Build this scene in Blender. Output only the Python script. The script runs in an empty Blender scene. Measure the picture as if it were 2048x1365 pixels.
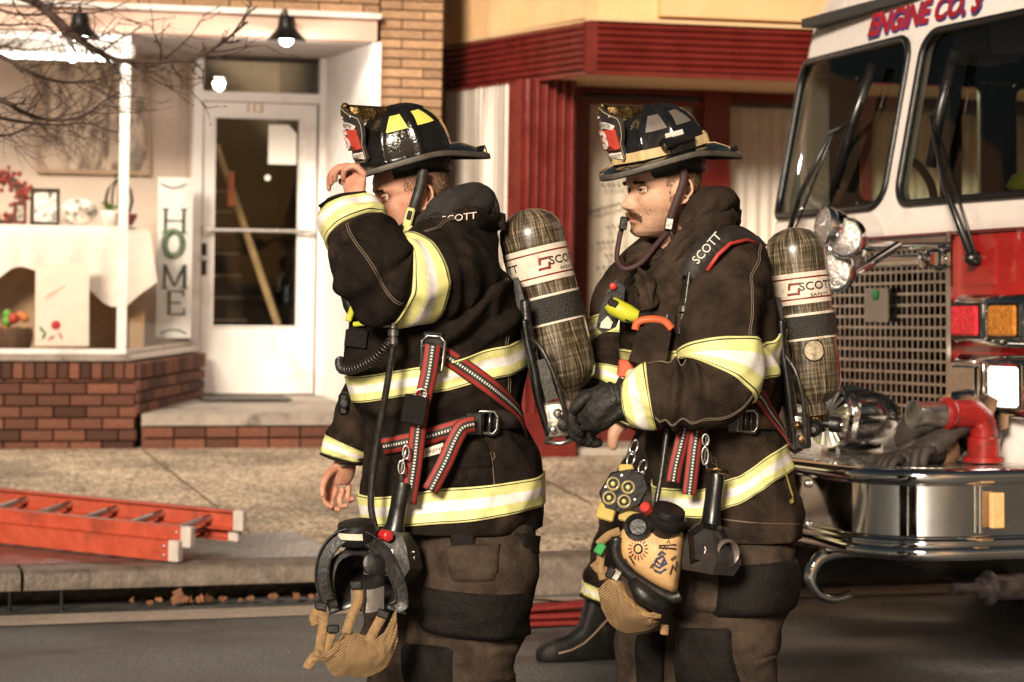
import bpy, bmesh, math, random
from mathutils import Vector as V, Matrix, noise
R = math.radians
rnd = random.Random(7)
scene = bpy.context.scene
COL = scene.collection

# ---------------------------------------------------------------- camera
FPX, ROLL, CH, HOR = 4626.0, R(0.9), 1.6, 490.0      # focal length in photo pixels, roll, lens height, horizon row
cam_d = bpy.data.cameras.new('camera'); cam = bpy.data.objects.new('camera', cam_d); COL.objects.link(cam)
cam.location = (0, 0, CH); cam.rotation_euler = (R(90), -ROLL, 0)
cam_d.sensor_width = 36; cam_d.lens = FPX / 2048 * 36
cam_d.shift_y = -(682.5 - HOR) / 2048
cam_d.clip_end = 500
cam_d.dof.use_dof = True; cam_d.dof.focus_distance = 5.9; cam_d.dof.aperture_fstop = 5.0
scene.camera = cam
# ---------------------------------------------------------------- sky and the one key light
SUN_AZ, SUN_EL = -17.0, 23.0        # light comes from behind the camera, from the left
world = bpy.data.worlds.new('World'); scene.world = world; world.use_nodes = True
wn = world.node_tree.nodes; wl = world.node_tree.links
sky = wn.new('ShaderNodeTexSky'); sky.sky_type = 'NISHITA'; sky.sun_disc = False
sky.sun_elevation = R(SUN_EL); sky.sun_rotation = R(180 + SUN_AZ)
wn['Background'].inputs['Strength'].default_value = 0.022
tint = wn.new('ShaderNodeVectorMath'); tint.operation = 'MULTIPLY'; tint.inputs[1].default_value = (1.0, 0.74, 0.52)   # town glow in the night air
wl.new(sky.outputs[0], tint.inputs[0]); wl.new(tint.outputs[0], wn['Background'].inputs['Color'])
sd = bpy.data.lights.new('sun', 'SUN'); so = bpy.data.objects.new('sun', sd); COL.objects.link(so)
sd.energy = 5.0; sd.angle = R(14.0); sd.color = (1.0, 0.86, 0.68)
_d = V((math.sin(R(-SUN_AZ)) * math.cos(R(SUN_EL)), math.cos(R(SUN_AZ)) * math.cos(R(SUN_EL)), -math.sin(R(SUN_EL))))
so.rotation_euler = _d.to_track_quat('-Z', 'Y').to_euler(); so.location = (-3, -4, 8)
vs = scene.view_settings; vs.view_transform = 'Standard'; vs.look = 'None'; vs.exposure = 0.42; vs.gamma = 1.0
vs.use_curve_mapping = False
cy = scene.cycles
try:
    cy.max_bounces = 8; cy.transparent_max_bounces = 12; cy.glossy_bounces = 5; cy.transmission_bounces = 8
    cy.sample_clamp_indirect = 6
except Exception: pass

# ---------------------------------------------------------------- measuring helpers: photo pixel + depth -> metres
def ray(px, py):
    dx, dy = px - 1024, py - HOR
    x = dx * math.cos(ROLL) + dy * math.sin(ROLL); y = -dx * math.sin(ROLL) + dy * math.cos(ROLL)
    return V((x / FPX, 1, -y / FPX))
def P(px, py, Y=6.0): return V((0, 0, CH)) + ray(px, py) * Y
AL, AC = R(14), R(18)                                  # facades and kerb run away to the right
_d0 = ray(320, 1213); O = V((0, 0, CH)) + _d0 * (CH / -_d0.z)
class Frame:
    def __init__(s, a): s.U = V((math.cos(a), math.sin(a), 0)); s.N = V((-math.sin(a), math.cos(a), 0))
    def w(s, u, n, z): return O + s.U * u + s.N * n + V((0, 0, z))
    def un(s, p): d = p - O; return d.dot(s.U), d.dot(s.N), d.z
    def hn(s, px, py, n):                              # ray meets the upright plane n -> (u, z)
        d = ray(px, py); c = V((0, 0, CH)); t = (n - (c - O).dot(s.N)) / d.dot(s.N); q = s.un(c + d * t); return q[0], q[2]
    def hz(s, px, py, z): d = ray(px, py); t = (z - CH) / d.z; q = s.un(V((0, 0, CH)) + d * t); return q[0], q[1]
S = Frame(AL); K = Frame(AC)

# ---------------------------------------------------------------- mesh builder
class MB:
    def __init__(s): s.v = []; s.f = []; s.m = []; s.at = None
    def add(s, vs, fs, mi=0):
        o = len(s.v); s.v += [V(p) for p in vs]; s.f += [tuple(i + o for i in f) for f in fs]; s.m += [mi] * len(fs); return s
    def box(s, c, h, rot=None, mi=0, bev=0.0):
        c = V(c); h = V(h)
        if bev > 0:
            b = min(bev, min(h) * 0.9); vs = []; fs = []
            ids = {}
            for sx in (-1, 1):
                for sy in (-1, 1):
                    for sz in (-1, 1):
                        for ax in range(3):
                            p = V((sx * (h.x - b), sy * (h.y - b), sz * (h.z - b))); p[ax] += (sx, sy, sz)[ax] * b
                            ids[(sx, sy, sz, ax)] = len(vs); vs.append(p)
            for ax in range(3):
                a2, a3 = [(1, 2), (2, 0), (0, 1)][ax]
                for sg in (-1, 1):
                    q = []
                    for (i, j) in ((-1, -1), (1, -1), (1, 1), (-1, 1)):
                        k = [0, 0, 0]; k[ax] = sg; k[a2] = i; k[a3] = j; q.append(ids[(k[0], k[1], k[2], ax)])
                    fs.append(q if sg > 0 else q[::-1])
            for ax in range(3):
                a2, a3 = [(1, 2), (2, 0), (0, 1)][ax]
                for i in (-1, 1):
                    for j in (-1, 1):
                        def K_(e, w): k = [0, 0, 0]; k[ax] = e; k[a2] = i; k[a3] = j; return ids[(k[0], k[1], k[2], w)]
                        q = [K_(-1, a2), K_(1, a2), K_(1, a3), K_(-1, a3)]; fs.append(q if i * j > 0 else q[::-1])
            for sx in (-1, 1):
                for sy in (-1, 1):
                    for sz in (-1, 1):
                        q = [ids[(sx, sy, sz, 0)], ids[(sx, sy, sz, 1)], ids[(sx, sy, sz, 2)]]; fs.append(q if sx * sy * sz > 0 else q[::-1])
        else:
            vs = [V((x * h.x, y * h.y, z * h.z)) for x in (-1, 1) for y in (-1, 1) for z in (-1, 1)]
            fs = [(0, 1, 3, 2), (4, 6, 7, 5), (0, 4, 5, 1), (2, 3, 7, 6), (0, 2, 6, 4), (1, 5, 7, 3)]
        if rot is not None: vs = [rot @ p for p in vs]
        return s.add([p + c for p in vs], fs, mi)
    def loft(s, rings, closed=True, cap0=True, cap1=True, mi=0):
        n = len(rings[0]); vs = [p for r in rings for p in r]; fs = []
        for i in range(len(rings) - 1):
            for j in range(n if closed else n - 1):
                k = (j + 1) % n; fs.append((i * n + j, i * n + k, (i + 1) * n + k, (i + 1) * n + j))
        if closed and cap0: fs.append(tuple(range(n))[::-1])
        if closed and cap1: fs.append(tuple(range((len(rings) - 1) * n, len(rings) * n)))
        return s.add(vs, fs, mi)
    def cyl(s, a, b, r0, r1=None, n=16, mi=0, cap=True):
        a = V(a); b = V(b); r1 = r0 if r1 is None else r1
        return s.tube([a, b], [r0, r1], n, mi, cap)
    def tube(s, pts, rad, n=8, mi=0, cap=True, flat=1.0, up=None):
        pts = [V(p) for p in pts]
        if not hasattr(rad, '__len__'): rad = [rad] * len(pts)
        fr = frames(pts, up); rings = []
        for p, (t, a, b), r in zip(pts, fr, rad):
            rings.append([p + a * (math.cos(2 * math.pi * k / n) * r) + b * (math.sin(2 * math.pi * k / n) * r * flat) for k in range(n)])
        return s.loft(rings, True, cap, cap, mi)
    def lathe(s, org, axis, prof, n=20, mi=0, xa=None):     # prof: (distance along axis, radius)
        org = V(org); axis = V(axis).normalized(); a = V(xa) if xa else axis.orthogonal(); a = (a - axis * a.dot(axis)).normalized(); b = axis.cross(a)
        rings = [[org + axis * h + (a * math.cos(2 * math.pi * k / n) + b * math.sin(2 * math.pi * k / n)) * max(r, 1e-5) for k in range(n)] for h, r in prof]
        return s.loft(rings, True, True, True, mi)
    def ball(s, c, r, n=12, mi=0, rot=None):
        r = V(r) if hasattr(r, '__len__') else V((r, r, r)); c = V(c); rings = []
        for i in range(n // 2 + 1):
            th = math.pi * i / (n // 2); z = -math.cos(th); q = max(math.sin(th), 1e-4)
            ring = [V((math.cos(2 * math.pi * k / n) * q * r.x, math.sin(2 * math.pi * k / n) * q * r.y, z * r.z)) for k in range(n)]
            rings.append([c + (rot @ p if rot is not None else p) for p in ring])
        return s.loft(rings, True, True, True, mi)
    def prism(s, pts, d, mi=0):                              # closed outline pushed along d
        n = len(pts); d = V(d); a = [V(p) for p in pts]
        return s.add(a + [p + d for p in a], [tuple(range(n))[::-1], tuple(range(n, 2 * n))] + [(i, (i + 1) % n, n + (i + 1) % n, n + i) for i in range(n)], mi)
    def strap(s, pts, w, t, up, mi=0, n=4):                  # flat webbing along pts; up = outward normal(s)
        pts = [V(p) for p in pts]; m = len(pts); rings = []
        for i, p in enumerate(pts):
            tg = (pts[min(i + 1, m - 1)] - pts[max(i - 1, 0)]).normalized(); uu = V(up[i] if isinstance(up, list) else up)
            side = tg.cross(uu).normalized(); nn = side.cross(tg).normalized()
            rings.append([p - side * w / 2 - nn * t / 2, p + side * w / 2 - nn * t / 2, p + side * w / 2 + nn * t / 2, p - side * w / 2 + nn * t / 2])
        return s.loft(rings, True, True, True, mi)
    def xf(s, M): s.v = [M @ p for p in s.v]; return s
def frames(pts, up=None):
    out = []; a = None
    for i, p in enumerate(pts):
        t = (pts[min(i + 1, len(pts) - 1)] - pts[max(i - 1, 0)]).normalized()
        if a is None: a = V(up) if up is not None else (V((0, 0, 1)) if abs(t.z) < 0.8 else V((0, -1, 0)))
        a = (a - t * a.dot(t))
        a = a.normalized() if a.length > 1e-6 else t.orthogonal().normalized()
        out.append((t, a, t.cross(a)))
    return out
def spline(pts, n=8):                                        # Catmull-Rom through points (any dimension)
    pts = [list(p) for p in pts]; q = [pts[0]] + pts + [pts[-1]]; out = []
    for i in range(1, len(q) - 2):
        for k in range(n):
            t = k / n; a, b, c, d = q[i - 1], q[i], q[i + 1], q[i + 2]
            out.append([0.5 * (2 * b[j] + (c[j] - a[j]) * t + (2 * a[j] - 5 * b[j] + 4 * c[j] - d[j]) * t * t + (3 * b[j] - a[j] - 3 * c[j] + d[j]) * t ** 3) for j in range(len(b))])
    out.append(pts[-1]); return out
def lerp(a, b, t): return a + (b - a) * t
def interp(tab, x):                                          # piecewise-smooth table lookup: tab = [(x, v...)]
    if x <= tab[0][0]: return tab[0][1:]
    for i in range(len(tab) - 1):
        if x <= tab[i + 1][0]:
            t = (x - tab[i][0]) / (tab[i + 1][0] - tab[i][0]); t = t * t * (3 - 2 * t) * 0.5 + t * 0.5
            return tuple(lerp(p, q, t) for p, q in zip(tab[i][1:], tab[i + 1][1:]))
    return tab[-1][1:]
def sst(a, b, x): t = max(0, min(1, (x - a) / (b - a))); return t * t * (3 - 2 * t)
def gs(x, s): return math.exp(-(x / s) ** 2)

def mesh_of(name, mb, base=(0, 0, 0), mats=(), smooth=None, sub=0):
    b = V(base); me = bpy.data.meshes.new(name)
    me.from_pydata([tuple(p - b) for p in mb.v], [], mb.f)
    for m in (mats if isinstance(mats, (list, tuple)) else [mats]): me.materials.append(m)
    if any(mb.m): me.polygons.foreach_set('material_index', mb.m)
    if mb.at:
        for k, vals in mb.at.items():
            a = me.attributes.new(k, 'FLOAT', 'POINT'); a.data.foreach_set('value', vals)
    me.validate(); me.update()
    if smooth is not None:
        bm = bmesh.new(); bm.from_mesh(me); bmesh.ops.recalc_face_normals(bm, faces=bm.faces)
        for f in bm.faces: f.smooth = True
        if smooth < 180:
            c = R(smooth)
            for e in bm.edges:
                if len(e.link_faces) == 2 and e.calc_face_angle(0) > c: e.smooth = False
        bm.to_mesh(me); bm.free()
    return me
class Thing:
    def __init__(s, name, label, cat, base, group=None):
        s.o = bpy.data.objects.new(name, None); COL.objects.link(s.o); s.o.location = base; s.base = V(base)
        s.o.empty_display_size = 0.1; s.o['label'] = label; s.o['category'] = cat
        if group: s.o['group'] = group
    def add(s, name, mb, mats, parent=None, smooth=None, label=None, sub=0, me=None, kind=None):
        me = me or mesh_of(name, mb, s.base, mats, smooth)
        o = bpy.data.objects.new(name, me); COL.objects.link(o); o.parent = parent or s.o
        if label: o['label'] = label
        if kind: o['kind'] = kind
        if sub:
            m = o.modifiers.new('sub', 'SUBSURF'); m.levels = sub; m.render_levels = sub
        return o
def solo(name, mb, mats, label, cat, base, group=None, smooth=None):
    o = bpy.data.objects.new(name, mesh_of(name, mb, base, mats, smooth)); COL.objects.link(o); o.location = base
    o['label'] = label; o['category'] = cat
    if group: o['group'] = group
    return o
def struct(name, mb, mats, smooth=None, parent=None):
    o = bpy.data.objects.new(name, mesh_of(name, mb, (0, 0, 0), mats, smooth)); COL.objects.link(o)
    if parent: o.parent = parent
    else: o['kind'] = 'structure'
    return o
def text_mb(txt, size, depth, to, mi=0, bold=0.0, ax=1.0, shear=0.0):
    """lettering as solid geometry; to(x, y, z) maps the flat text (centred) to the world"""
    c = bpy.data.curves.new('t', 'FONT'); c.body = txt; c.size = size; c.extrude = depth / 2; c.align_x = 'CENTER'; c.align_y = 'CENTER'
    c.resolution_u = 3; c.shear = shear; c.offset = bold
    if depth <= 0.001: c.extrude = 0.0; c.fill_mode = 'FRONT'
    o = bpy.data.objects.new('t', c); COL.objects.link(o); dg = bpy.context.evaluated_depsgraph_get()
    me = bpy.data.meshes.new_from_object(o.evaluated_get(dg)); mb = MB()
    mb.add([V(to(p.co.x * ax, p.co.y, p.co.z)) for p in me.vertices], [tuple(f.vertices) for f in me.polygons], mi)
    bpy.data.objects.remove(o); bpy.data.curves.remove(c); bpy.data.meshes.remove(me)
    return mb

# ---------------------------------------------------------------- materials
def nt(name):
    m = bpy.data.materials.new(name); m.use_nodes = True; t = m.node_tree; return m, t.nodes, t.links, t.nodes['Principled BSDF']
def setp(b, **k):
    for a, v in k.items():
        n = {'col': 'Base Color', 'rough': 'Roughness', 'metal': 'Metallic', 'spec': 'Specular IOR Level', 'coat': 'Coat Weight', 'crough': 'Coat Roughness', 'sss': 'Subsurface Weight', 'emis': 'Emission Strength', 'ecol': 'Emission Color', 'alpha': 'Alpha', 'trans': 'Transmission Weight', 'ior': 'IOR', 'sheen': 'Sheen Weight'}[a]
        if a in ('col', 'ecol'): v = (*v, 1) if len(v) == 3 else v
        b.inputs[n].default_value = v
def mat(name, col, rough=0.6, metal=0.0, var=0.18, vs=9.0, bump=0.15, bs=60.0, rv=0.1, stretch=None, orand=0.0, dirt=None, ds=3.0, **k):
    m, n, l, b = nt(name); setp(b, col=col, rough=rough, metal=metal, **k)
    tc = n.new('ShaderNodeTexCoord'); src = tc.outputs['Object']
    if stretch:
        mp = n.new('ShaderNodeMapping'); mp.inputs['Scale'].default_value = stretch; l.new(src, mp.inputs[0]); src = mp.outputs[0]
    nz = n.new('ShaderNodeTexNoise'); nz.inputs['Scale'].default_value = vs; nz.inputs['Detail'].default_value = 6; nz.inputs['Roughness'].default_value = 0.62
    l.new(src, nz.inputs['Vector'])
    mr = n.new('ShaderNodeMapRange'); mr.inputs[1].default_value = 0.3; mr.inputs[2].default_value = 0.7; mr.inputs[3].default_value = 1 - var; mr.inputs[4].default_value = 1 + var
    l.new(nz.outputs[0], mr.inputs[0]); fac = mr.outputs[0]
    if orand:
        oi = n.new('ShaderNodeObjectInfo'); m2 = n.new('ShaderNodeMapRange'); m2.inputs[3].default_value = 1 - orand; m2.inputs[4].default_value = 1 + orand
        l.new(oi.outputs['Random'], m2.inputs[0]); mm = n.new('ShaderNodeMath'); mm.operation = 'MULTIPLY'; l.new(fac, mm.inputs[0]); l.new(m2.outputs[0], mm.inputs[1]); fac = mm.outputs[0]
    vm = n.new('ShaderNodeVectorMath'); vm.operation = 'SCALE'; vm.inputs[0].default_value = col; l.new(fac, vm.inputs['Scale']); out = vm.outputs[0]
    if dirt:
        n3 = n.new('ShaderNodeTexNoise'); n3.inputs['Scale'].default_value = ds; n3.inputs['Detail'].default_value = 8; n3.inputs['Roughness'].default_value = 0.7; l.new(src, n3.inputs['Vector'])
        r3 = n.new('ShaderNodeMapRange'); r3.inputs[1].default_value = 0.52; r3.inputs[2].default_value = 0.68; l.new(n3.outputs[0], r3.inputs[0])
        mx = n.new('ShaderNodeMix'); mx.data_type = 'RGBA'; l.new(r3.outputs[0], mx.inputs['Factor']); l.new(out, mx.inputs['A']); mx.inputs['B'].default_value = (*dirt, 1); out = mx.outputs['Result']
    l.new(out, b.inputs['Base Color'])
    if rv:
        r2 = n.new('ShaderNodeMapRange'); r2.inputs[1].default_value = 0.3; r2.inputs[2].default_value = 0.7; r2.inputs[3].default_value = max(0.02, rough - rv); r2.inputs[4].default_value = min(1, rough + rv)
        l.new(nz.outputs[0], r2.inputs[0]); l.new(r2.outputs[0], b.inputs['Roughness'])
    if bump:
        n2 = n.new('ShaderNodeTexNoise'); n2.inputs['Scale'].default_value = bs; n2.inputs['Detail'].default_value = 5; l.new(src, n2.inputs['Vector'])
        bp = n.new('ShaderNodeBump'); bp.inputs['Strength'].default_value = bump; bp.inputs['Distance'].default_value = 0.01; l.new(n2.outputs[0], bp.inputs['Height']); l.new(bp.outputs[0], b.inputs['Normal'])
    return m
def emit(name, col, s):
    m, n, l, b = nt(name); setp(b, col=col, ecol=col, emis=s, rough=0.4); return m
def glass(name, tint=(1, 1, 1), refl=1.0, dirt=0.0):
    m, n, l, b = nt(name); n.remove(b); tr = n.new('ShaderNodeBsdfTransparent'); tr.inputs[0].default_value = (*tint, 1)
    gl = n.new('ShaderNodeBsdfGlossy'); gl.inputs['Roughness'].default_value = 0.02; fr = n.new('ShaderNodeFresnel'); fr.inputs[0].default_value = 1.5
    mu = n.new('ShaderNodeMath'); mu.operation = 'MULTIPLY'; mu.inputs[1].default_value = refl; l.new(fr.outputs[0], mu.inputs[0])
    mx = n.new('ShaderNodeMixShader'); l.new(mu.outputs[0], mx.inputs[0]); l.new(tr.outputs[0], mx.inputs[1]); l.new(gl.outputs[0], mx.inputs[2]); out = mx.outputs[0]
    if dirt:
        df = n.new('ShaderNodeBsdfDiffuse'); df.inputs[0].default_value = (0.6, 0.55, 0.5, 1); m2 = n.new('ShaderNodeMixShader')
        tc = n.new('ShaderNodeTexCoord'); nz = n.new('ShaderNodeTexNoise'); nz.inputs['Scale'].default_value = 4; nz.inputs['Detail'].default_value = 8; l.new(tc.outputs['Object'], nz.inputs['Vector'])
        mr = n.new('ShaderNodeMapRange'); mr.inputs[1].default_value = 0.35; mr.inputs[2].default_value = 0.75; mr.inputs[4].default_value = dirt; l.new(nz.outputs[0], mr.inputs[0])
        l.new(mr.outputs[0], m2.inputs[0]); l.new(out, m2.inputs[1]); l.new(df.outputs[0], m2.inputs[2]); out = m2.outputs[0]
    l.new(out, n['Material Output'].inputs[0]); return m
m_brick = mat('red_brick', (0.125, 0.046, 0.027), 0.85, vs=30, var=0.3, bump=0.6, bs=120, orand=0.6)
m_tan = mat('tan_brick', (0.33, 0.20, 0.115), 0.85, vs=25, var=0.25, bump=0.5, bs=120, orand=0.25)
m_mortar = mat('mortar', (0.17, 0.115, 0.08), 0.95, vs=40, bump=0.4)
m_mortar2 = mat('dark_mortar', (0.14, 0.08, 0.05), 0.95, vs=40, bump=0.4)
m_white = mat('white_trim_paint', (0.74, 0.70, 0.68), 0.5, vs=5, var=0.06, bump=0.08, dirt=(0.5, 0.44, 0.4), ds=1.6)
m_beige = mat('beige_header_paint', (0.52, 0.36, 0.29), 0.55, vs=3, var=0.1, bump=0.1)
m_grey = mat('grey_soffit_paint', (0.38, 0.33, 0.31), 0.7, vs=3, var=0.08)
m_sill = mat('steel_sill', (0.42, 0.36, 0.33), 0.35, 0.6, vs=12)
m_cream = mat('cream_stucco', (0.66, 0.42, 0.21), 0.85, vs=2.2, var=0.14, bump=0.25, bs=35)
m_soffit = mat('cream_soffit', (0.62, 0.42, 0.24), 0.8, vs=3, var=0.08)
m_red = mat('oxblood_paint', (0.13, 0.014, 0.011), 0.28, vs=6, var=0.2, bump=0.06, spec=0.6)
m_redd = mat('dark_oxblood_paint', (0.11, 0.015, 0.012), 0.35, vs=6, var=0.2, bump=0.06)
m_curtain = mat('net_curtain', (0.78, 0.68, 0.62), 0.9, vs=14, var=0.12, bump=0.2, stretch=(4, 4, 0.4))
m_step = mat('concrete_step', (0.36, 0.31, 0.26), 0.85, vs=6, var=0.25, bump=0.4, dirt=(0.16, 0.13, 0.11), ds=3)
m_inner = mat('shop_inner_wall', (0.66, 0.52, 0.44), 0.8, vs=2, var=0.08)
m_dark = mat('dark_hall', (0.035, 0.028, 0.022), 0.8)
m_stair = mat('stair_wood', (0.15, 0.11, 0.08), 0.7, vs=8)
m_glass = glass('window_glass', (0.97, 0.98, 0.97), 0.5); m_glass2 = glass('side_window_glass', (0.97, 0.98, 0.97), 0.10)
m_black = mat('black_metal', (0.007, 0.0065, 0.006), 0.32, 0.0, vs=20, var=0.3, bump=0.05, spec=0.5)
m_rubber = mat('black_rubber', (0.007, 0.0062, 0.0058), 0.42, vs=40, var=0.3, bump=0.15, bs=90)
m_chrome = mat('chrome', (0.78, 0.77, 0.75), 0.07, 1.0, vs=14, var=0.06, bump=0.02, bs=9, rv=0.05)
m_steel = mat('brushed_aluminium', (0.6, 0.58, 0.55), 0.35, 1.0, vs=30, var=0.12)
m_bulb = emit('lamp_bulb', (1.0, 0.93, 0.85), 60)
m_fred = mat('fire_red_paint', (0.30, 0.014, 0.012), 0.2, vs=3, var=0.08, bump=0.02, coat=0.6)
m_fwhite = mat('fire_white_paint', (0.80, 0.72, 0.68), 0.25, vs=3, var=0.04, bump=0.02, coat=0.5, dirt=(0.62, 0.54, 0.49), ds=2.5)
m_orange = mat('orange_fibreglass', (0.34, 0.048, 0.02), 0.5, vs=14, var=0.18, bump=0.2, bs=50, stretch=(1, 1, 1), dirt=(0.20, 0.035, 0.018), ds=6)
m_bark = mat('grey_brown_bark', (0.055, 0.032, 0.024), 0.9, vs=30, bump=0.6, bs=80)

def ground_mat(name, cols, scale, rough, bump, bscale, wet=0.0, vor=False, big=None, con=(0.72, 1.2)):
    m, n, l, b = nt(name); tc = n.new('ShaderNodeTexCoord'); src = tc.outputs['Object']
    if vor:
        t = n.new('ShaderNodeTexVoronoi'); t.inputs['Scale'].default_value = scale; out = t.outputs['Color']; sp = n.new('ShaderNodeSeparateColor'); l.new(out, sp.inputs[0]); f = sp.outputs[0]; h = t.outputs['Distance']
    else:
        t = n.new('ShaderNodeTexNoise'); t.inputs['Scale'].default_value = scale; t.inputs['Detail'].default_value = 10; t.inputs['Roughness'].default_value = 0.7; f = t.outputs[0]; h = f
    l.new(src, t.inputs['Vector'])
    cr = n.new('ShaderNodeValToRGB'); e = cr.color_ramp.elements
    e[0].position = 0.15 if vor else 0.3; e[0].color = (*cols[0], 1); e[1].position = 0.9 if vor else 0.7; e[1].color = (*cols[-1], 1)
    for i, c in enumerate(cols[1:-1]): q = e.new(0.3 + 0.4 * (i + 1) / (len(cols) - 1)); q.color = (*c, 1)
    l.new(f, cr.inputs[0]); col = cr.outputs[0]
    n2 = n.new('ShaderNodeTexNoise'); n2.inputs['Scale'].default_value = 0.9; n2.inputs['Detail'].default_value = 8; n2.inputs['Roughness'].default_value = 0.65; mp = n.new('ShaderNodeMapping'); mp.inputs['Rotation'].default_value = (0, 0, -AC); mp.inputs['Scale'].default_value = big or (1, 1, 1); l.new(src, mp.inputs[0]); l.new(mp.outputs[0], n2.inputs['Vector'])
    mr = n.new('ShaderNodeMapRange'); mr.inputs[1].default_value = 0.38; mr.inputs[2].default_value = 0.64; mr.inputs[3].default_value = con[0]; mr.inputs[4].default_value = con[1]; l.new(n2.outputs[0], mr.inputs[0])
    vm = n.new('ShaderNodeVectorMath'); vm.operation = 'SCALE'; l.new(col, vm.inputs[0]); l.new(mr.outputs[0], vm.inputs['Scale']); l.new(vm.outputs[0], b.inputs['Base Color'])
    r2 = n.new('ShaderNodeMapRange'); r2.inputs[1].default_value = 0.4; r2.inputs[2].default_value = 0.62; r2.inputs[3].default_value = rough - wet; r2.inputs[4].default_value = rough; l.new(n2.outputs[0], r2.inputs[0]); l.new(r2.outputs[0], b.inputs['Roughness'])
    n3 = n.new('ShaderNodeTexNoise'); n3.inputs['Scale'].default_value = bscale; n3.inputs['Detail'].default_value = 6; l.new(src, n3.inputs['Vector'])
    bp = n.new('ShaderNodeBump'); bp.inputs['Strength'].default_value = bump; bp.inputs['Distance'].default_value = 0.02; l.new(h if vor else n3.outputs[0], bp.inputs['Height']); l.new(bp.outputs[0], b.inputs['Normal'])
    return m
m_road = ground_mat('asphalt', [(0.045, 0.045, 0.044), (0.10, 0.097, 0.092), (0.19, 0.183, 0.17)], 70, 0.72, 0.9, 90, wet=0.40, big=(0.8, 1.7, 1), con=(0.5, 1.6))  # broad mottling in the colour stands in for shadow streaks and lit patches
m_walk = ground_mat('exposed_aggregate', [(0.14, 0.095, 0.06), (0.40, 0.295, 0.20), (0.55, 0.42, 0.295), (0.78, 0.64, 0.48)], 62, 0.85, 0.35, 40, vor=True, con=(0.55, 1.25))
m_kerb = ground_mat('kerb_concrete', [(0.06, 0.047, 0.037), (0.13, 0.10, 0.078), (0.2, 0.155, 0.12)], 12, 0.75, 0.4, 40, wet=0.3)
m_slab = ground_mat('wet_slab', [(0.03, 0.027, 0.026), (0.06, 0.055, 0.052), (0.085, 0.078, 0.072)], 9, 0.5, 0.35, 30, wet=0.38)
m_gutter = ground_mat('gutter_concrete', [(0.25, 0.19, 0.15), (0.33, 0.26, 0.21), (0.42, 0.34, 0.28)], 25, 0.85, 0.4, 60)
# ================================================================ ground
def wz(n): return 0.17 + 0.011 * max(0, n)                 # pavement height, gently rising to the facades
mb = MB(); L = 60
rows = [(-60, 0.05), (-12, 0.08), (-5, 0.05), (-0.42, 0.0)]
for (a, za), (b, zb) in zip(rows, rows[1:]):
    mb.add([K.w(-L, a, za), K.w(L, a, za), K.w(L, b, zb), K.w(-L, b, zb)], [(0, 1, 2, 3)])
mb.add([K.w(-L, -0.42, 0), K.w(L, -0.42, 0), K.w(L, 0.34, -0.012), K.w(-L, 0.34, -0.012)], [(0, 1, 2, 3)])
# the road rises to its crown on the near side: keep the near lane level where the firefighters stand
road = struct('road', mb, m_road)
mb = MB(); mb.add([K.w(-L, -0.40, 0.0045), K.w(L, -0.40, 0.0045), K.w(L, -0.12, 0.001), K.w(-L, -0.12, 0.001)], [(0, 1, 2, 3)])
struct('gutter', mb, m_gutter)
kp = struct('kerb', MB().add([K.w(0.75, 0.03, -0.05), K.w(L, 0.03, -0.05), K.w(L, 0.03, 0.10), K.w(0.75, 0.03, 0.10)], [(0, 1, 2, 3)]), m_mortar2)
uIn = K.hz(655, 1118, 0.17)[0]
for i in range(0, 9):                                      # kerbstones with open joints
    u0, u1 = uIn + i * 1.83 + 0.006, uIn + (i + 1) * 1.83 - 0.006
    prof = [(0.0, -0.04), (0.006, 0.145), (0.022, 0.163), (0.045, 0.168), (0.20, 0.168), (0.20, -0.04)]
    mb = MB(); mb.loft([[K.w(u, n, z) for n, z in prof] for u in (u0, lerp(u0, u1, 0.33), lerp(u0, u1, 0.66), u1)])
    struct('kerbstone', mb, m_kerb, 50, kp)
mb = MB(); mb.add([K.w(-L, 0.2, 0.166), K.w(L, 0.2, 0.166), K.w(L, 16, 0.166 + 0.011 * 16), K.w(-L, 16, 0.166 + 0.011 * 16)], [(0, 1, 2, 3)])
pave = struct('pavement', mb, m_walk)
# storm inlet: concrete lip over a dark throat with two steel bars
inl = Thing('storm_inlet', 'kerb storm drain inlet with dark open throat under concrete lip', 'drain', K.w(uIn - 1.5, 0, 0))
prof = [(0.0, 0.085), (-0.004, 0.15), (0.012, 0.166), (0.03, 0.17), (0.20, 0.1705), (0.20, 0.085)]
mb = MB(); mb.loft([[K.w(u, n, z) for n, z in prof] for u in (-4.5, -2.5, -0.6)]); inl.add('lip', mb, m_kerb, None, 50)
mb = MB(); mb.loft([[K.w(u, n, z) for n, z in prof] for u in (-0.585, 0.2, uIn)]); inl.add('lip', mb, m_kerb, None, 50)
mb = MB(); mb.prism([K.w(-4.5, 0.35, -0.3), K.w(uIn, 0.35, -0.3), K.w(uIn, 0.35, 0.13), K.w(-4.5, 0.35, 0.13)], K.N * 0.05); mb.prism([K.w(uIn - 0.03, 0.02, -0.1), K.w(uIn, 0.02, -0.1), K.w(uIn, 0.35, -0.1), K.w(uIn - 0.03, 0.35, -0.1)], (0, 0, 0.19)); inl.add('throat', mb, m_slab)
for px in (20, 124):
    u = K.hn(px, 1160, 0.02)[0]; mb = MB(); mb.cyl(K.w(u, 0.02, -0.03), K.w(u, 0.02, 0.1), 0.009); inl.add('bar', mb, m_black)
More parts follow.
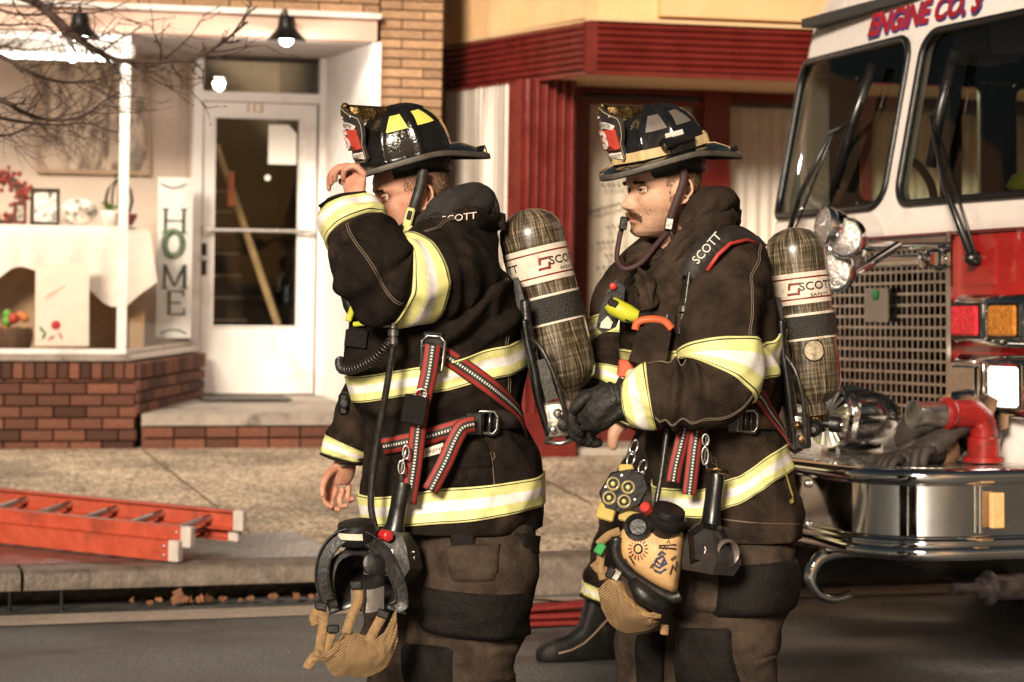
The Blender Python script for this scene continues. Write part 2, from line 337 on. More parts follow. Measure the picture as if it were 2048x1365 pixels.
# dark wet slab set in behind the kerb on the left
mb = MB(); a = K.hz(575, 1069, 0.18); b = K.hz(645, 1098, 0.175)
mb.add([K.w(-3.5, 0.19, 0.1725), K.w(b[0] + 0.03, 0.19, 0.1725), K.w(b[0] + 0.03, 0.5, 0.1765), K.w(a[0] + 0.05, a[1] + 0.05, 0.1725 + 0.011 * a[1]), K.w(-3.5, a[1] + 0.05, 0.1725 + 0.011 * a[1])], [(0, 1, 2, 3, 4)])
struct('wet_slab', mb, m_slab, None, pave)
# tooled joint across the pavement
for (p, q) in (((288, 905), (500, 1066)), ((1045, 935), (1180, 1010))):
    a = K.hz(*p, 0.215); b = K.hz(*q, 0.18); mb = MB(); w = 0.007
    mb.add([K.w(a[0] - w, a[1], wz(a[1]) + 0.001), K.w(a[0] + w, a[1], wz(a[1]) + 0.001), K.w(b[0] + w, b[1], wz(b[1]) + 0.001), K.w(b[0] - w, b[1], wz(b[1]) + 0.001)], [(0, 1, 2, 3)])
    struct('pavement_joint', mb, m_mortar2, None, pave)

# ================================================================ brick layer
def lay(th, prefix, p0, p1, z0, z1, normal, mat_, bl, bh, j, skip=None, mats=None, depth=0.05, soldier=False, proud=0.0):
    """bricks along p0->p1 (plan points) between z0 and z1, each its own object sharing four meshes"""
    p0 = V((p0[0], p0[1], 0)); p1 = V((p1[0], p1[1], 0)); d = p1 - p0; Ln = d.length; d.normalize(); nn = V((normal[0], normal[1], 0)).normalized()
    rot = Matrix((d, nn, V((0, 0, 1)))).transposed()
    cache = {}
    row = 0; z = z0
    while z < z1 - 0.2 * bh:
        h = min(bh, z1 - z) - j; off = 0 if (row % 2 == 0 or soldier) else -bl / 2
        x = off
        while x < Ln - 0.012:
            a, b = max(x, 0), min(x + bl, Ln) - j; wl_ = b - a
            if wl_ > 0.02:
                key = (round(wl_, 3), round(h, 3))
                if key not in cache:
                    m = MB(); m.box((0, 0, 0), (wl_ / 2, depth / 2, h / 2), None, 0, 0.004); cache[key] = mesh_of('brick', m, (0, 0, 0), mat_)
                o = bpy.data.objects.new('brick', cache[key]); COL.objects.link(o); o.parent = th.o
                c = p0 + d * ((a + b) / 2) + nn * (depth / 2 - 0.042 + proud + rnd.uniform(-0.003, 0.003)) + V((0, 0, z + h / 2))
                o.matrix_local = Matrix.Translation(c - th.base) @ rot.to_4x4()
                if skip and skip(row): pass
            x += bl
        z += bh; row += 1
def su(u, n): p = S.w(u, n, 0); return (p.x, p.y)
Sn = lambda: (-S.N.x, -S.N.y)
def wall_quad(mb, a, b, z0, z1, t=0.0):
    pa, pb = S.w(a[0], a[1], z0), S.w(b[0], b[1], z0); mb.add([pa, pb, pb + V((0, 0, z1 - z0)), pa + V((0, 0, z1 - z0))], [(0, 1, 2, 3)])
def slab(mb, a, b, z0, z1, t, mi=0):                        # upright slab between plan points a,b; thickness t to the left-hand normal side
    pa, pb = S.w(a[0], a[1], 0), S.w(b[0], b[1], 0); d = (pb - pa).normalized(); nn = V((-d.y, d.x, 0)) * t
    q = [pa, pb, pb + nn, pa + nn]; mb.add([p + V((0, 0, z0)) for p in q] + [p + V((0, 0, z1)) for p in q], [(3, 2, 1, 0), (4, 5, 6, 7), (0, 1, 5, 4), (1, 2, 6, 5), (2, 3, 7, 6), (3, 0, 4, 7)], mi)

# ================================================================ left shop
NF, ND = 5.2, 6.7                                           # facade plane, door plane
shop = Thing('shop_building', 'tan brick shop with lit display window and recessed white glazed door', 'building', S.w(0.5, NF, 0.2))
uPost = S.hn(248, 400, NF)[0]; zSill = S.hn(140, 722, NF)[1]; uCor = S.hn(277, 800, NF)[0]
uJ = S.hn(393, 500, ND)[0]; uDR = S.hn(640, 500, ND)[0]; uR = S.hn(745, 300, NF)[0]; uPil = S.hn(884, 300, NF)[0]
zH0 = S.hn(500, 75, NF)[1]; zH1 = S.hn(500, 30, NF)[1]
zStep = S.hn(480, 828, NF)[1]; zDoor = S.hn(520, 790, ND)[1]
UL = -3.2
# brick base: core, soldier course, stretchers
mb = MB(); slab(mb, (UL, NF + 0.045), (uCor - 0.02, NF + 0.045), 0.05, zSill - 0.012, 0.12); slab(mb, (uCor - 0.045, NF + 0.03), (uJ + 0.03, ND - 0.06), 0.05, zSill - 0.012, 0.12)
base = shop.add('brick_base', mb, m_mortar)
zs = zSill - 0.115
lay(shop, 'brick', su(-2.2, NF), su(uCor, NF), 0.20, zs, Sn(), m_brick, 0.21, 0.0765, 0.010)
lay(shop, 'brick', su(-2.2, NF), su(uCor, NF), zs, zSill - 0.004, Sn(), m_brick, 0.072, 0.2, 0.009, soldier=True, proud=0.006)
dv = S.w(uJ + 0.06, ND - 0.1, 0) - S.w(uCor, NF, 0); nv = (dv.y, -dv.x)
lay(shop, 'brick', su(uCor, NF), su(uJ + 0.06, ND - 0.1), zStep - 0.0, zs, nv, m_brick, 0.21, 0.0765, 0.010)
lay(shop, 'brick', su(uCor, NF), su(uJ + 0.06, ND - 0.1), zs, zSill - 0.004, nv, m_brick, 0.072, 0.2, 0.009, soldier=True, proud=0.006)
# sill, posts, glazing
mb = MB(); slab(mb, (UL, NF - 0.012), (uPost + 0.06, NF - 0.012), zSill, zSill + 0.045, 0.3); slab(mb, (uPost + 0.045, NF - 0.004), (uJ + 0.03, ND - 0.07), zSill + 0.002, zSill + 0.043, 0.14)
shop.add('window_sill', mb, m_sill)
mb = MB(); slab(mb, (uPost - 0.03, NF + 0.02), (uPost + 0.03, NF + 0.02), zSill + 0.045, zH0 - 0.01, 0.06); shop.add('window_post', mb, m_white)
mb = MB(); slab(mb, (UL, NF + 0.03), (uPost - 0.03, NF + 0.03), zSill + 0.045, zSill + 0.075, 0.04); shop.add('window_frame', mb, m_white); mb = MB(); slab(mb, (UL, NF + 0.03), (uPost - 0.03, NF + 0.03), zH0 - 0.06, zH0 - 0.01, 0.04); shop.add('window_frame', mb, m_white)
mb = MB(); slab(mb, (uPost + 0.035, NF + 0.06), (uJ - 0.03, ND - 0.06), zSill + 0.045, zSill + 0.07, 0.03); shop.add('window_frame', mb, m_sill); mb = MB(); slab(mb, (uPost + 0.035, NF + 0.06), (uJ - 0.03, ND - 0.06), zH0 - 0.06, zH0 - 0.01, 0.03); shop.add('window_frame', mb, m_sill)
mb = MB(); slab(mb, (UL, NF + 0.047), (uPost - 0.03, NF + 0.047), zSill + 0.07, zH0 - 0.055, 0.006); shop.add('window_pane', mb, m_glass)
mb = MB(); slab(mb, (uPost + 0.034, NF + 0.07), (uJ - 0.03, ND - 0.05), zSill + 0.065, zH0 - 0.055, 0.006); shop.add('window_pane', mb, m_glass2)
# display interior: floor, back wall, side
mb = MB(); fz = zSill + 0.02
mb.add([S.w(UL, NF + 0.29, fz), S.w(uPost + 0.1, NF + 0.29, fz), S.w(uJ - 0.06, ND - 0.12, fz), S.w(uJ - 0.06, ND + 0.3, fz), S.w(UL, ND + 0.3, fz)], [(0, 1, 2, 3, 4)]); shop.add('display_floor', mb, m_stair)
mb = MB(); slab(mb, (UL, ND + 0.3), (uJ - 0.05, ND + 0.3), 0.3, 3.3, 0.08); slab(mb, (uJ - 0.05, ND + 0.29), (uJ - 0.05, ND + 0.04), 0.3, 3.3, 0.03); slab(mb, (UL, NF + 0.05), (UL, ND + 0.3), 0.3, 3.3, -0.05); shop.add('display_wall', mb, m_inner)
# header, trims, soffit
mb = MB(); slab(mb, (UL, NF - 0.05), (uR + 0.01, NF - 0.05), zH0, zH1, 0.2); shop.add('header_beam', mb, m_beige)
mb = MB(); slab(mb, (UL, NF - 0.09), (uR + 0.03, NF - 0.09), zH1, zH1 + 0.035, 0.2); shop.add('header_trim', mb, m_white)
mb = MB(); c = [S.w(UL, NF + 0.12, zH0 - 0.008), S.w(uR, NF + 0.12, zH0 - 0.008), S.w(uR, ND + 0.5, zH0 - 0.008), S.w(UL, ND + 0.5, zH0 - 0.008)]; mb.prism(c, (0, 0, 0.05)); shop.add('recess_ceiling', mb, m_grey)
mb = MB(); slab(mb, (uR, NF - 0.0), (uDR + 0.02, ND + 0.02), zStep - 0.1, zH0 - 0.008, -0.06); shop.add('recess_side_wall', mb, m_white)
mb = MB(); slab(mb, (uR - 0.012, NF - 0.03), (uR + 0.045, NF - 0.03), zStep - 0.1, zH0 - 0.002, 0.06); shop.add('corner_trim', mb, m_white)
# long tan bricks: pier on the right and the course above the header
mb = MB(); slab(mb, (uR + 0.04, NF + 0.045), (uPil, NF + 0.045), 0.1, 4.2, 0.3); slab(mb, (UL, NF + 0.045), (uR + 0.04, NF + 0.045), zH1 + 0.03, 4.2, 0.3)
shop.add('brick_core', mb, m_mortar2)
lay(shop, 'brick', su(uR + 0.045, NF), su(uPil, NF), 0.23, 3.72, Sn(), m_tan, 0.30, 0.0655, 0.009)
lay(shop, 'brick', su(-0.9, NF), su(uR + 0.04, NF), zH1 + 0.04, zH1 + 0.29, Sn(), m_tan, 0.30, 0.0655, 0.009)
# step
mb = MB(); q = [S.w(uCor + 0.02, NF - 0.02, 0), S.w(uR + 0.01, NF - 0.02, 0), S.w(uR - 0.01, ND + 0.1, 0), S.w(uJ - 0.03, ND + 0.1, 0)]
mb.add([p + V((0, 0, zStep - 0.075)) for p in q] + [q[0] + V((0, 0, zStep)), q[1] + V((0, 0, zStep)), q[2] + V((0, 0, zDoor)), q[3] + V((0, 0, zDoor))], [(3, 2, 1, 0), (4, 5, 6, 7), (0, 1, 5, 4), (1, 2, 6, 5), (2, 3, 7, 6), (3, 0, 4, 7)]); shop.add('step', mb, m_step)
mb = MB(); slab(mb, (uCor + 0.03, NF + 0.045), (uR, NF + 0.045), 0.05, zStep - 0.076, 0.3); shop.add('step_riser', mb, m_mortar)
lay(shop, 'brick', su(uCor + 0.03, NF), su(uR, NF), zStep - 0.155, zStep - 0.078, Sn(), m_brick, 0.21, 0.078, 0.010)
lay(shop, 'brick', su(uCor + 0.03, NF), su(uR, NF), zStep - 0.232, zStep - 0.157, Sn(), m_brick, 0.21, 0.078, 0.010)
mb = MB(); a = S.hz(470, 822, zStep + 0.01); mb.prism([S.w(uJ - 0.0, ND - 0.62, zStep + 0.03), S.w(uJ + 0.62, ND - 0.62, zStep + 0.03), S.w(uJ + 0.62, ND - 0.2, zDoor - 0.004), S.w(uJ + 0.0, ND - 0.2, zDoor - 0.004)], (0, 0, 0.012))
solo('door_mat', mb, mat('grey_mat', (0.10, 0.09, 0.08), 0.9), 'flat grey door mat on the step before the glazed door', 'mat', S.w(uJ + 0.3, ND - 0.4, zStep))
# door and transom
dz = lambda y, x=520: S.hn(x, y, ND)[1]
du = lambda x, y=500: S.hn(x, y, ND)[0]
zT = dz(207)
mb = MB()
slab(mb, (uJ - 0.04, ND - 0.03), (du(400) + 0.005, ND - 0.03), zDoor, zH0 - 0.008, 0.12); slab(mb, (du(634), ND - 0.03), (uDR + 0.06, ND - 0.03), zDoor, zH0 - 0.008, 0.12)
slab(mb, (du(400), ND - 0.025), (du(634), ND - 0.025), dz(205), dz(186), 0.1); slab(mb, (du(400), ND - 0.025), (du(634), ND - 0.025), dz(103), zH0 - 0.008, 0.1)
shop.add('door_frame', mb, m_white)
mb = MB(); slab(mb, (du(400), ND + 0.02), (du(634), ND + 0.02), dz(186), dz(103), 0.006); shop.add('transom_pane', mb, m_glass)
door = MB(); d0, d1 = du(404), du(630); g0, g1, gz0, gz1 = du(428), du(594), dz(652), dz(238)
for (a, b, z0, z1) in ((d0, g0, zDoor + 0.01, zT), (g1, d1, zDoor + 0.01, zT), (g0, g1, zDoor + 0.01, gz0), (g0, g1, gz1, zT)):
    slab(door, (a, ND), (b, ND), z0, z1, 0.045)
dr = shop.add('door', door, m_white)
mb = MB()
for (a, b, z0, z1) in ((g0 - 0.012, g0, gz0, gz1), (g1, g1 + 0.012, gz0, gz1), (g0 - 0.012, g1 + 0.012, gz0 - 0.012, gz0), (g0 - 0.012, g1 + 0.012, gz1, gz1 + 0.012)): slab(mb, (a, ND - 0.012), (b, ND - 0.012), z0, z1, 0.014)
shop.add('glazing_bead', mb, m_white, dr)
mb = MB(); slab(mb, (g0, ND + 0.02), (g1, ND + 0.02), gz0, gz1, 0.006); shop.add('door_pane', mb, m_glass, dr)
mb = MB(); zb = dz(462); mb.tube([S.w(du(408), ND - 0.06, zb), S.w(du(622), ND - 0.06, zb)], 0.014, 8)
for x in (412, 616): mb.box(S.w(du(x), ND - 0.03, zb), (0.018, 0.035, 0.022))
shop.add('push_bar', mb, m_steel, dr, 40)
mb = MB(); slab(mb, (du(398), ND - 0.012), (du(413), ND - 0.012), dz(552), dz(489), 0.013); pl = shop.add('lock_plate', mb, m_black, dr)
mb = MB(); mb.lathe(S.w(du(406), ND - 0.012, dz(518)), -S.N, [(0, 0.02), (0.01, 0.02), (0.02, 0.012), (0.035, 0.022), (0.05, 0.018), (0.055, 0)], 14); shop.add('door_knob', mb, m_steel, dr, 40)
for i, ch in enumerate('113'):
    x0 = 492 + i * 12.5; mb = text_mb(ch, 0.105, 0.006, lambda x, y, z, x0=x0: S.w(du(x0) + x, ND - 0.006 - z, dz(217) + y)); shop.add('house_number', mb, mat('brass_digit', (0.35, 0.22, 0.1), 0.4, 0.7), dr)
# dark stairway behind the door
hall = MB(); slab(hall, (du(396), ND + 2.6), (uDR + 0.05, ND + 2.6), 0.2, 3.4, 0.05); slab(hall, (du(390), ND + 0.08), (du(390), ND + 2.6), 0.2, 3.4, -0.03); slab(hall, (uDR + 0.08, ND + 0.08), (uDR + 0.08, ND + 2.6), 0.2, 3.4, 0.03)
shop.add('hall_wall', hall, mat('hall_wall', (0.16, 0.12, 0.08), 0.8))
m_nose = mat('pale_nosing', (0.55, 0.42, 0.30), 0.6)  # paler strip along the front edge of each stair step
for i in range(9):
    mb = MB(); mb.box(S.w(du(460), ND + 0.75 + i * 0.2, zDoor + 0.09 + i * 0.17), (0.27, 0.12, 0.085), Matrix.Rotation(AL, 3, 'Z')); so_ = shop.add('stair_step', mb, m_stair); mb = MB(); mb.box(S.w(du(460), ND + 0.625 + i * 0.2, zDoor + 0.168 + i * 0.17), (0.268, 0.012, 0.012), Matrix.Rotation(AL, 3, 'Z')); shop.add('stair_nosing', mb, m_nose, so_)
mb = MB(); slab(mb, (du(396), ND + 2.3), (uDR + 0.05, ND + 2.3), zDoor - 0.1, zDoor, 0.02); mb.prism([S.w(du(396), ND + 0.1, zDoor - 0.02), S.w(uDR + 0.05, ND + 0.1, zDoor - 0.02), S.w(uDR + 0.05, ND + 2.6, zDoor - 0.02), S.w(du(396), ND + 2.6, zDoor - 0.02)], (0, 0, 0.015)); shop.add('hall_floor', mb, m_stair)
mb = MB(); a = S.hn(432, 290, ND + 0.5); b = S.hn(556, 650, ND + 0.5); mb.tube([S.w(a[0], ND + 0.5, a[1]), S.w(b[0], ND + 0.5, b[1])], 0.03, 8); shop.add('handrail', mb, mat('varnished_rail', (0.42, 0.28, 0.14), 0.5))
mb = MB(); a = S.hn(462, 378, ND + 0.35); mb.box(S.w(a[0], ND + 0.35, a[1]), (0.022, 0.02, 0.13)); shop.add('wall_bracket', mb, mat('red_tag', (0.5, 0.1, 0.05), 0.6))
mb = MB(); a = S.hn(537, 250, ND + 0.02); b = S.hn(592, 330, ND + 0.02)
pts = [(a[0], b[1]), (b[0], b[1]), (b[0], a[1] - 0.06), (b[0] - 0.06, a[1]), (a[0], a[1])]; mb.prism([S.w(u, ND + 0.012, z) for u, z in pts], S.N * -0.003)
solo('paper_notice', mb, mat('white_paper', (0.8, 0.77, 0.72), 0.7, var=0.03), 'blank white paper notice taped inside the door glass', 'notice', S.w(a[0], ND, b[1]))
mb = MB(); a = S.hn(535, 356, ND + 0.015); mb.lathe(S.w(a[0], ND + 0.012, a[1]), S.N * -1, [(0, 0.022), (0.003, 0.022)], 14)
solo('round_sticker', mb, mat('white_sticker', (0.75, 0.72, 0.66), 0.6), 'small round white sticker on the door glass below the notice', 'sticker', S.w(a[0], ND, a[1]))

# gooseneck lamps under the header
def barn_lamp(px, py, n, label):
    u, z = S.hn(px, py, n); c = S.w(u, n, z); t = Thing('barn_lamp', label, 'lamp', c, 'black barn lamps over the shop front')
    sh = MB(); sh.lathe(c, (0, 0, -1), [(-0.13, 0.0), (-0.13, 0.04), (-0.115, 0.055), (-0.06, 0.06), (-0.03, 0.075), (0.02, 0.125), (0.032, 0.135), (0.036, 0.132), (0.02, 0.115), (-0.02, 0.07)], 24); sh.f.pop(); sh.m.pop(); t.add('lamp_shade', sh, m_black, None, 40)
    nk = MB(); nk.tube([c + V((0, 0, 0.12)), c + V((0, 0, 0.16)) + S.N * 0.02, c + V((0, 0, 0.18)) + S.N * 0.1, S.w(u, NF - 0.06, z + 0.16)], 0.011, 8); t.add('gooseneck', nk, m_black, None, 40)
    bl = MB(); bl.ball(c + V((0, 0, -0.02)), 0.045, 12); t.add('bulb', bl, m_bulb, None, 180)
    ld = bpy.data.lights.new('barn_lamp_light', 'POINT'); ld.energy = 20; ld.color = (1, 0.88, 0.76); ld.shadow_soft_size = 0.05
    lo = bpy.data.objects.new('barn_lamp_light', ld); COL.objects.link(lo); lo.parent = t.o; lo.location = (0, 0, -0.085)
barn_lamp(160, 66, NF - 0.32, 'black barn lamp glowing over the display window behind the bare branches')
barn_lamp(573, 72, NF - 0.32, 'black barn lamp glowing over the recessed glazed door')
# strip of shop lights inside the display
ld = bpy.data.lights.new('display_light', 'AREA'); ld.energy = 9; ld.color = (1, 0.84, 0.7); ld.shape = 'RECTANGLE'; ld.size = 1.6; ld.size_y = 0.12
lt = Thing('strip_light', 'bright white strip light at the top of the display window', 'light', S.w(-0.5, NF + 0.3, zH0 - 0.1))
mb = MB(); mb.box(S.w(-0.55, NF + 0.3, zH0 - 0.09), (0.85, 0.06, 0.05), Matrix.Rotation(AL, 3, 'Z'), 0, 0.01); lt.add('housing', mb, m_white)
mb = MB(); mb.box(S.w(-0.55, NF + 0.285, zH0 - 0.155), (0.82, 0.045, 0.012), Matrix.Rotation(AL, 3, 'Z')); lt.add('tube', mb, emit('tube_glow', (1, 0.95, 0.9), 7))
lo = bpy.data.objects.new('display_light', ld); COL.objects.link(lo); lo.parent = lt.o; lo.location = (-0.05, 0.02, -0.085); lo.rotation_euler = (0, 0, AL)
# ================================================================ restaurant with the oxblood front
def sun_(px, py, Y): q = S.un(P(px, py, Y)); return q[0], q[1]
rs = Thing('restaurant_building', 'cream stucco restaurant front with oxblood ribbed band and fluted pilaster', 'building', S.w(3.0, 5.2, 0.2))
Cu, Cn = sun_(1180, 100, 14.55); Lu, Ln_ = sun_(872, 130, 16.7)
zb0, zb1 = P(1178, 146, 14.55).z, P(1178, 42, 14.55).z
Au, An = sun_(1040, 400, 15.15); nW = sun_(1300, 300, 15.95)[1]
RU = 9.5
# upper stucco walls
mb = MB(); slab(mb, (Lu, Ln_ + 0.03), (Cu - 0.03, Cn + 0.04), zb1 + 0.02, 4.6, 0.2); slab(mb, (Cu - 0.01, Cn + 0.06), (RU, Cn + 0.06), zb1 + 0.02, 4.6, 0.2); rs.add('stucco_wall', mb, m_cream)
uP = S.hn(1320, 10, Cn)[0]; zP = S.hn(1400, 36, Cn)[1]
mb = MB(); slab(mb, (uP, Cn - 0.02), (RU, Cn - 0.02), zP, 4.6, 0.082); rs.add('raised_panel', mb, m_cream)
mb = MB(); slab(mb, (Lu, Ln_ - 0.02), (Cu, Cn - 0.02), zb1, zb1 + 0.022, 0.2); rs.add('drip_ledge', mb, m_soffit)
mb = MB(); slab(mb, (Cu, Cn - 0.03), (RU, Cn - 0.03), zb1 + 0.001, zb1 + 0.023, 0.2); rs.add('drip_ledge', mb, m_soffit)
# ribbed band: each rib its own part
nr = 7; zb0r = zb0 + 0.02
for k in range(nr):
    za, zc = lerp(zb0r, zb1 - 0.004, k / nr), lerp(zb0r, zb1 - 0.004, (k + 1) / nr) - 0.004
    for (a, b) in (((Lu, Ln_), (Cu - 0.03, Cn + 0.02)), ((Cu + 0.045, Cn), (RU, Cn))):
        pa, pb = S.w(a[0], a[1], 0), S.w(b[0], b[1], 0); d = (pb - pa).normalized(); nn = V((d.y, -d.x, 0)); h = (zc - za)
        prof = [(-0.05, 0), (0.0, 0)] + [(0.016 * math.sin(math.pi * t / 6) + 0.002, h * (0.06 + 0.88 * t / 6)) for t in range(7)] + [(0.0, h), (-0.05, h)]
        m_ = MB(); m_.loft([[p + nn * x + V((0, 0, za + z)) for x, z in prof] for p in (pa, pb)]); rs.add('rib', m_, m_red, None, 60)
mb = MB(); slab(mb, (Cu - 0.03, Cn - 0.014), (Cu + 0.045, Cn - 0.014), zb0 + 0.006, zb1 - 0.002, 0.09); rs.add('corner_batten', mb, m_red)
for (a, b) in (((Lu, Ln_ - 0.005), (Cu - 0.01, Cn + 0.003)), ((Cu + 0.0, Cn - 0.006), (RU, Cn - 0.006))):
    mb = MB(); slab(mb, a, b, zb0 - 0.012, zb0 + 0.018, 0.03); rs.add('band_edge', mb, m_red)
# soffit
mb = MB(); mb.prism([S.w(Lu, Ln_ + 0.02, zb0), S.w(Cu, Cn + 0.03, zb0), S.w(RU, Cn + 0.03, zb0), S.w(RU, nW + 0.3, zb0), S.w(Lu + 0.5, nW + 0.9, zb0)], (0, 0, 0.03)); rs.add('soffit', mb, m_soffit)
# left splayed window
dl = (S.w(Au, An, 0) - S.w(Lu, Ln_, 0)); 
_l0 = sun_(866, 300, 16.55)
def ld_(t): return (lerp(_l0[0], Au, t), lerp(_l0[1], An, t))
zt = S.hn(950, 178, (An + Ln_) / 2)[1]
mb = MB(); slab(mb, ld_(0), ld_(1), 0.05, 0.62, 0.1); rs.add('stall_riser', mb, m_red)
mb = MB(); slab(mb, ld_(0), ld_(0.93), zt, zb0, 0.08); rs.add('window_head', mb, m_red)
mb = MB(); slab(mb, ld_(0.04), ld_(0.14), 0.62, zt, 0.09); rs.add('window_post', mb, m_red)
mb = MB(); slab(mb, ld_(0.86), ld_(1.0), 0.62, zb0 - 0.001, 0.1); rs.add('corner_post', mb, m_red)
mb = MB(); slab(mb, (ld_(0.03)[0], ld_(0.03)[1] + 0.03), (ld_(0.85)[0], ld_(0.85)[1] + 0.03), 0.62, zt, 0.006); rs.add('window_pane', mb, m_glass)
def curtain(th, a, b, z0, z1, amp=0.018, wl_=0.07, name='curtain', m=None):
    pa, pb = S.w(a[0], a[1], 0), S.w(b[0], b[1], 0); d = pb - pa; Ln = d.length; d.normalize(); nn = V((d.y, -d.x, 0)); n = int(Ln / wl_ * 8); m_ = MB(); rings = []
    for i, z in enumerate([lerp(z1, z0, k / 10) for k in range(11)]):
        rings.append([pa + d * (Ln * k / n) + nn * (amp * math.sin(2 * math.pi * k / 8 + 0.9 * math.sin(k * 0.13)) * (0.35 + 0.65 * i / 10) + 0.012 * noise.noise(V((k * 0.05, i * 0.2, pa.x)))) + V((0, 0, z)) for k in range(n + 1)])
    m_.loft(rings, False); return th.add(name, m_, m or m_curtain, None, 180)
curtain(rs, (ld_(-0.1)[0], ld_(-0.1)[1] + 0.08), (ld_(0.9)[0], ld_(0.9)[1] + 0.08), 0.6, zt + 0.02)
# fluted pilaster on its plinth
uA1 = S.hn(1150, 400, An)[0]
mb = MB(); slab(mb, (Au, An + 0.01), (uA1, An + 0.01), 0.05, zb0 - 0.002, 0.3); pil = rs.add('pilaster', mb, m_redd)
nf = 6
for k in range(nf):
    u0, u1 = lerp(Au + 0.02, uA1, k / nf), lerp(Au + 0.02, uA1, (k + 1) / nf); w = u1 - u0
    prof = [(u0 + w * 0.08, 0.012)] + [(u0 + w * (0.1 + 0.8 * t / 6), 0.008 - 0.03 * math.sin(math.pi * t / 6)) for t in range(7)] + [(u1 - w * 0.08, 0.012)]
    m_ = MB(); m_.loft([[S.w(u, An + n, z) for u, n in prof] for z in (0.5, zb0 - 0.003)]); rs.add('flute', m_, m_red, pil, 60)
mb = MB(); slab(mb, (Au - 0.02, An - 0.04), (uA1 + 0.02, An - 0.04), 0.05, 0.5, 0.2); rs.add('plinth', mb, m_red)
# recessed door
mb = MB(); slab(mb, (uA1, An + 0.3), (uA1, nW), 0.05, zb0 - 0.003, -0.05); rs.add('return_wall', mb, m_redd)
ru = lambda x, y=400: S.hn(x, y, nW)[0]
rz = lambda y, x=1300: S.hn(x, y, nW)[1]
for (x0, x1, z0, z1, nm, mm, t) in ((1146, 1160, 0.2, zb0 - 0.004, 'door_frame', m_redd, 0.1), (1400, 1452, 0.1, zb0 - 0.004, 'door_post', m_red, 0.12), (1160, 1400, rz(190), zb0 - 0.004, 'door_head', m_redd, 0.08), (1160, 1400, rz(212), rz(203), 'door_rail', m_red, 0.06)):
    mb = MB(); slab(mb, (ru(x0), nW - t / 2), (ru(x1), nW - t / 2), z0, z1, t); rs.add(nm, mb, mm)
rd = MB(); slab(rd, (ru(1160), nW), (ru(1178), nW), 0.25, rz(203), 0.05); slab(rd, (ru(1386), nW), (ru(1400), nW), 0.25, rz(203), 0.05); slab(rd, (ru(1178), nW), (ru(1386), nW), 0.25, rz(640), 0.05)
rdo = rs.add('door', rd, m_redd)
mb = MB(); slab(mb, (ru(1178), nW + 0.02), (ru(1386), nW + 0.02), rz(640), rz(204), 0.006); rs.add('door_pane', mb, m_glass, rdo)
curtain(rs, (ru(1170), nW + 0.09), (ru(1392), nW + 0.09), 0.5, rz(205), 0.012, 0.09, 'door_curtain', mat('beige_curtain', (0.66, 0.56, 0.48), 0.9, var=0.15))
m_ink = mat('black_lettering', (0.02, 0.016, 0.014), 0.6)
rg = random.Random(12)
for (x, y, x1, y1, h, st) in ((1205, 372, 1245, 370, 9, 0), (1174, 427, 1242, 408, 8, 1), (1214, 456, 1246, 452, 9, 0), (1194, 487, 1234, 484, 7, 0), (1210, 512, 1236, 510, 8, 0), (1194, 537, 1228, 534, 5, 0)):
    # painted words too soft to read in the photograph: only their strokes are set out
    n_ = int((x1 - x) / 5); mk_ = lambda a, b: (lambda k: S.w(k[0], nW + 0.012, k[1]))(S.hn(a, b, nW + 0.012))
    pts = [mk_(lerp(x, x1, k / n_), lerp(y, y1, k / n_) + (h / 2 if k % 2 else -h / 2) * rg.uniform(0.5, 1)) for k in range(n_ + 1)]
    if st: mb = MB(); mb.tube([V(v) for v in spline(pts, 4)], 0.0045, 4); rs.add('window_lettering', mb, m_ink, rdo)
    else:
        for k in range(0, n_, 2): mb = MB(); mb.tube([pts[k], pts[k + 1]], 0.006, 4); rs.add('window_lettering', mb, m_ink, rdo)
mb = MB(); mb.prism([S.w(ru(1146) - 0.2, nW - 0.5, 0.1), S.w(RU, nW - 0.5, 0.1), S.w(RU, nW + 0.05, 0.1), S.w(ru(1146) - 0.2, nW + 0.05, 0.1)], (0, 0, 0.16)); rs.add('threshold', mb, m_step)
# right-hand windows with net curtains, seen beside and through the cab of the fire engine
mb = MB(); slab(mb, (ru(1452), nW), (RU, nW), 0.1, 0.75, 0.1); rs.add('stall_riser', mb, m_red)
mb = MB(); slab(mb, (ru(1452), nW), (RU, nW), zb0 - 0.07, zb0 - 0.003, 0.08); rs.add('window_head', mb, m_redd)
for x in (1720, 1990):
    mb = MB(); slab(mb, (ru(x), nW - 0.01), (ru(x + 22), nW - 0.01), 0.75, zb0 - 0.07, 0.08); rs.add('window_post', mb, m_red)
mb = MB(); slab(mb, (ru(1452), nW + 0.04), (RU, nW + 0.04), 0.75, zb0 - 0.07, 0.006); rs.add('window_pane', mb, m_glass)
curtain(rs, (ru(1450), nW + 0.16), (RU, nW + 0.16), 0.7, zb0 - 0.1, 0.02, 0.085)
mb = MB(); slab(mb, (Lu - 0.3, nW + 0.95), (RU + 0.5, nW + 0.95), 0, 3.4, 0.05); rs.add('back_wall', mb, m_inner)
mb = MB(); slab(mb, (RU, Cn + 0.3), (RU, nW + 1), 0, 4.5, -0.2); rs.add('side_wall', mb, m_cream)

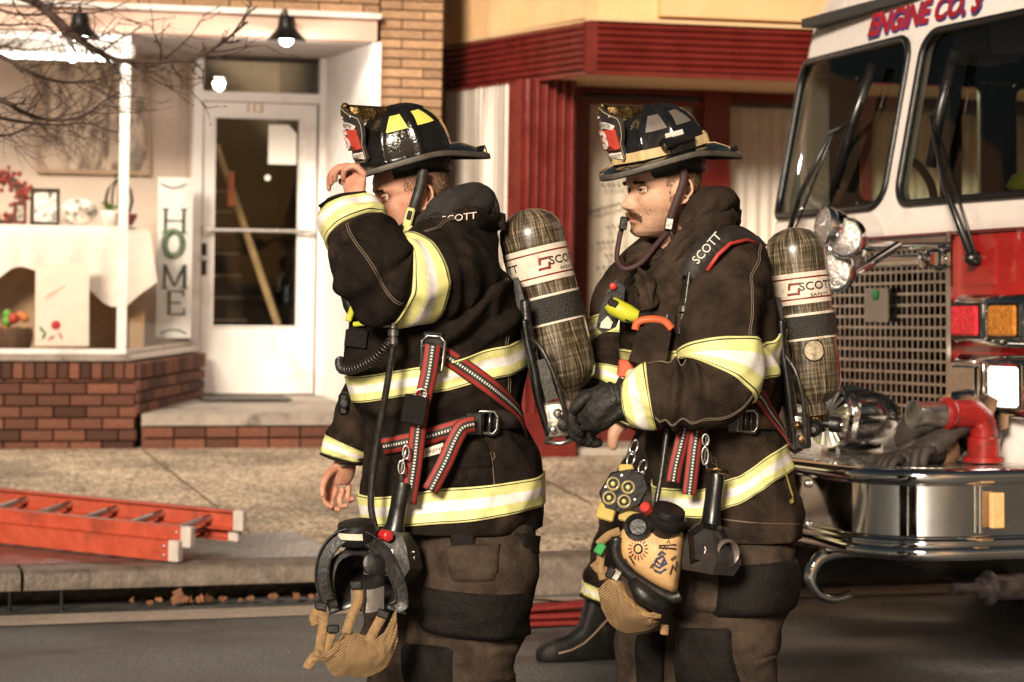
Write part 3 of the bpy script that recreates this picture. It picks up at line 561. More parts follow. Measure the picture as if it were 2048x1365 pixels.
# ================================================================ things in the display window
def fz_(px, py, n): q = S.hn(px, py, n); return S.w(q[0], n, q[1])
def srot(extra=0): return Matrix.Rotation(AL + extra, 3, 'Z')
def framed(name, label, cat, x0, y0, x1, y1, n, fm, pm, fw=0.02, lean=0.0, art=None, group=None):
    a = S.hn(x0, y1, n); b = S.hn(x1, y0, n); t = Thing(name, label, cat, S.w((a[0] + b[0]) / 2, n, a[1]), group)
    for (u0, u1, z0, z1) in ((a[0], a[0] + fw, a[1], b[1]), (b[0] - fw, b[0], a[1], b[1]), (a[0] + fw, b[0] - fw, a[1], a[1] + fw), (a[0] + fw, b[0] - fw, b[1] - fw, b[1])):
        mb = MB(); slab(mb, (u0, n - 0.01), (u1, n - 0.01), z0, z1, 0.03); t.add('frame', mb, fm)
    mb = MB(); slab(mb, (a[0] + fw, n + 0.002), (b[0] - fw, n + 0.002), a[1] + fw, b[1] - fw, 0.012); t.add('picture', mb, pm); return t, a, b
def art_mat(name, bg, ink, scale, lo, stretch=(1, 1, 1)):
    m, n, l, b = nt(name); setp(b, rough=0.7); tc = n.new('ShaderNodeTexCoord'); mp = n.new('ShaderNodeMapping'); mp.inputs['Scale'].default_value = stretch; l.new(tc.outputs['Object'], mp.inputs[0])
    nz = n.new('ShaderNodeTexNoise'); nz.inputs['Scale'].default_value = scale; nz.inputs['Detail'].default_value = 6; nz.inputs['Roughness'].default_value = 0.6; l.new(mp.outputs[0], nz.inputs['Vector'])
    cr = n.new('ShaderNodeValToRGB'); e = cr.color_ramp.elements; e[0].position = lo; e[0].color = (*ink, 1); e[1].position = lo + 0.16; e[1].color = (*bg, 1); l.new(nz.outputs[0], cr.inputs[0]); l.new(cr.outputs[0], b.inputs['Base Color']); return m
m_birch = art_mat('birch_wood_print', (0.62, 0.48, 0.38), (0.20, 0.14, 0.11), 7, 0.40, (2.2, 2.2, 0.7))
framed('wall_painting', 'large beige birch wood painting on the back wall of the display', 'painting', 74, 108, 304, 346, ND + 0.26, mat('pine_frame', (0.42, 0.27, 0.18), 0.6), m_birch, 0.03)
# table with cloth
m_cloth = mat('white_table_cloth', (0.70, 0.60, 0.54), 0.85, var=0.06, bump=0.2, bs=25)
m_wood = mat('honey_wood', (0.30, 0.17, 0.08), 0.6, vs=10, stretch=(1, 1, 6))
nT = 5.95; zTb = S.hn(150, 452, nT)[1]; uT1 = S.hn(300, 455, nT)[0]
tb = Thing('display_table', 'wooden display table under a white cloth in the shop window', 'table', S.w(-0.3, 6.2, fz))
mb = MB(); slab(mb, (-2.0, nT + 0.05), (uT1 - 0.05, nT + 0.05), zTb - 0.04, zTb - 0.01, 0.55); tb.add('table_top', mb, m_wood)
for u in (-1.9, S.hn(262, 640, nT)[0]):
    mb = MB(); slab(mb, (u, nT + 0.1), (u + 0.1, nT + 0.1), fz, zTb - 0.04, 0.1); tb.add('leg', mb, m_wood)
mb = MB(); slab(mb, (-1.8, nT + 0.3), (uT1 - 0.15, nT + 0.3), fz, zTb - 0.05, 0.02); tb.add('back_panel', mb, mat('kraft_panel', (0.4, 0.25, 0.15), 0.8))
mb = MB(); rings = []
nx = 70
for r in range(12):
    ring = []
    for k in range(nx + 1):
        t = k / nx; u = lerp(-1.6, uT1, t); dep = 0.42 + 0.13 * math.sin(t * 9.5 - 1.2) + 0.03 * math.sin(t * 31)
        ex = max(0, (t - 0.93) / 0.07)
        if r < 4: p = S.w(u - 0.02 * (3 - r), nT + 0.6 - 0.6 * r / 3, zTb + (0.004 if r < 3 else 0.0) - 0.03 * ex * ex)
        else:
            h = (r - 3) / 8; p = S.w(u + 0.05 * h * ex, nT - 0.02 - 0.05 * h - 0.018 * h * math.sin(k * 0.9 + 0.7 * math.sin(k * 0.31)), zTb - 0.006 - dep * h * (1 - 0.35 * ex) - 0.03 * ex)
        ring.append(p)
    rings.append(ring)
mb.loft(rings, False); solo('table_cloth', mb, m_cloth, 'white cloth hanging in swags over the display table', 'cloth', S.w(-0.3, nT, zTb - 0.4), None, 180)
framed('picture_frame', 'black framed picture standing on the white cloth beside the red wreath', 'picture', 60, 378, 120, 450, 6.1, m_black, art_mat('ink_print', (0.75, 0.68, 0.62), (0.06, 0.05, 0.05), 22, 0.36), 0.022)
framed('small_picture_frame', 'small dark photo frame in front of the red wreath', 'picture', 26, 404, 54, 448, 6.02, mat('red_brown_frame', (0.09, 0.015, 0.012), 0.5), art_mat('small_print', (0.6, 0.52, 0.46), (0.05, 0.04, 0.04), 30, 0.4), 0.022)
# red wreath: ring of berries
c = fz_(-6, 400, 6.25); w = Thing('wreath', 'dark red berry wreath at the left end of the display table', 'wreath', c - V((0, 0, 0.25)))
mb = MB(); 
for i in range(190):
    a = rnd.uniform(0, 2 * math.pi); rr = rnd.gauss(0.17, 0.028); mb.ball(c + S.U * math.cos(a) * rr + V((0, 0, math.sin(a) * rr)) + S.N * rnd.uniform(-0.03, 0.03), rnd.uniform(0.012, 0.022), 6)
w.add('berries', mb, mat('berry_red', (0.22, 0.012, 0.012), 0.45, vs=40, var=0.5), None, 180, kind='stuff')
mb = MB(); mb.tube([c + S.U * math.cos(k * math.pi / 12) * 0.17 + V((0, 0, math.sin(k * math.pi / 12) * 0.17)) for k in range(25)], 0.03, 6); w.add('ring', mb, m_bark)
# patterned cushion, pot plant, lantern
c = fz_(158, 424, 6.1); mb = MB(); mb.ball(c, (0.13, 0.06, 0.095), 16, 0, srot()); solo('floral_cushion', mb, art_mat('floral_print', (0.72, 0.63, 0.57), (0.07, 0.06, 0.05), 16, 0.38), 'cream cushion with dark floral print beside the black picture frame', 'cushion', c - V((0, 0, 0.09)), None, 180)
c = fz_(222, 432, 6.0); pt = Thing('pot_plant', 'leafy green plant in a white and maroon pot on the cloth', 'plant', c - V((0, 0, 0.06)))
mb = MB(); mb.lathe(c - V((0, 0, 0.065)), (0, 0, 1), [(0, 0.045), (0.02, 0.06), (0.09, 0.075), (0.1, 0.07), (0.09, 0.06), (0.07, 0.02)], 16); pt.add('pot', mb, mat('white_pot', (0.7, 0.66, 0.62), 0.4), None, 40)
mb = MB(); cc = c + S.U * 0.1 - S.N * 0.08; mb.lathe(cc - V((0, 0, 0.065)), (0, 0, 1), [(0, 0.04), (0.05, 0.07), (0.08, 0.075), (0.07, 0.04)], 14); pt.add('bowl', mb, mat('maroon_bowl', (0.14, 0.012, 0.025), 0.4), None, 40)
ml = mat('leaf_green', (0.16, 0.30, 0.05), 0.5, var=0.4, vs=20)
for i in range(16):
    a = rnd.uniform(0, 6.28); ln = rnd.uniform(0.09, 0.15); up = rnd.uniform(0.5, 1.2); d = V((math.cos(a), math.sin(a), up)).normalized(); sd_ = d.cross(V((0, 0, 1))).normalized() * 0.022; b0 = c + V((0, 0, 0.03))
    mb = MB(); mb.add([b0, b0 + d * ln * 0.5 + sd_, b0 + d * ln + V((0, 0, -0.03)), b0 + d * ln * 0.5 - sd_, b0 + d * ln * 0.5 + V((0, 0, -0.008))], [(0, 1, 4), (1, 2, 4), (2, 3, 4), (3, 0, 4)]); pt.add('leaf', mb, ml, None, 180)
c = fz_(238, 400, 6.3); mb = MB()
for k in range(6):
    a = k * math.pi / 6; mb.tube([c + V((0, 0, -0.13)) + (S.U * math.cos(a) + S.N * math.sin(a)) * 0.0] + [c + (S.U * math.cos(a) + S.N * math.sin(a)) * 0.10 * math.sin(t) + V((0, 0, -0.14 * math.cos(t))) for t in [0.4, 0.9, 1.5, 2.1, 2.6, 3.0, 3.5, 4.1, 4.7, 5.3, 5.9]], 0.005, 5)
mb.tube([c + V((0.03 * math.cos(t), 0, 0.16 + 0.03 * math.sin(t))) for t in [k * 0.6 for k in range(12)]], 0.005, 5)
solo('wire_lantern', mb, m_black, 'dark wire lantern behind the pot plant', 'lantern', c - V((0, 0, 0.14)), None, 60)
# leaning canvas with a flower
n0 = 5.62; a = S.hn(70, 692, n0); b = S.hn(180, 528, n0); t = Thing('flower_canvas', 'white canvas with a red flower leaning below the table cloth', 'painting', S.w((a[0] + b[0]) / 2, n0, a[1]))
mb = MB(); mb.prism([S.w(a[0], n0, a[1]), S.w(b[0], n0, a[1]), S.w(b[0], n0 + 0.08, b[1]), S.w(a[0], n0 + 0.08, b[1])], S.N * 0.025); t.add('canvas', mb, mat('primed_canvas', (0.72, 0.60, 0.52), 0.8, var=0.06))
fl = lambda x, y: (lambda q: S.w(q[0], n0 + 0.08 * (q[1] - a[1]) / (b[1] - a[1]) - 0.004, q[1]))(S.hn(x, y, n0))
mb = MB(); mb.lathe(fl(112, 651), -S.N, [(0, 0.032), (0.003, 0.03), (0.006, 0.01)], 9); t.add('red_flower', mb, mat('flower_red', (0.45, 0.02, 0.03), 0.6))
for (x, y, ang, nm) in ((88, 672, 1.2, 0), (84, 660, 2.2, 0), (103, 676, 0.6, 1), (121, 672, 2.0, 1)):
    c = fl(x, y); d = S.U * math.cos(ang) + V((0, 0, math.sin(ang))); e = d.cross(S.N); mb = MB(); mb.add([c - d * 0.035, c + e * 0.011 - S.N * 0.002, c + d * 0.035, c - e * 0.011 - S.N * 0.002], [(0, 1, 2, 3)]); t.add('painted_leaf', mb, [mat('leaf_paint', (0.05, 0.16, 0.04), 0.6), mat('petal_paint', (0.5, 0.2, 0.16), 0.6)][nm])
for i in range(5):
    mb = MB(); mb.tube([fl(92 + i * 8, 600 - i * 6), fl(98 + i * 8, 588 - i * 4), fl(104 + i * 7, 597 - i * 7)], 0.0022, 4); t.add('script_stroke', mb, mat('tan_ink', (0.45, 0.28, 0.16), 0.7))
# basket of autumn things
c = fz_(28, 645, 5.66); t = Thing('wicker_basket', 'dark wicker basket of leaves and gourds at the left of the window floor', 'basket', V((c.x, c.y, fz)))
mb = MB()
for k in range(9):
    z = fz + 0.02 + k * 0.018; rr = 0.09 + 0.03 * math.sin(k / 8 * 2.2); mb.tube([V((c.x + rr * math.cos(a_ * 0.4), c.y + rr * math.sin(a_ * 0.4), z + 0.004 * math.sin(a_ * 3 + k))) for a_ in range(17)], 0.011, 5)
t.add('weave', mb, mat('wicker', (0.10, 0.045, 0.02), 0.7, vs=30, var=0.4), None, 180)
for i in range(7):
    p = V((c.x + rnd.uniform(-0.09, 0.09), c.y + rnd.uniform(-0.05, 0.02), fz + 0.18 + rnd.uniform(0, 0.09))); mb = MB(); mb.ball(p, rnd.uniform(0.02, 0.04), 8); t.add('gourd', mb, [mat('gourd_orange', (0.45, 0.14, 0.03), 0.5), mat('gourd_green', (0.12, 0.3, 0.04), 0.5), mat('gourd_red', (0.4, 0.03, 0.02), 0.5)][i % 3], None, 180)
# HOME board in the splayed window
hb = Thing('home_sign', 'tall white board reading HOME with a wreath for the letter O', 'sign', fz_(347, 682, 6.45))
nHB = 6.42; dH, nH = S.U, -S.N
def along(px, py): k = S.hn(px, py, nHB); return S.w(k[0], nHB, k[1]), dH, nH    # board stands square to the street behind the splayed glass
pA = along(314, 520)[0]; pB = along(384, 520)[0]; zA, zB = along(347, 676)[0].z, along(347, 355)[0].z
mb = MB(); A0 = V((pA.x, pA.y, zA)); B0 = V((pB.x, pB.y, zA)); mb.prism([A0, B0, V((B0.x, B0.y, zB)), V((A0.x, A0.y, zB))], nH * -0.02); hb.add('board', mb, m_white)
def stroke(mb, c, x, y, w, h, s): mb.prism([c + dH * ((x - w / 2) * s) + V((0, 0, (y - h / 2) * s)), c + dH * ((x + w / 2) * s) + V((0, 0, (y - h / 2) * s)), c + dH * ((x + w / 2) * s) + V((0, 0, (y + h / 2) * s)), c + dH * ((x - w / 2) * s) + V((0, 0, (y + h / 2) * s))], nH * 0.004)
hw = (B0 - A0).length
m_let = mat('dark_green_lettering', (0.035, 0.05, 0.04), 0.6)
for ch, py in (('H', 442), ('M', 553), ('E', 606)):
    c = along(349, py)[0] + nH * 0.003; s_ = 0.105; mb = MB(); wd = hw / s_ * 0.26
    if ch == 'H':
        for x in (-wd, wd): stroke(mb, c, x, 0, 0.2, 1.6, s_); stroke(mb, c, x, 0.8, 0.5, 0.08, s_); stroke(mb, c, x, -0.8, 0.5, 0.08, s_)
        stroke(mb, c, 0, 0, 2 * wd, 0.1, s_)
    elif ch == 'M':
        for x in (-wd * 1.1, wd * 1.1): stroke(mb, c, x, 0, 0.16 if x < 0 else 0.24, 1.6, s_); stroke(mb, c, x, -0.8, 0.5, 0.08, s_)
        for sg in (-1, 1):
            p0 = c + dH * (sg * wd * 1.1 * s_) + V((0, 0, 0.8 * s_)); p1 = c + V((0, 0, -0.7 * s_)); mb.prism([p0 - dH * 0.012, p0 + dH * 0.012, p1 + dH * 0.008, p1 - dH * 0.008], nH * 0.0035)
    else:
        stroke(mb, c, -wd * 0.6, 0, 0.22, 1.6, s_)
        for y, w_ in ((0.78, 1.7), (0, 1.3), (-0.78, 1.8)): stroke(mb, c, -wd * 0.6 + w_ * wd / 2, y, w_ * wd, 0.1, s_)
        stroke(mb, c, wd * 0.95, 0.62, 0.1, 0.4, s_); stroke(mb, c, wd * 1.05, -0.6, 0.1, 0.46, s_)
    hb.add('letter', mb, m_let)
c = along(346, 487)[0] + nH * 0.012; mb = MB(); mb.tube([c + dH * (hw * 0.26 * math.cos(k * math.pi / 12)) + V((0, 0, 0.088 * math.sin(k * math.pi / 12))) for k in range(25)], 0.021, 8); hb.add('letter_wreath', mb, mat('boxwood', (0.10, 0.15, 0.09), 0.8, vs=60, var=0.5), None, 180)
for py, sg in ((372, 1), (664, -1)):
    c = along(347, py)[0] + nH * 0.004; mb = MB(); mb.tube([c + dH * (hw * 0.36 * t_) + V((0, 0, sg * 0.03 * (t_ * t_ - 0.5) + 0.004 * math.sin(t_ * 25))) for t_ in [k / 10 - 1 for k in range(21)]], 0.005, 5); hb.add('garland', mb, m_let)
# ================================================================ ladders, leaves, hose, tree
def L3(px, py, z): q = K.hz(px, py, z); return K.w(q[0], q[1], z)
lad = Thing('extension_ladder', 'orange fibreglass extension ladder with aluminium rungs lying on the pavement', 'ladder', L3(200, 1075, 0.19))
near0, near1 = L3(0, 1086, 0.19), L3(346, 1124, 0.180); dL = (near1 - near0).normalized(); farp = L3(437, 1073, 0.185)
wv = V((-dL.y, dL.x, 0.11)).normalized(); Wd = 0.46
m_cap = mat('grey_plastic_cap', (0.42, 0.36, 0.32), 0.6, var=0.2)
def rail(sec, a, b, h, inn, nm='rail'):
    m_ = MB(); d = (b - a).normalized(); s_ = inn; t = 0.008; fl_ = 0.032
    prof = [(0, 0), (fl_, 0), (fl_, t), (t, t), (t, h - t), (fl_, h - t), (fl_, h), (0, h)]
    m_.loft([[p + s_ * x + V((0, 0, z)) for x, z in prof] for p in (a, b)]); r_ = lad.add(nm, m_, m_orange)
    m_ = MB(); m_.box(b + V((0, 0, h / 2)) + s_ * fl_ / 2, (0.028, fl_ / 2 + 0.004, h / 2 + 0.003), Matrix.Rotation(math.atan2(d.y, d.x), 3, 'Z'), 0, 0.005); cp = lad.add('end_cap', m_, m_cap, r_)
    for q in (-0.02, 0.02):
        m_ = MB(); m_.lathe(b - d * 0.05 + V((0, 0, h / 2 + q)), -wv, [(0, 0.008), (0.004, 0.008), (0.007, 0.004)], 8); lad.add('rivet', m_, m_steel, r_)
hR = 0.088; up2 = V((0, 0, 0.058)); U0 = near1 - dL * 3.2
secs = ((0.0, V((0, 0, 0)), 0.0), (0.095, up2 + wv * 0.03, -0.0))
rail(0, U0, near1, hR, wv); rail(0, U0 + wv * Wd, near1 + wv * Wd + dL * 0.02, hR, -wv)
off = 0.04
rail(1, U0 + up2 + wv * 0.035, near1 + dL * off + up2 + wv * 0.035, hR, wv); rail(1, U0 + up2 + wv * (Wd - 0.035), near1 + dL * (off + 0.03) + up2 + wv * (Wd - 0.035), hR, -wv)
for k in range(11):
    for (o_, z_, w0) in ((-0.16, hR / 2, 0.01), (off - 0.14, hR * 0.5 + 0.058, 0.045)):
        p = near1 + dL * (o_ - k * 0.27) + V((0, 0, z_)); m_ = MB(); m_.tube([p + wv * w0, p + wv * (Wd - w0)], 0.017, 8); lad.add('rung', m_, m_steel, None, 40)
        if k < 5:
            q = p + wv * (w0 + 0.012); m_ = MB(); m_.strap([q, q + wv * 0.05 + dL * 0.075], 0.02, 0.006, (0, 0, 1)); lad.add('rung_brace', m_, m_steel)
# dry leaves in the gutter
ml2 = mat('dry_leaf', (0.15, 0.058, 0.022), 0.8, vs=30, var=0.4, orand=0.5)
spots = [(262, 1211), (285, 1208), (300, 1212), (315, 1207), (333, 1190), (340, 1206), (362, 1203), (378, 1206), (392, 1202), (408, 1198), (418, 1205), (432, 1195), (447, 1203), (470, 1196), (500, 1203), (545, 1201), (590, 1199), (608, 1190), (622, 1185), (636, 1192), (650, 1197)]
desc = ['curled brown leaf lying in the gutter below the storm inlet']
for i, (x, y) in enumerate(spots):
    q = K.hz(x, y + 4, 0.0); p = K.w(q[0], min(q[1], 0.0), 0.012 + rnd.uniform(0, 0.02)); s_ = rnd.uniform(0.016, 0.032); a = rnd.uniform(0, 6.28); m_ = MB()
    if i == 4: s_ = 0.042
    d = V((math.cos(a), math.sin(a), rnd.uniform(-0.2, 0.5) if i != 4 else 1.6)).normalized(); e = d.cross(V((0, -1, 0.3))).normalized(); nn = d.cross(e)
    pts = [p - d * s_, p - d * 0.4 * s_ + e * s_ * 0.55 + nn * s_ * 0.35, p + d * 0.15 * s_ + e * s_ * 0.4 + nn * 0.3 * s_, p + d * 0.3 * s_ + e * s_ * 0.75 + nn * s_ * 0.5, p + d * s_, p + d * 0.3 * s_ - e * s_ * 0.75 + nn * s_ * 0.5, p + d * 0.15 * s_ - e * s_ * 0.4 + nn * 0.3 * s_, p - d * 0.4 * s_ - e * s_ * 0.55 + nn * s_ * 0.35]
    m_.add(pts + [p], [(k, (k + 1) % 8, 8) for k in range(8)]); zmin = min(v.z for v in m_.v)
    m_.v = [v + V((0, 0, max(0, 0.006 - zmin))) for v in m_.v]
    lb = 'dry brown leaf lying in the gutter under the storm inlet' if i != 4 else 'tall curled brown leaf standing on end in the gutter'
    solo('dry_leaf', m_, ml2, lb, 'leaf', (p.x, p.y, 0), 'dry leaves in the gutter', 180)
# red hose lying along the kerb behind the firefighters
m_hose = mat('red_hose_jacket', (0.17, 0.012, 0.010), 0.6, vs=60, var=0.3, bump=0.4, bs=160)
hs = Thing('fire_hose', 'red fabric fire hose lying folded along the gutter behind the firefighters', 'hose', L3(1110, 1262, 0.0))
a, b = L3(1055, 1264, 0.0), L3(1330, 1248, 0.0); dH2 = (b - a).normalized(); sH = V((-dH2.y, dH2.x, 0))
for k in range(3):
    m_ = MB(); pts = [a + dH2 * (a_ - 0.2) + sH * (0.05 + 0.012 * math.sin(a_ * 5 + k)) + V((0, 0, 0.021 + 0.036 * k + 0.004 * math.sin(a_ * 7 + k * 2))) for a_ in [t * 0.12 for t in range(11)]]
    m_.tube(pts, 0.058, 10, 0, True, 0.31, (sH.x, sH.y, 0)); hs.add('hose_fold', m_, m_hose, None, 180)
m_ = MB(); m_.strap([a + dH2 * (t * 0.1 - 0.1) + sH * 0.03 + V((0, 0, 0.118 + 0.012 * math.sin(t * 1.4))) for t in range(10)], 0.02, 0.006, (0, 0, 1)); hs.add('strap', m_, m_black)

# bare street tree: trunk stands left of the picture, its limbs reach in
tr = Thing('street_tree', 'bare leafless street tree reaching thin dark branches across the display window', 'tree', K.w(-2.75, 0.9, 0.17))
tp = K.w(-2.75, 0.9, 0.15); m_ = MB(); m_.tube(spline([tp, tp + V((0.03, 0, 1.0)), tp + V((-0.02, 0.05, 2.0)), tp + V((0.1, 0.0, 3.0)), tp + V((0.05, 0, 4.4))], 4), [0.13 - 0.0055 * k for k in range(17)], 10); tr.add('trunk', m_, m_bark, None, 180)
def grow(m_, p, d, ln, r, lev, seed):
    rg = random.Random(seed); pts = [p]; n = 7
    for i in range(n):
        d = (d + V((rg.uniform(-1, 1), rg.uniform(-1, 1), rg.uniform(-0.9, 1.0))) * 0.17 + V((0, 0, 0.02))).normalized(); pts.append(pts[-1] + d * ln / n)
        if lev > 0 and i > 0 and rg.random() < 0.6:
            sd_ = V((rg.uniform(-0.6, 1), rg.uniform(-0.7, 0.7), rg.uniform(-0.9, 0.9))); grow(m_, pts[-1], (d * 0.8 + sd_).normalized(), ln * rg.uniform(0.3, 0.5), r * 0.5, lev - 1, rg.random())
        elif lev == 0 and rg.random() < 0.5:
            m_.ball(pts[-1], r * 1.9, 5)
    m_.tube(pts, [r * (1 - 0.75 * i / n) for i in range(n + 1)], 5)
limbs = [([(-420, -60), (-120, -40), (40, -8), (90, 20), (150, 72), (190, 100), (235, 120), (300, 124), (380, 118), (430, 96), (495, 44)], 0.019, 10.7),
         ([(-420, 20), (-150, 60), (0, 112), (50, 140), (100, 160), (150, 166), (195, 160), (240, 144)], 0.010, 10.4),
         ([(-420, 90), (-150, 150), (0, 200), (40, 222), (85, 238), (135, 240), (175, 228), (205, 205), (240, 184)], 0.010, 10.2),
         ([(-420, 150), (-150, 200), (0, 236), (60, 246), (120, 250), (175, 248), (235, 266)], 0.008, 10.5),
         ([(-400, 230), (-150, 270), (0, 272), (40, 262), (75, 246)], 0.007, 10.3),
         ([(-400, -100), (-150, -40), (0, 20), (60, 30), (120, 26), (200, 24), (260, 2)], 0.007, 10.9),
         ([(-400, -20), (-150, 30), (0, 50), (60, 48), (110, 56)], 0.007, 10.6), ([(-400, 40), (-100, 80), (0, 92), (60, 100), (130, 90)], 0.006, 10.8)]
for li, (pp, r, Y) in enumerate(limbs):
    m_ = MB(); pts = [P(x, y, Y + 0.12 * math.sin(k * 1.3 + li)) for k, (x, y) in enumerate(pp)]; hz_ = max(0.9, min(1, 1)); root = tp + V((0.03, 0, 2.2 + 0.15 * li))
    pts = [V(p) for p in spline([root] + pts[1:], 4)]; n = len(pts); m_.tube(pts, [lerp(r * 1.6, r * 0.28, (i / n) ** 0.8) for i in range(n)], 6)
    br = tr.add('branch', m_, m_bark, None, 180); m_ = MB()
    for i in range(6, n - 1):
        rg = random.Random(li * 100 + i)
        for rep in range(2):
            if rg.random() < 0.56: d = (pts[i + 1] - pts[i]).normalized(); grow(m_, pts[i], (d + V((rg.uniform(-0.4, 0.6), rg.uniform(-0.5, 0.5), rg.choice((-1, 1)) * rg.uniform(0.3, 0.9)))).normalized(), rg.uniform(0.12, 0.34), r * 0.3, 1, li * 1000 + i * 7 + rep)
    tr.add('twigs', m_, m_bark, br, 180, kind='stuff')
# ================================================================ fire engine
BT, TILT = R(20), R(2.1)
_f = V((-math.cos(BT), -math.sin(BT), 0)); _l0 = V((math.sin(BT), -math.cos(BT), 0)); _l = _l0 * math.cos(TILT) + V((0, 0, math.sin(TILT))); _z = V((0, 0, math.cos(TILT))) - _l0 * math.sin(TILT)
_t = P(1785, HOR, 9.35); T0 = V((_t.x, _t.y, 0.02))
def tw(f, l, z): return T0 + _f * f + _l * l + _z * z
TR3 = Matrix((-_f, -_l, _z)).transposed()                   # local x backwards, y kerbside, z up
def tb_(mb, f, l, z, hf, hl, hz_, bev=0.0, mi=0): return mb.box(tw(f, l, z), (hf, hl, hz_), TR3, mi, bev)
def face(l, z, off=0.0):                                    # skin of the cab front
    a = abs(l); f = 0.0 - 0.20 * max(0, z - 1.66) - 0.10 * max(0, z - 2.42) ** 1.0
    if a > 0.8: f -= 0.10 * ((a - 0.8) / 0.42) ** 2.2
    return tw(f + off, l, z)
fe = Thing('fire_engine', 'white and red fire engine with chrome bumper parked at the kerb', 'fire engine', T0)
def patch(l0, l1, z0, z1, off=0.0, nl=10, nz=6, t=0.02):
    m_ = MB(); a = [[face(lerp(l0, l1, i / nl), lerp(z0, z1, j / nz), off) for i in range(nl + 1)] for j in range(nz + 1)]
    b = [[p - _f * t for p in r] for r in a]; n = nl + 1
    vs_ = [p for r in a for p in r] + [p for r in b for p in r]; N_ = len(vs_) // 2; fs = []
    for j in range(nz):
        for i in range(nl): q = (j * n + i, j * n + i + 1, (j + 1) * n + i + 1, (j + 1) * n + i); fs += [q, tuple(N_ + k for k in q[::-1])]
    for i in range(nl): fs += [(i + 1, i, N_ + i, N_ + i + 1), (nz * n + i, nz * n + i + 1, N_ + nz * n + i + 1, N_ + nz * n + i)]
    for j in range(nz): fs += [(j * n, (j + 1) * n, N_ + (j + 1) * n, N_ + j * n), ((j + 1) * n + nl, j * n + nl, N_ + j * n + nl, N_ + (j + 1) * n + nl)]
    m_.add(vs_, fs); return m_
def rrect(l0, l1, z0, z1, r, n=8, skew=0.0):
    pts = []
    for (cl, cz, a0) in ((l1 - r, z1 - r, 0), (l0 + r, z1 - r, 90), (l0 + r, z0 + r, 180), (l1 - r, z0 + r, 270)):
        for k in range(n): a = R(a0 + 90 * k / (n - 1)); pts.append((cl + r * math.cos(a), cz + r * math.sin(a)))
    return pts
ZB, ZT = 1.64, 2.66
holes = []
for sg in (-1, 1):
    w0, w1 = (0.055, 1.165) if sg > 0 else (-1.165, -0.055)
    hole = rrect(w0, w1, 1.765, 2.47, 0.10); holes.append(hole); o0, o1 = (0.0, 1.22) if sg > 0 else (-1.22, 0.0)
    outer = []
    for (l, z) in hole:                                     # push each outline point out to the panel edge
        cl, cz = (w0 + w1) / 2, 2.117; dl, dz_ = l - cl, z - cz; k = min(((o1 - cl) if dl > 0 else (cl - o0)) / max(abs(dl), 1e-5), ((ZT - cz) if dz_ > 0 else (cz - ZB)) / max(abs(dz_), 1e-5)); outer.append((cl + dl * k, cz + dz_ * k))
    # snap the corners
    for c in ((o0, ZB), (o1, ZB), (o0, ZT), (o1, ZT)):
        i = min(range(len(outer)), key=lambda i: (outer[i][0] - c[0]) ** 2 + (outer[i][1] - c[1]) ** 2); outer[i] = c
    m_ = MB(); mid = [[lerp(a[0], b[0], t) for a, b in zip(outer, hole)] for t in (0, .25, .5, .75, 1)]; midz = [[lerp(a[1], b[1], t) for a, b in zip(outer, hole)] for t in (0, .25, .5, .75, 1)]
    rings = [[face(l, z) for l, z in zip(a, b)] for a, b in zip(mid, midz)] + [[face(l, z, -0.04) for l, z in hole]]
    m_.loft(rings, True, False, False); wf = fe.add('windscreen_surround', m_, m_fwhite, None, 16)
    m_ = MB(); gp = [face(l, z, 0.004) for l, z in hole]; m_.tube(gp + gp[:2], 0.017, 6, 0, False); fe.add('rubber_gasket', m_, m_rubber, wf, 180)
    m_ = MB(); nl, nz = 14, 6; rows = [[face(lerp(w0, w1, i / nl), lerp(1.765, 2.47, j / nz), -0.012) for i in range(nl + 1)] for j in range(nz + 1)]; m_.loft(rows, False); fe.add('windscreen', m_, glass('tinted_screen_%d' % sg, (0.72, 0.76, 0.68), 0.9), wf, 180)
# roof with rounded front
m_ = MB(); rings = []
for l in [k / 12 * 2.44 - 1.22 for k in range(13)]:
    e = (abs(l) / 1.22) ** 6 * 0.06; base = face(l, ZT); rings.append([base, base - _f * 0.016 + _z * (0.10 - e * 0.8), base - _f * 0.045 + _z * (0.135 - e), base - _f * 0.11 + _z * (0.155 - e), base - _f * 0.26 + _z * (0.16 - e), base - _f * 2.6 + _z * (0.16 - e), base - _f * 2.6 - _z * 0.015, base - _f * 0.04 - _z * 0.012])
m_.loft(rings, True); fe.add('cab_roof', m_, m_fwhite, None, 50)
m_int0 = mat('pillar_trim', (0.022, 0.02, 0.017), 0.7)
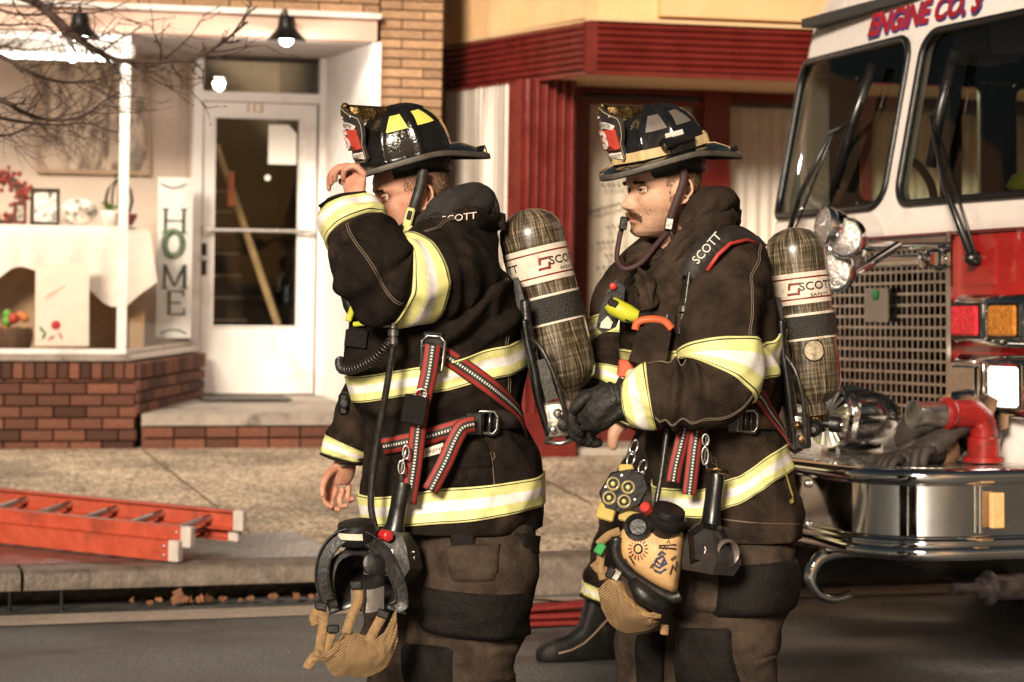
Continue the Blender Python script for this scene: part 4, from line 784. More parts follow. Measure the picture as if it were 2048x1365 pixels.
# cab sides with window openings (kerb side is seen through the screens)
for sg in (-1, 1):
    ls = sg * 1.20
    for (pp, mm, nm) in ((((-0.10, 0.62), (-2.6, 0.62), (-2.6, 1.638), (-0.10, 1.638)), m_fred, 'side_panel'), (((-0.10, 1.64), (-2.6, 1.64), (-2.6, 1.838), (-0.14, 1.838)), m_fwhite, 'side_panel'), (((-0.26, 2.422), (-2.6, 2.422), (-2.6, 2.72), (-0.33, 2.72)), m_fwhite, 'side_header'), (((-0.14, 1.84), (-0.50, 1.84), (-0.50, 2.42), (-0.26, 2.42)), m_fwhite, 'side_post'), (((-1.18, 1.84), (-1.34, 1.84), (-1.34, 2.42), (-1.18, 2.42)), m_fwhite, 'side_post'), (((-2.3, 1.84), (-2.6, 1.84), (-2.6, 2.42), (-2.3, 2.42)), m_fwhite, 'side_post')):
        m_ = MB(); m_.prism([tw(f, ls - 0.025, z) for f, z in pp], _l * 0.05); fe.add(nm, m_, mm)
    for (f0, f1, z0, z1) in ((-0.35, -2.55, 2.43, 2.66), (-0.36, -0.49, 1.70, 2.42), (-1.19, -1.33, 1.70, 2.42), (-0.35, -2.55, 1.0, 1.83)):
        m_ = MB(); tb_(m_, (f0 + f1) / 2, ls - sg * 0.04, (z0 + z1) / 2, abs(f1 - f0) / 2, 0.008, (z1 - z0) / 2); fe.add('inner_trim', m_, m_int0)
    for (f0, f1) in ((-0.50, -1.18), (-1.34, -2.3)):
        m_ = MB(); tb_(m_, (f0 + f1) / 2, ls - sg * 0.028, 2.13, abs(f1 - f0) / 2 + 0.02, 0.004, 0.31); fe.add('side_window', m_, glass('side_glass', (0.85, 0.88, 0.8), 0.5))
        m_ = MB(); pts = [tw((f0 + f1) / 2 + a, ls - sg * 0.03, 2.13 + b) for a, b in rrect(-(f0 - f1) / 2, (f0 - f1) / 2, -0.29, 0.29, 0.06)]; m_.tube(pts + pts[:2], 0.018, 6, 0, False); fe.add('window_seal', m_, m_rubber, None, 180)
m_int = mat('cab_lining', (0.018, 0.016, 0.014), 0.7)
m_ = MB(); tb_(m_, -2.58, 0, 1.7, 0.02, 1.17, 0.95); fe.add('cab_bulkhead', m_, m_int)
m_ = MB(); tb_(m_, -1.4, 0, 0.95, 1.2, 1.15, 0.03); fe.add('cab_floor', m_, m_int)
m_ = MB(); tb_(m_, -0.55, 0, 1.55, 0.3, 1.12, 0.16, 0.05); dash = fe.add('dashboard', m_, m_int)
m_ = MB(); tb_(m_, -1.35, 0, 2.655, 1.15, 1.13, 0.02); fe.add('headliner', m_, mat('grey_headliner', (0.035, 0.032, 0.028), 0.8))
m_ = MB(); c = tw(-0.85, 0.55, 1.88); ax = (-_f * 0.7 + _z * 0.7); e1 = _l; e2 = ax.cross(e1); m_.tube([c + e1 * 0.2 * math.cos(k * math.pi / 12) + e2 * 0.2 * math.sin(k * math.pi / 12) for k in range(25)], 0.015, 6, 0, False); m_.tube([c - e1 * 0.2, c, c + e1 * 0.2], 0.012, 6); m_.tube([c, c - ax * 0.35], 0.02, 6); fe.add('steering_wheel', m_, m_rubber, None, 180)
for l in (-0.6, 0.6):
    m_ = MB(); tb_(m_, -1.5, l, 1.45, 0.25, 0.25, 0.07, 0.03); tb_(m_, -1.75, l, 1.85, 0.06, 0.24, 0.35, 0.05); fe.add('cab_seat', m_, mat('seat_vinyl', (0.02, 0.02, 0.02), 0.5))
m_con = mat('grey_console', (0.26, 0.23, 0.21), 0.6)
for (l, f, z, hl, hz_) in ((-0.03, -0.5, 2.46, 0.12, 0.09), (0.42, -0.45, 2.46, 0.2, 0.085), (0.72, -0.5, 2.44, 0.09, 0.08)):
    m_ = MB(); tb_(m_, f, l, z, 0.1, hl, hz_, 0.015); fe.add('overhead_console', m_, m_con if l < 0.6 else m_int)
# coats and packs heaped behind the screen
for i in range(14):
    l = rnd.uniform(0.1, 1.0); f = rnd.uniform(-0.95, -0.45); m_ = MB(); c = tw(f, l, 1.76 + rnd.uniform(0.0, 0.12)); m_.ball(c, (rnd.uniform(0.05, 0.12), rnd.uniform(0.06, 0.12), rnd.uniform(0.04, 0.1)), 8)
    for k, p in enumerate(m_.v): m_.v[k] = p + V((1, 1, 1)) * 0.02 * noise.noise(p * 14)
    fe.add('cab_clutter', m_, [m_rubber, m_int, mat('lime_trim', (0.42, 0.40, 0.03), 0.6), m_rubber][i % 4], None, 180)
m_ = MB(); m_.tube(spline([tw(-0.4, -0.75, 1.75), tw(-0.42, -0.7, 1.95), tw(-0.46, -0.6, 2.0), tw(-0.5, -0.5, 1.9), tw(-0.5, -0.45, 1.76)], 6), 0.02, 8); fe.add('radio_cord', m_, m_rubber, None, 180)
m_ = MB(); tb_(m_, -0.9, -1.0, 2.2, 0.03, 0.05, 0.5); fe.add('grab_post', m_, m_int)
# red lower front, grille, chrome
for sg in (-1, 1):
    m_ = patch(0.56 if sg > 0 else -1.2, 1.2 if sg > 0 else -0.56, 0.935, ZB - 0.012); fe.add('front_panel', m_, m_fred, None, 40); m_ = patch(0.56 if sg > 0 else -1.2, 1.2 if sg > 0 else -0.56, 0.62, 0.933); fe.add('front_panel', m_, m_fwhite, None, 40)
    m_ = MB(); tb_(m_, 0.0, sg * 0.545, 1.25, 0.03, 0.014, 0.39); fe.add('grille_side_trim', m_, m_chrome)
m_ = patch(-1.21, 1.21, ZB - 0.012, ZB, 0.012, 20, 1); fe.add('chrome_strip', m_, m_redd)
m_ = patch(-0.53, 0.53, 0.62, 0.86); fe.add('valance', m_, m_fwhite)
m_ = MB(); tb_(m_, -0.16, 0, 1.25, 0.02, 0.55, 0.42); fe.add('radiator', m_, mat('dark_radiator', (0.012, 0.011, 0.010), 0.6, 0.3, vs=50, var=0.5))
m_gr = mat('satin_steel_bar', (0.66, 0.64, 0.61), 0.10, 1.0, var=0.15)
gr = MB(); tb_(gr, 0.0, 0, 1.605, 0.03, 0.53, 0.025, 0.008); gro = fe.add('grille', gr, m_chrome)
for k in range(25):
    m_ = MB(); tb_(m_, -0.012, -0.52 + 1.04 * k / 24, 1.225, 0.012, 0.006, 0.36); fe.add('grille_bar', m_, m_gr, gro)
for k in range(17):
    m_ = MB(); tb_(m_, 0.004, 0, 0.87 + 0.71 * k / 16, 0.006, 0.525, 0.006); fe.add('grille_bar', m_, m_gr, gro)
m_ = MB(); m_.cyl(tw(0.06, -0.5, 1.535), tw(0.06, 0.5, 1.535), 0.026, None, 12); fe.add('handrail', m_, m_chrome, None, 40)
for l in (-0.45, 0.45):
    m_ = MB(); m_.lathe(tw(0.0, l, 1.535), _f, [(0, 0.05), (0.03, 0.045), (0.05, 0.03), (0.09, 0.036), (0.1, 0)], 14); fe.add('handrail_boss', m_, m_chrome, None, 40)
m_ = MB(); tb_(m_, 0.03, -0.02, 1.36, 0.004, 0.10, 0.07, 0.003); bd = fe.add('grille_badge', m_, m_chrome)
m_ = MB(); c = tw(0.038, -0.02, 1.40); m_.lathe(c, _f, [(0, 0.022), (0.004, 0.02), (0.006, 0)], 12); fe.add('badge_emblem', m_, mat('badge_green', (0.05, 0.3, 0.08), 0.4), bd)
# lettering on the brow
m_ltr = mat('red_lettering', (0.30, 0.012, 0.012), 0.4); m_shd = mat('blue_lettering_edge', (0.02, 0.03, 0.22), 0.4)
for mm, do, dl, dz_ in ((m_shd, 0.0015, 0.007, -0.007), (m_ltr, 0.003, 0, 0)):
    m_ = text_mb('ENGINE CO. 3', 0.135, 0.002, lambda x, y, z: face(x - 0.02 + dl, 2.56 + y + dz_, 0.001 + do + z), ax=1.06, bold=0.0055); fe.add('lettering', m_, mm)
# light bar
m_ = MB(); tb_(m_, -0.38, 0, 2.845, 0.16, 0.82, 0.02, 0.01); lb_ = fe.add('light_bar', m_, m_chrome)
for k in range(6):
    m_ = MB(); tb_(m_, -0.38, -0.68 + k * 0.272, 2.90, 0.15, 0.13, 0.045, 0.02); fe.add('lens', m_, mat('clear_lens_%d' % k, [(0.7, 0.66, 0.62), (0.75, 0.7, 0.66), (0.35, 0.03, 0.02)][k % 3], 0.2), lb_)
    m_ = MB(); 
    for q in range(9): tb_(m_, -0.226, -0.78 + k * 0.272 + q * 0.025, 2.90, 0.004, 0.009, 0.016)
    fe.add('led_row', m_, m_black, lb_)
# wipers
def wiper(piv, elbow, tip_a, tip_b):
    a = face(*piv, 0.03); b = face(*elbow, 0.05); t0 = face(*tip_a, 0.03); t1 = face(*tip_b, 0.03); m_ = MB(); m_.tube([a, lerp(a, b, 0.5) + _f * 0.03, b], [0.016, 0.012, 0.009], 6); m_.tube([a + _l * 0.03, b + _l * 0.02], 0.006, 6); w = fe.add('wiper_arm', m_, m_black, None, 180)
    m_ = MB(); m_.tube([t0, lerp(t0, t1, 0.5) + _f * 0.012, t1], 0.011, 6, 0, True, 2.2); m_.tube([b, lerp(t0, t1, 0.45)], 0.012, 6); fe.add('wiper_blade', m_, m_black, w, 180); m_ = MB(); m_.lathe(a - _f * 0.02, _f, [(0, 0.03), (0.03, 0.028), (0.05, 0.015), (0.055, 0)], 12); fe.add('wiper_pivot', m_, m_black, w, 40)
wiper((0.72, 1.53), (0.30, 2.10), (0.37, 2.36), (0.33, 1.90)); wiper((-0.86, 1.60), (-0.54, 2.10), (-0.30, 2.38), (-0.46, 1.86))
m_ = patch(0.60, 0.84, 1.43, 1.60, 0.006, 4, 3, 0.006); fe.add('access_plate', m_, m_fred)
# lamp bezels, right-hand pair and left-hand pair
m_lred = mat('red_lens', (0.55, 0.02, 0.03), 0.15, vs=70, var=0.5, bump=0.3, bs=90); m_amb = mat('amber_lens', (0.45, 0.16, 0.02), 0.15, vs=70, var=0.5, bump=0.3, bs=90)
m_hl = emit('headlamp_glow', (1.0, 0.98, 0.95), 2.2)
for sg in (-1, 1):
    for zc, kinds in ((1.295, (m_lred, m_amb)), (1.055, (m_chrome, m_hl))):
        m_ = MB(); hh = 0.098 if zc > 1.2 else 0.115
        tb_(m_, 0.012, sg * 0.875, zc, 0.05, 0.275, hh, 0.03); bz = fe.add('lamp_bezel', m_, m_chrome, None, 50)
        for k, mm in enumerate(kinds):
            lc = sg * (0.735 + k * 0.26); m_ = MB(); tb_(m_, 0.064, lc, zc, 0.008, 0.112, hh - 0.03, 0.006); fr_ = fe.add('lamp_frame', m_, m_black if zc > 1.2 else m_chrome, bz); m_ = MB(); tb_(m_, 0.072, lc, zc, 0.012, 0.09, hh - 0.042, 0.008); fe.add('lens' if zc > 1.2 else 'headlamp', m_, mm, bz)
# bumper: deep polished box with rolled edges, wraps both corners
def bump_plan(off=0.0):
    pts = []; Rr = 0.30; F1 = 0.66
    for k in range(9): pts.append((0.02 + (F1 - Rr - 0.02) * k / 8, 1.22 + off))
    for k in range(1, 12): a = R(90 - 90 * k / 12); pts.append((F1 - Rr + (Rr + off) * math.cos(a), 1.22 - Rr + (Rr + off) * math.sin(a)))
    for k in range(0, 11): pts.append((F1 + off, (1.22 - Rr) * (1 - 2 * k / 10)))
    for k in range(1, 12): a = R(0 - 90 * k / 12); pts.append((F1 - Rr + (Rr + off) * math.cos(a), -1.22 + Rr + (Rr + off) * math.sin(a)))
    for k in range(9): pts.append((0.02 + (F1 - Rr - 0.02) * (8 - k) / 8, -1.22 - off))
    return pts
zb_, zt_ = 0.455, 0.775
prof = [(0.0, zb_), (0.018, zb_ + 0.008), (0.024, zb_ + 0.025), (0.016, zb_ + 0.045), (0.004, zb_ + 0.052), (0.003, zb_ + 0.06), (0.020, zb_ + 0.068), (0.012, zb_ + 0.08), (0.0, zb_ + 0.085), (0.0, zt_ - 0.06), (0.016, zt_ - 0.052), (0.026, zt_ - 0.03), (0.02, zt_ - 0.008), (0.0, zt_), (-0.06, zt_), (-0.06, zb_)]
m_ = MB(); rings = [[tw(f, l, z) for f, l in bump_plan(o)] for o, z in prof]; m_.loft(rings, False); bo = fe.add('bumper', m_, m_chrome, None, 60)
m_ = MB(); pl = [tw(f, l, zt_ + 0.002) for f, l in bump_plan(-0.045)]; m_.prism(pl, -_z * 0.012); fe.add('bumper_deck', m_, mat('tread_plate', (0.62, 0.6, 0.57), 0.25, 1.0, vs=30, bump=0.5, bs=55))
m_ = MB(); tb_(m_, 0.26, 1.252, 0.63, 0.026, 0.012, 0.062, 0.004); fe.add('side_marker', m_, mat('amber_marker', (0.75, 0.42, 0.18), 0.3), bo)
m_ = MB(); tb_(m_, 0.315, 1.237, 0.635, 0.004, 0.004, 0.085); fe.add('marker_trim', m_, m_steel, bo)
for l in (0.2, -0.2, 0.6):
    for z in (0.54, 0.69):
        m_ = MB(); m_.ball(tw(0.664, l, z), (0.016, 0.016, 0.016), 10); fe.add('bolt_head', m_, m_steel, bo, 180)
for (f, l, rx) in ((0.55, 0.78, 0),):
    m_ = MB(); c = tw(0.6, 0.72, 0.36); e = spline([c + _z * 0.09 - _f * 0.08, c + _z * 0.085 + _f * 0.02, c + _z * 0.06 + _f * 0.085, c + _f * 0.115, c - _z * 0.06 + _f * 0.085, c - _z * 0.085 + _f * 0.02, c - _z * 0.07 - _f * 0.05], 5); n = len(e); m_.tube(e, [lerp(0.026, 0.014, (k / n) ** 2) for k in range(n)], 10); fe.add('tow_hook', m_, m_chrome, None, 180)
m_ = MB(); m_.prism([tw(0.55, 0.95, 0.455), tw(0.05, 0.95, 0.455), tw(0.0, 0.95, 0.30), tw(0.18, 0.95, 0.33)], -_l * 0.02); fe.add('frame_gusset', m_, m_black)
m_ = MB(); tb_(m_, -1.0, 0.45, 0.42, 1.6, 0.05, 0.11); fe.add('chassis_rail', m_, m_black); m_ = MB(); tb_(m_, -1.0, -0.45, 0.42, 1.6, 0.05, 0.11); fe.add('chassis_rail', m_, m_black)
# suction fitting poking out below the bumper
c = tw(0.36, 1.12, 0.345); m_ = MB(); m_.lathe(c, -_f, [(0, 0.02), (0.03, 0.024), (0.04, 0.02), (0.1, 0.022), (0.11, 0.04), (0.13, 0.04), (0.14, 0.062), (0.155, 0.062), (0.16, 0.045), (0.3, 0.048), (0.305, 0.04), (0.32, 0.048), (0.6, 0.05)], 16); fe.add('under_pipe', m_, mat('dirty_steel', (0.10, 0.08, 0.075), 0.4, 0.8, vs=25, var=0.5), None, 40)
# siren on the deck
sc_ = tw(0.40, 0.42, 0.93); sx = (_f * 0.96 + _l * 0.28).normalized()
m_ = MB(); m_.lathe(sc_ + sx * 0.10, sx, [(0.015, 0.0), (0.015, 0.02), (0.008, 0.118), (0.0, 0.122), (-0.012, 0.124), (-0.02, 0.11), (-0.045, 0.095), (-0.055, 0.095), (-0.06, 0.112), (-0.16, 0.112), (-0.165, 0.098), (-0.2, 0.10), (-0.27, 0.088), (-0.33, 0.055), (-0.36, 0.02), (-0.365, 0.0)], 28); sr = fe.add('siren', m_, m_chrome, None, 40)
for k in range(22):
    a = 2 * math.pi * k / 22; e1 = sx.orthogonal().normalized(); e2 = sx.cross(e1); d = e1 * math.cos(a) + e2 * math.sin(a); m_ = MB(); m_.strap([sc_ + sx * 0.117 + d * 0.03, sc_ + sx * 0.111 + d * 0.11], 0.007, 0.008, tuple(sx)); fe.add('siren_vane', m_, m_steel, sr)
    if k % 2 == 0:
        m_ = MB(); m_.box(sc_ - sx * 0.01 + d * 0.113, (0.045, 0.006, 0.006), Matrix((sx, d, sx.cross(d))).transposed()); fe.add('stator_slot', m_, m_black, sr)
m_ = MB(); tb_(m_, 0.36, 0.38, 0.80, 0.1, 0.07, 0.03, 0.01); fe.add('siren_foot', m_, m_chrome, sr)
# round chrome work lamps on a bracket
m_len = mat('dimpled_lens', (0.55, 0.50, 0.48), 0.12, 0.7, vs=60, var=0.35, bump=1.0, bs=75)
for (px, py, Y, r) in ((1648, 452, 8.75, 0.075), (1690, 476, 8.72, 0.078), (1668, 545, 8.8, 0.078), (1700, 520, 8.95, 0.06)):
    c = P(px, py, Y); d = (V((-0.55, -0.8, 0.0)) if px > 1650 else V((-0.9, -0.3, 0.1))).normalized(); m_ = MB(); m_.lathe(c, d, [(-0.12, 0.0), (-0.115, 0.03), (-0.07, r * 0.8), (-0.03, r), (0.0, r), (0.006, r * 0.96), (0.004, r * 0.92)], 22); wl2 = fe.add('work_lamp', m_, m_chrome, None, 40)
    m_ = MB(); m_.lathe(c, d, [(0.002, r * 0.93), (0.012, r * 0.6), (0.016, 0.0)], 22); fe.add('work_lamp_lens', m_, m_len, wl2, 40)
m_ = MB(); q = P(1680, 500, 8.9); m_.tube([q - _z * 0.0, q - _z * 0.1 - _f * 0.05, q + _z * 0.02 - _f * 0.25, tw(-0.02, -0.36, 1.60)], 0.018, 8); fe.add('lamp_bracket', m_, m_chrome, None, 180)
# red suction elbow on the near corner of the deck
m_ = MB(); c = tw(0.17, 1.02, zt_ + 0.01); h = 0.17
m_.lathe(c, _z, [(0, 0.075), (0.018, 0.075), (0.02, 0.058), (0.085, 0.058), (0.09, 0.052)], 20); e = [c + _z * 0.085, c + _z * 0.115] + [c + _z * (0.115 + 0.06 * math.sin(R(a))) + _l * -0.02 * 0 + _f * (0.06 - 0.06 * math.cos(R(a))) for a in range(15, 91, 15)]; e += [c + _z * 0.175 + _f * 0.14]; m_.tube(e, 0.05, 16, 0, True); m_.lathe(c + _z * 0.175 + _f * 0.13, _f, [(0, 0.052), (0.01, 0.06), (0.03, 0.06), (0.035, 0.05)], 18); el = fe.add('suction_elbow', m_, mat('worn_red_enamel', (0.24, 0.011, 0.010), 0.3, vs=20, var=0.25, bump=0.15, bs=40, dirt=(0.09, 0.02, 0.015), ds=12), None, 40)
m_ = MB(); m_.lathe(c + _z * 0.175 + _f * 0.165, _f, [(0, 0.046), (0.1, 0.044), (0.11, 0.05), (0.13, 0.05), (0.135, 0.03)], 18); fe.add('hose_coupling', m_, m_steel, el, 40)
# the rest of the body and wheels
m_ = MB(); tb_(m_, -5.2, 0, 1.6, 2.55, 1.2, 1.1, 0.03); fe.add('rear_body', m_, m_fred)
for (f, l) in ((-1.35, 1.02), (-1.35, -1.02), (-5.4, 1.02), (-5.4, -1.02)):
    m_ = MB(); s_ = 1 if l > 0 else -1; m_.lathe(tw(f, l - s_ * 0.14, 0.50), _l * s_, [(0, 0.3), (0.0, 0.47), (0.03, 0.5), (0.25, 0.5), (0.28, 0.47), (0.28, 0.3), (0.2, 0.28)], 28); wh = fe.add('wheel', m_, m_rubber, None, 40); m_ = MB(); m_.lathe(tw(f, l - s_ * 0.14, 0.5), _l * s_, [(0.1, 0.0), (0.24, 0.1), (0.2, 0.14), (0.18, 0.26), (0.26, 0.29)], 24); fe.add('rim', m_, m_chrome, wh, 40)
# gear thrown on the bumper deck: gloves and a hood
m_lea = mat('tan_glove_leather', (0.15, 0.085, 0.045), 0.7, vs=22, var=0.35, bump=0.4, bs=60); m_gdk = mat('dark_glove_leather', (0.035, 0.025, 0.02), 0.7, vs=22, var=0.35, bump=0.4)
def glove(name, label, c, ax, up, m1, m2, s=1.0):
    c = V(c); ax = V(ax).normalized(); up = V(up); up = (up - ax * up.dot(ax)).normalized(); sd_ = ax.cross(up); t = Thing(name, label, 'glove', c)
    m_ = MB(); rings = []
    for k, (x, w, h) in enumerate([(-0.13, 0.052, 0.03), (-0.1, 0.05, 0.034), (-0.06, 0.042, 0.03), (-0.02, 0.05, 0.028), (0.03, 0.053, 0.026), (0.055, 0.048, 0.022)]): rings.append([c + ax * x * s + sd_ * (w * s * math.cos(a) * (1 + 0.12 * noise.noise(V((x * 40, a * 2, k))))) + up * (h * s * math.sin(a) + 0.01 * s * noise.noise(V((x * 20, a, 3)))) for a in [i * math.pi / 8 for i in range(16)]])
    m_.loft(rings); t.add('palm', m_, m1, None, 180)
    for k in range(4):
        b = c + ax * 0.05 * s + sd_ * (k - 1.5) * 0.026 * s; L_ = (0.06, 0.075, 0.07, 0.055)[k] * s; cv = (0.5, 0.9, 0.7, 1.1)[k]; m_ = MB(); m_.tube([b, b + ax * L_ * 0.5 + up * 0.01 * s, b + ax * L_ * 0.85 - up * 0.02 * cv * s, b + ax * L_ * 0.95 - up * 0.045 * cv * s], [0.0145 * s, 0.0145 * s, 0.0135 * s, 0.009 * s], 8); t.add('finger', m_, m1, None, 180)
    m_ = MB(); b = c - ax * 0.01 * s + sd_ * 0.045 * s; m_.tube([b, b + sd_ * 0.03 * s + ax * 0.03 * s, b + sd_ * 0.04 * s + ax * 0.065 * s], [0.018 * s, 0.016 * s, 0.011 * s], 8); t.add('thumb', m_, m1, None, 180)
    m_ = MB(); m_.lathe(c - ax * 0.17 * s, ax, [(0, 0.05 * s), (0.002, 0.056 * s), (0.03 * s, 0.05 * s), (0.05 * s, 0.052 * s), (0.05 * s, 0.045 * s), (0.0, 0.045 * s)], 14); t.add('cuff', m_, m2, None, 180)
dk = lambda f, l, h: tw(f, l, zt_ + h)
glove('leather_glove', 'tan leather glove drooping over the front edge of the chrome bumper', dk(0.46, 0.98, 0.03), _f + _l * 0.2 - _z * 0.12, _z, m_gdk, m_lea, 1.15)
glove('leather_glove', 'dark work glove with tan palm lying before the red suction elbow', dk(0.36, 1.0, 0.085), _f - _z * 0.5 + _l * 0.3, _z + _f * 0.3, m_gdk, m_lea, 1.35)
t = Thing('spare_face_mask', 'black mask with brown leather harness flaps set behind the red suction elbow', 'mask', dk(0.04, 0.84, 0)); m_ = MB(); c = dk(0.10, 0.88, 0.11); m_.ball(c, (0.085, 0.075, 0.09), 18); t.add('facepiece', m_, m_black, None, 180)
for k, (a, b, c_) in enumerate(((0.18, 0.80, 0.03), (0.12, 0.93, 0.10), (0.05, 0.98, -0.02), (0.2, 0.9, 0.16))):
    m_ = MB(); p0 = dk(a, b, 0.12); pts = [p0 + _z * (0.03 * j + 0.004 * math.sin(j * 2 + k)) + _l * (0.012 * j * (1 if k % 2 else -1) + c_ * 0.1) + _f * 0.01 * math.sin(j + k) for j in range(5)]; m_.strap([V(x) for x in spline(pts, 4)], 0.055 - 0.006 * k, 0.006, tuple(_f + _l * 0.4)); t.add('harness_flap', m_, m_lea, None, 180)
m_ = MB(); c = dk(0.20, 0.72, 0.10); m_.ball(c, (0.15, 0.12, 0.09), 18); m_.v = [p + (p - c).normalized() * 0.03 * noise.noise(p * 11) for p in m_.v]; solo('balled_hood', m_, m_gdk, 'dark balled up hood on the bumper deck behind the gloves', 'hood', dk(0.2, 0.72, 0), None, 180)
# ================================================================ firefighters
def q(px, py, dy=0.0): return P(px, py, 6.0 + dy)
m_coat1 = mat('charred_black_turnout', (0.0125, 0.0092, 0.0072), 0.9, vs=16, var=0.6, bump=0.38, bs=190, dirt=(0.040, 0.026, 0.018), ds=6, spec=0.08)
m_coat2 = mat('brown_black_turnout', (0.028, 0.0195, 0.0142), 0.92, vs=16, var=0.55, bump=0.38, bs=190, dirt=(0.056, 0.037, 0.026), ds=6, spec=0.07)
m_pant = mat('worn_brown_turnout', (0.046, 0.033, 0.025), 0.92, vs=16, var=0.5, bump=0.38, bs=190, dirt=(0.075, 0.052, 0.036), ds=5, spec=0.07)
m_pad = mat('black_leather_patch', (0.0085, 0.0068, 0.0056), 0.75, vs=18, var=0.5, bump=0.4, bs=90, spec=0.15)
m_thread = mat('seam_thread', (0.16, 0.12, 0.085), 0.8)
def stripe_mat(name):
    """yellow - silver - yellow reflective tape laid out by the band's own cross coordinate"""
    m, n, l, b = nt(name); at = n.new('ShaderNodeAttribute'); at.attribute_name = 't'; cr = n.new('ShaderNodeValToRGB'); cr.color_ramp.interpolation = 'CONSTANT'; e = cr.color_ramp.elements
    yl, sv, bk = (0.70, 0.665, 0.27), (0.78, 0.73, 0.69), (0.02, 0.018, 0.015)
    stops = [(0, yl), (0.045, bk), (0.075, yl), (0.34, sv), (0.66, yl), (0.925, bk), (0.955, yl)]
    e[0].position = 0; e[0].color = (*stops[0][1], 1); e[1].position = stops[1][0]; e[1].color = (*stops[1][1], 1)
    for p, c in stops[2:]: k = e.new(p); k.color = (*c, 1)
    l.new(at.outputs['Fac'], cr.inputs[0]); tc = n.new('ShaderNodeTexCoord'); nz = n.new('ShaderNodeTexNoise'); nz.inputs['Scale'].default_value = 26; nz.inputs['Detail'].default_value = 7; nz.inputs['Roughness'].default_value = 0.7; l.new(tc.outputs['Object'], nz.inputs['Vector'])
    mr = n.new('ShaderNodeMapRange'); mr.inputs[1].default_value = 0.36; mr.inputs[2].default_value = 0.6; mr.inputs[3].default_value = 0.78; mr.inputs[4].default_value = 1.08; l.new(nz.outputs[0], mr.inputs[0])
    vm = n.new('ShaderNodeVectorMath'); vm.operation = 'SCALE'; l.new(cr.outputs[0], vm.inputs[0]); l.new(mr.outputs[0], vm.inputs['Scale']); l.new(vm.outputs[0], b.inputs['Base Color']); setp(b, rough=0.55, spec=0.5); return m
m_stripe = stripe_mat('reflective_tape')
def rg1(w):                                                   # one soft crease field
    v = noise.noise(w); return 1 - 2.2 * math.sqrt(v * v + 0.0014)
class Surf:
    """surface f(theta, s) with cloth folds pushed along its normal"""
    def __init__(s, f, disp): s.f = f; s.disp = disp
    def nrm(s, a, t):
        e = 0.02; p = s.f(a, t); u = s.f(a + e, t) - s.f(a - e, t); v = s.f(a, t + 1e-3) - s.f(a, t - 1e-3); n = u.cross(v)
        return n.normalized() if n.length > 1e-12 else V((0, 0, 1))
    def at(s, a, t, off=0.0): n = s.nrm(a, t) * s.sg; p = s.f(a, t); return p + n * (s.disp(p, a, t, n) + off)
    sg = 1.0
    def fix(s, a, t, c):                                     # make normals point away from point c
        if s.nrm(a, t).dot(s.f(a, t) - c) < 0: s.sg = -1.0
        return s
    def mesh(s, na, ns, t0=0.0, t1=1.0, cap=True):
        m_ = MB(); m_.loft([[s.at(2 * math.pi * i / na, lerp(t0, t1, j / ns)) for i in range(na)] for j in range(ns + 1)], True, cap, cap); return m_
    def band(s, lo, hi, off=0.004, na=96, nt_=16, a0=0.0, a1=2 * math.pi):
        """strip lying on the surface between s = lo(theta) and hi(theta)"""
        full = abs(a1 - a0 - 2 * math.pi) < 1e-6; n = na if full else na + 1; rings = []; at = []
        fl = lo if callable(lo) else (lambda a: lo); fh = hi if callable(hi) else (lambda a: hi)
        for j in range(nt_ + 1):
            t = j / nt_; rings.append([s.at(lerp(a0, a1, i / na), lerp(fl(lerp(a0, a1, i / na)), fh(lerp(a0, a1, i / na)), t), off) for i in range(n)]); at += [t] * n
        m_ = MB(); m_.loft(rings, full, False, False)
        # thickness: turn the edges down into the cloth
        o = len(m_.v)
        for j, jj in ((0, 0), (nt_, nt_)):
            b0 = len(m_.v); m_.v += [s.at(lerp(a0, a1, i / na), (fl if j == 0 else fh)(lerp(a0, a1, i / na)), -0.004) for i in range(n)]; at += [float(j > 0)] * n
            for i in range(n if full else n - 1): k = (i + 1) % n; m_.f.append((j * n + i, j * n + k, b0 + k, b0 + i)); m_.m.append(0)
        m_.at = {'t': at}; return m_
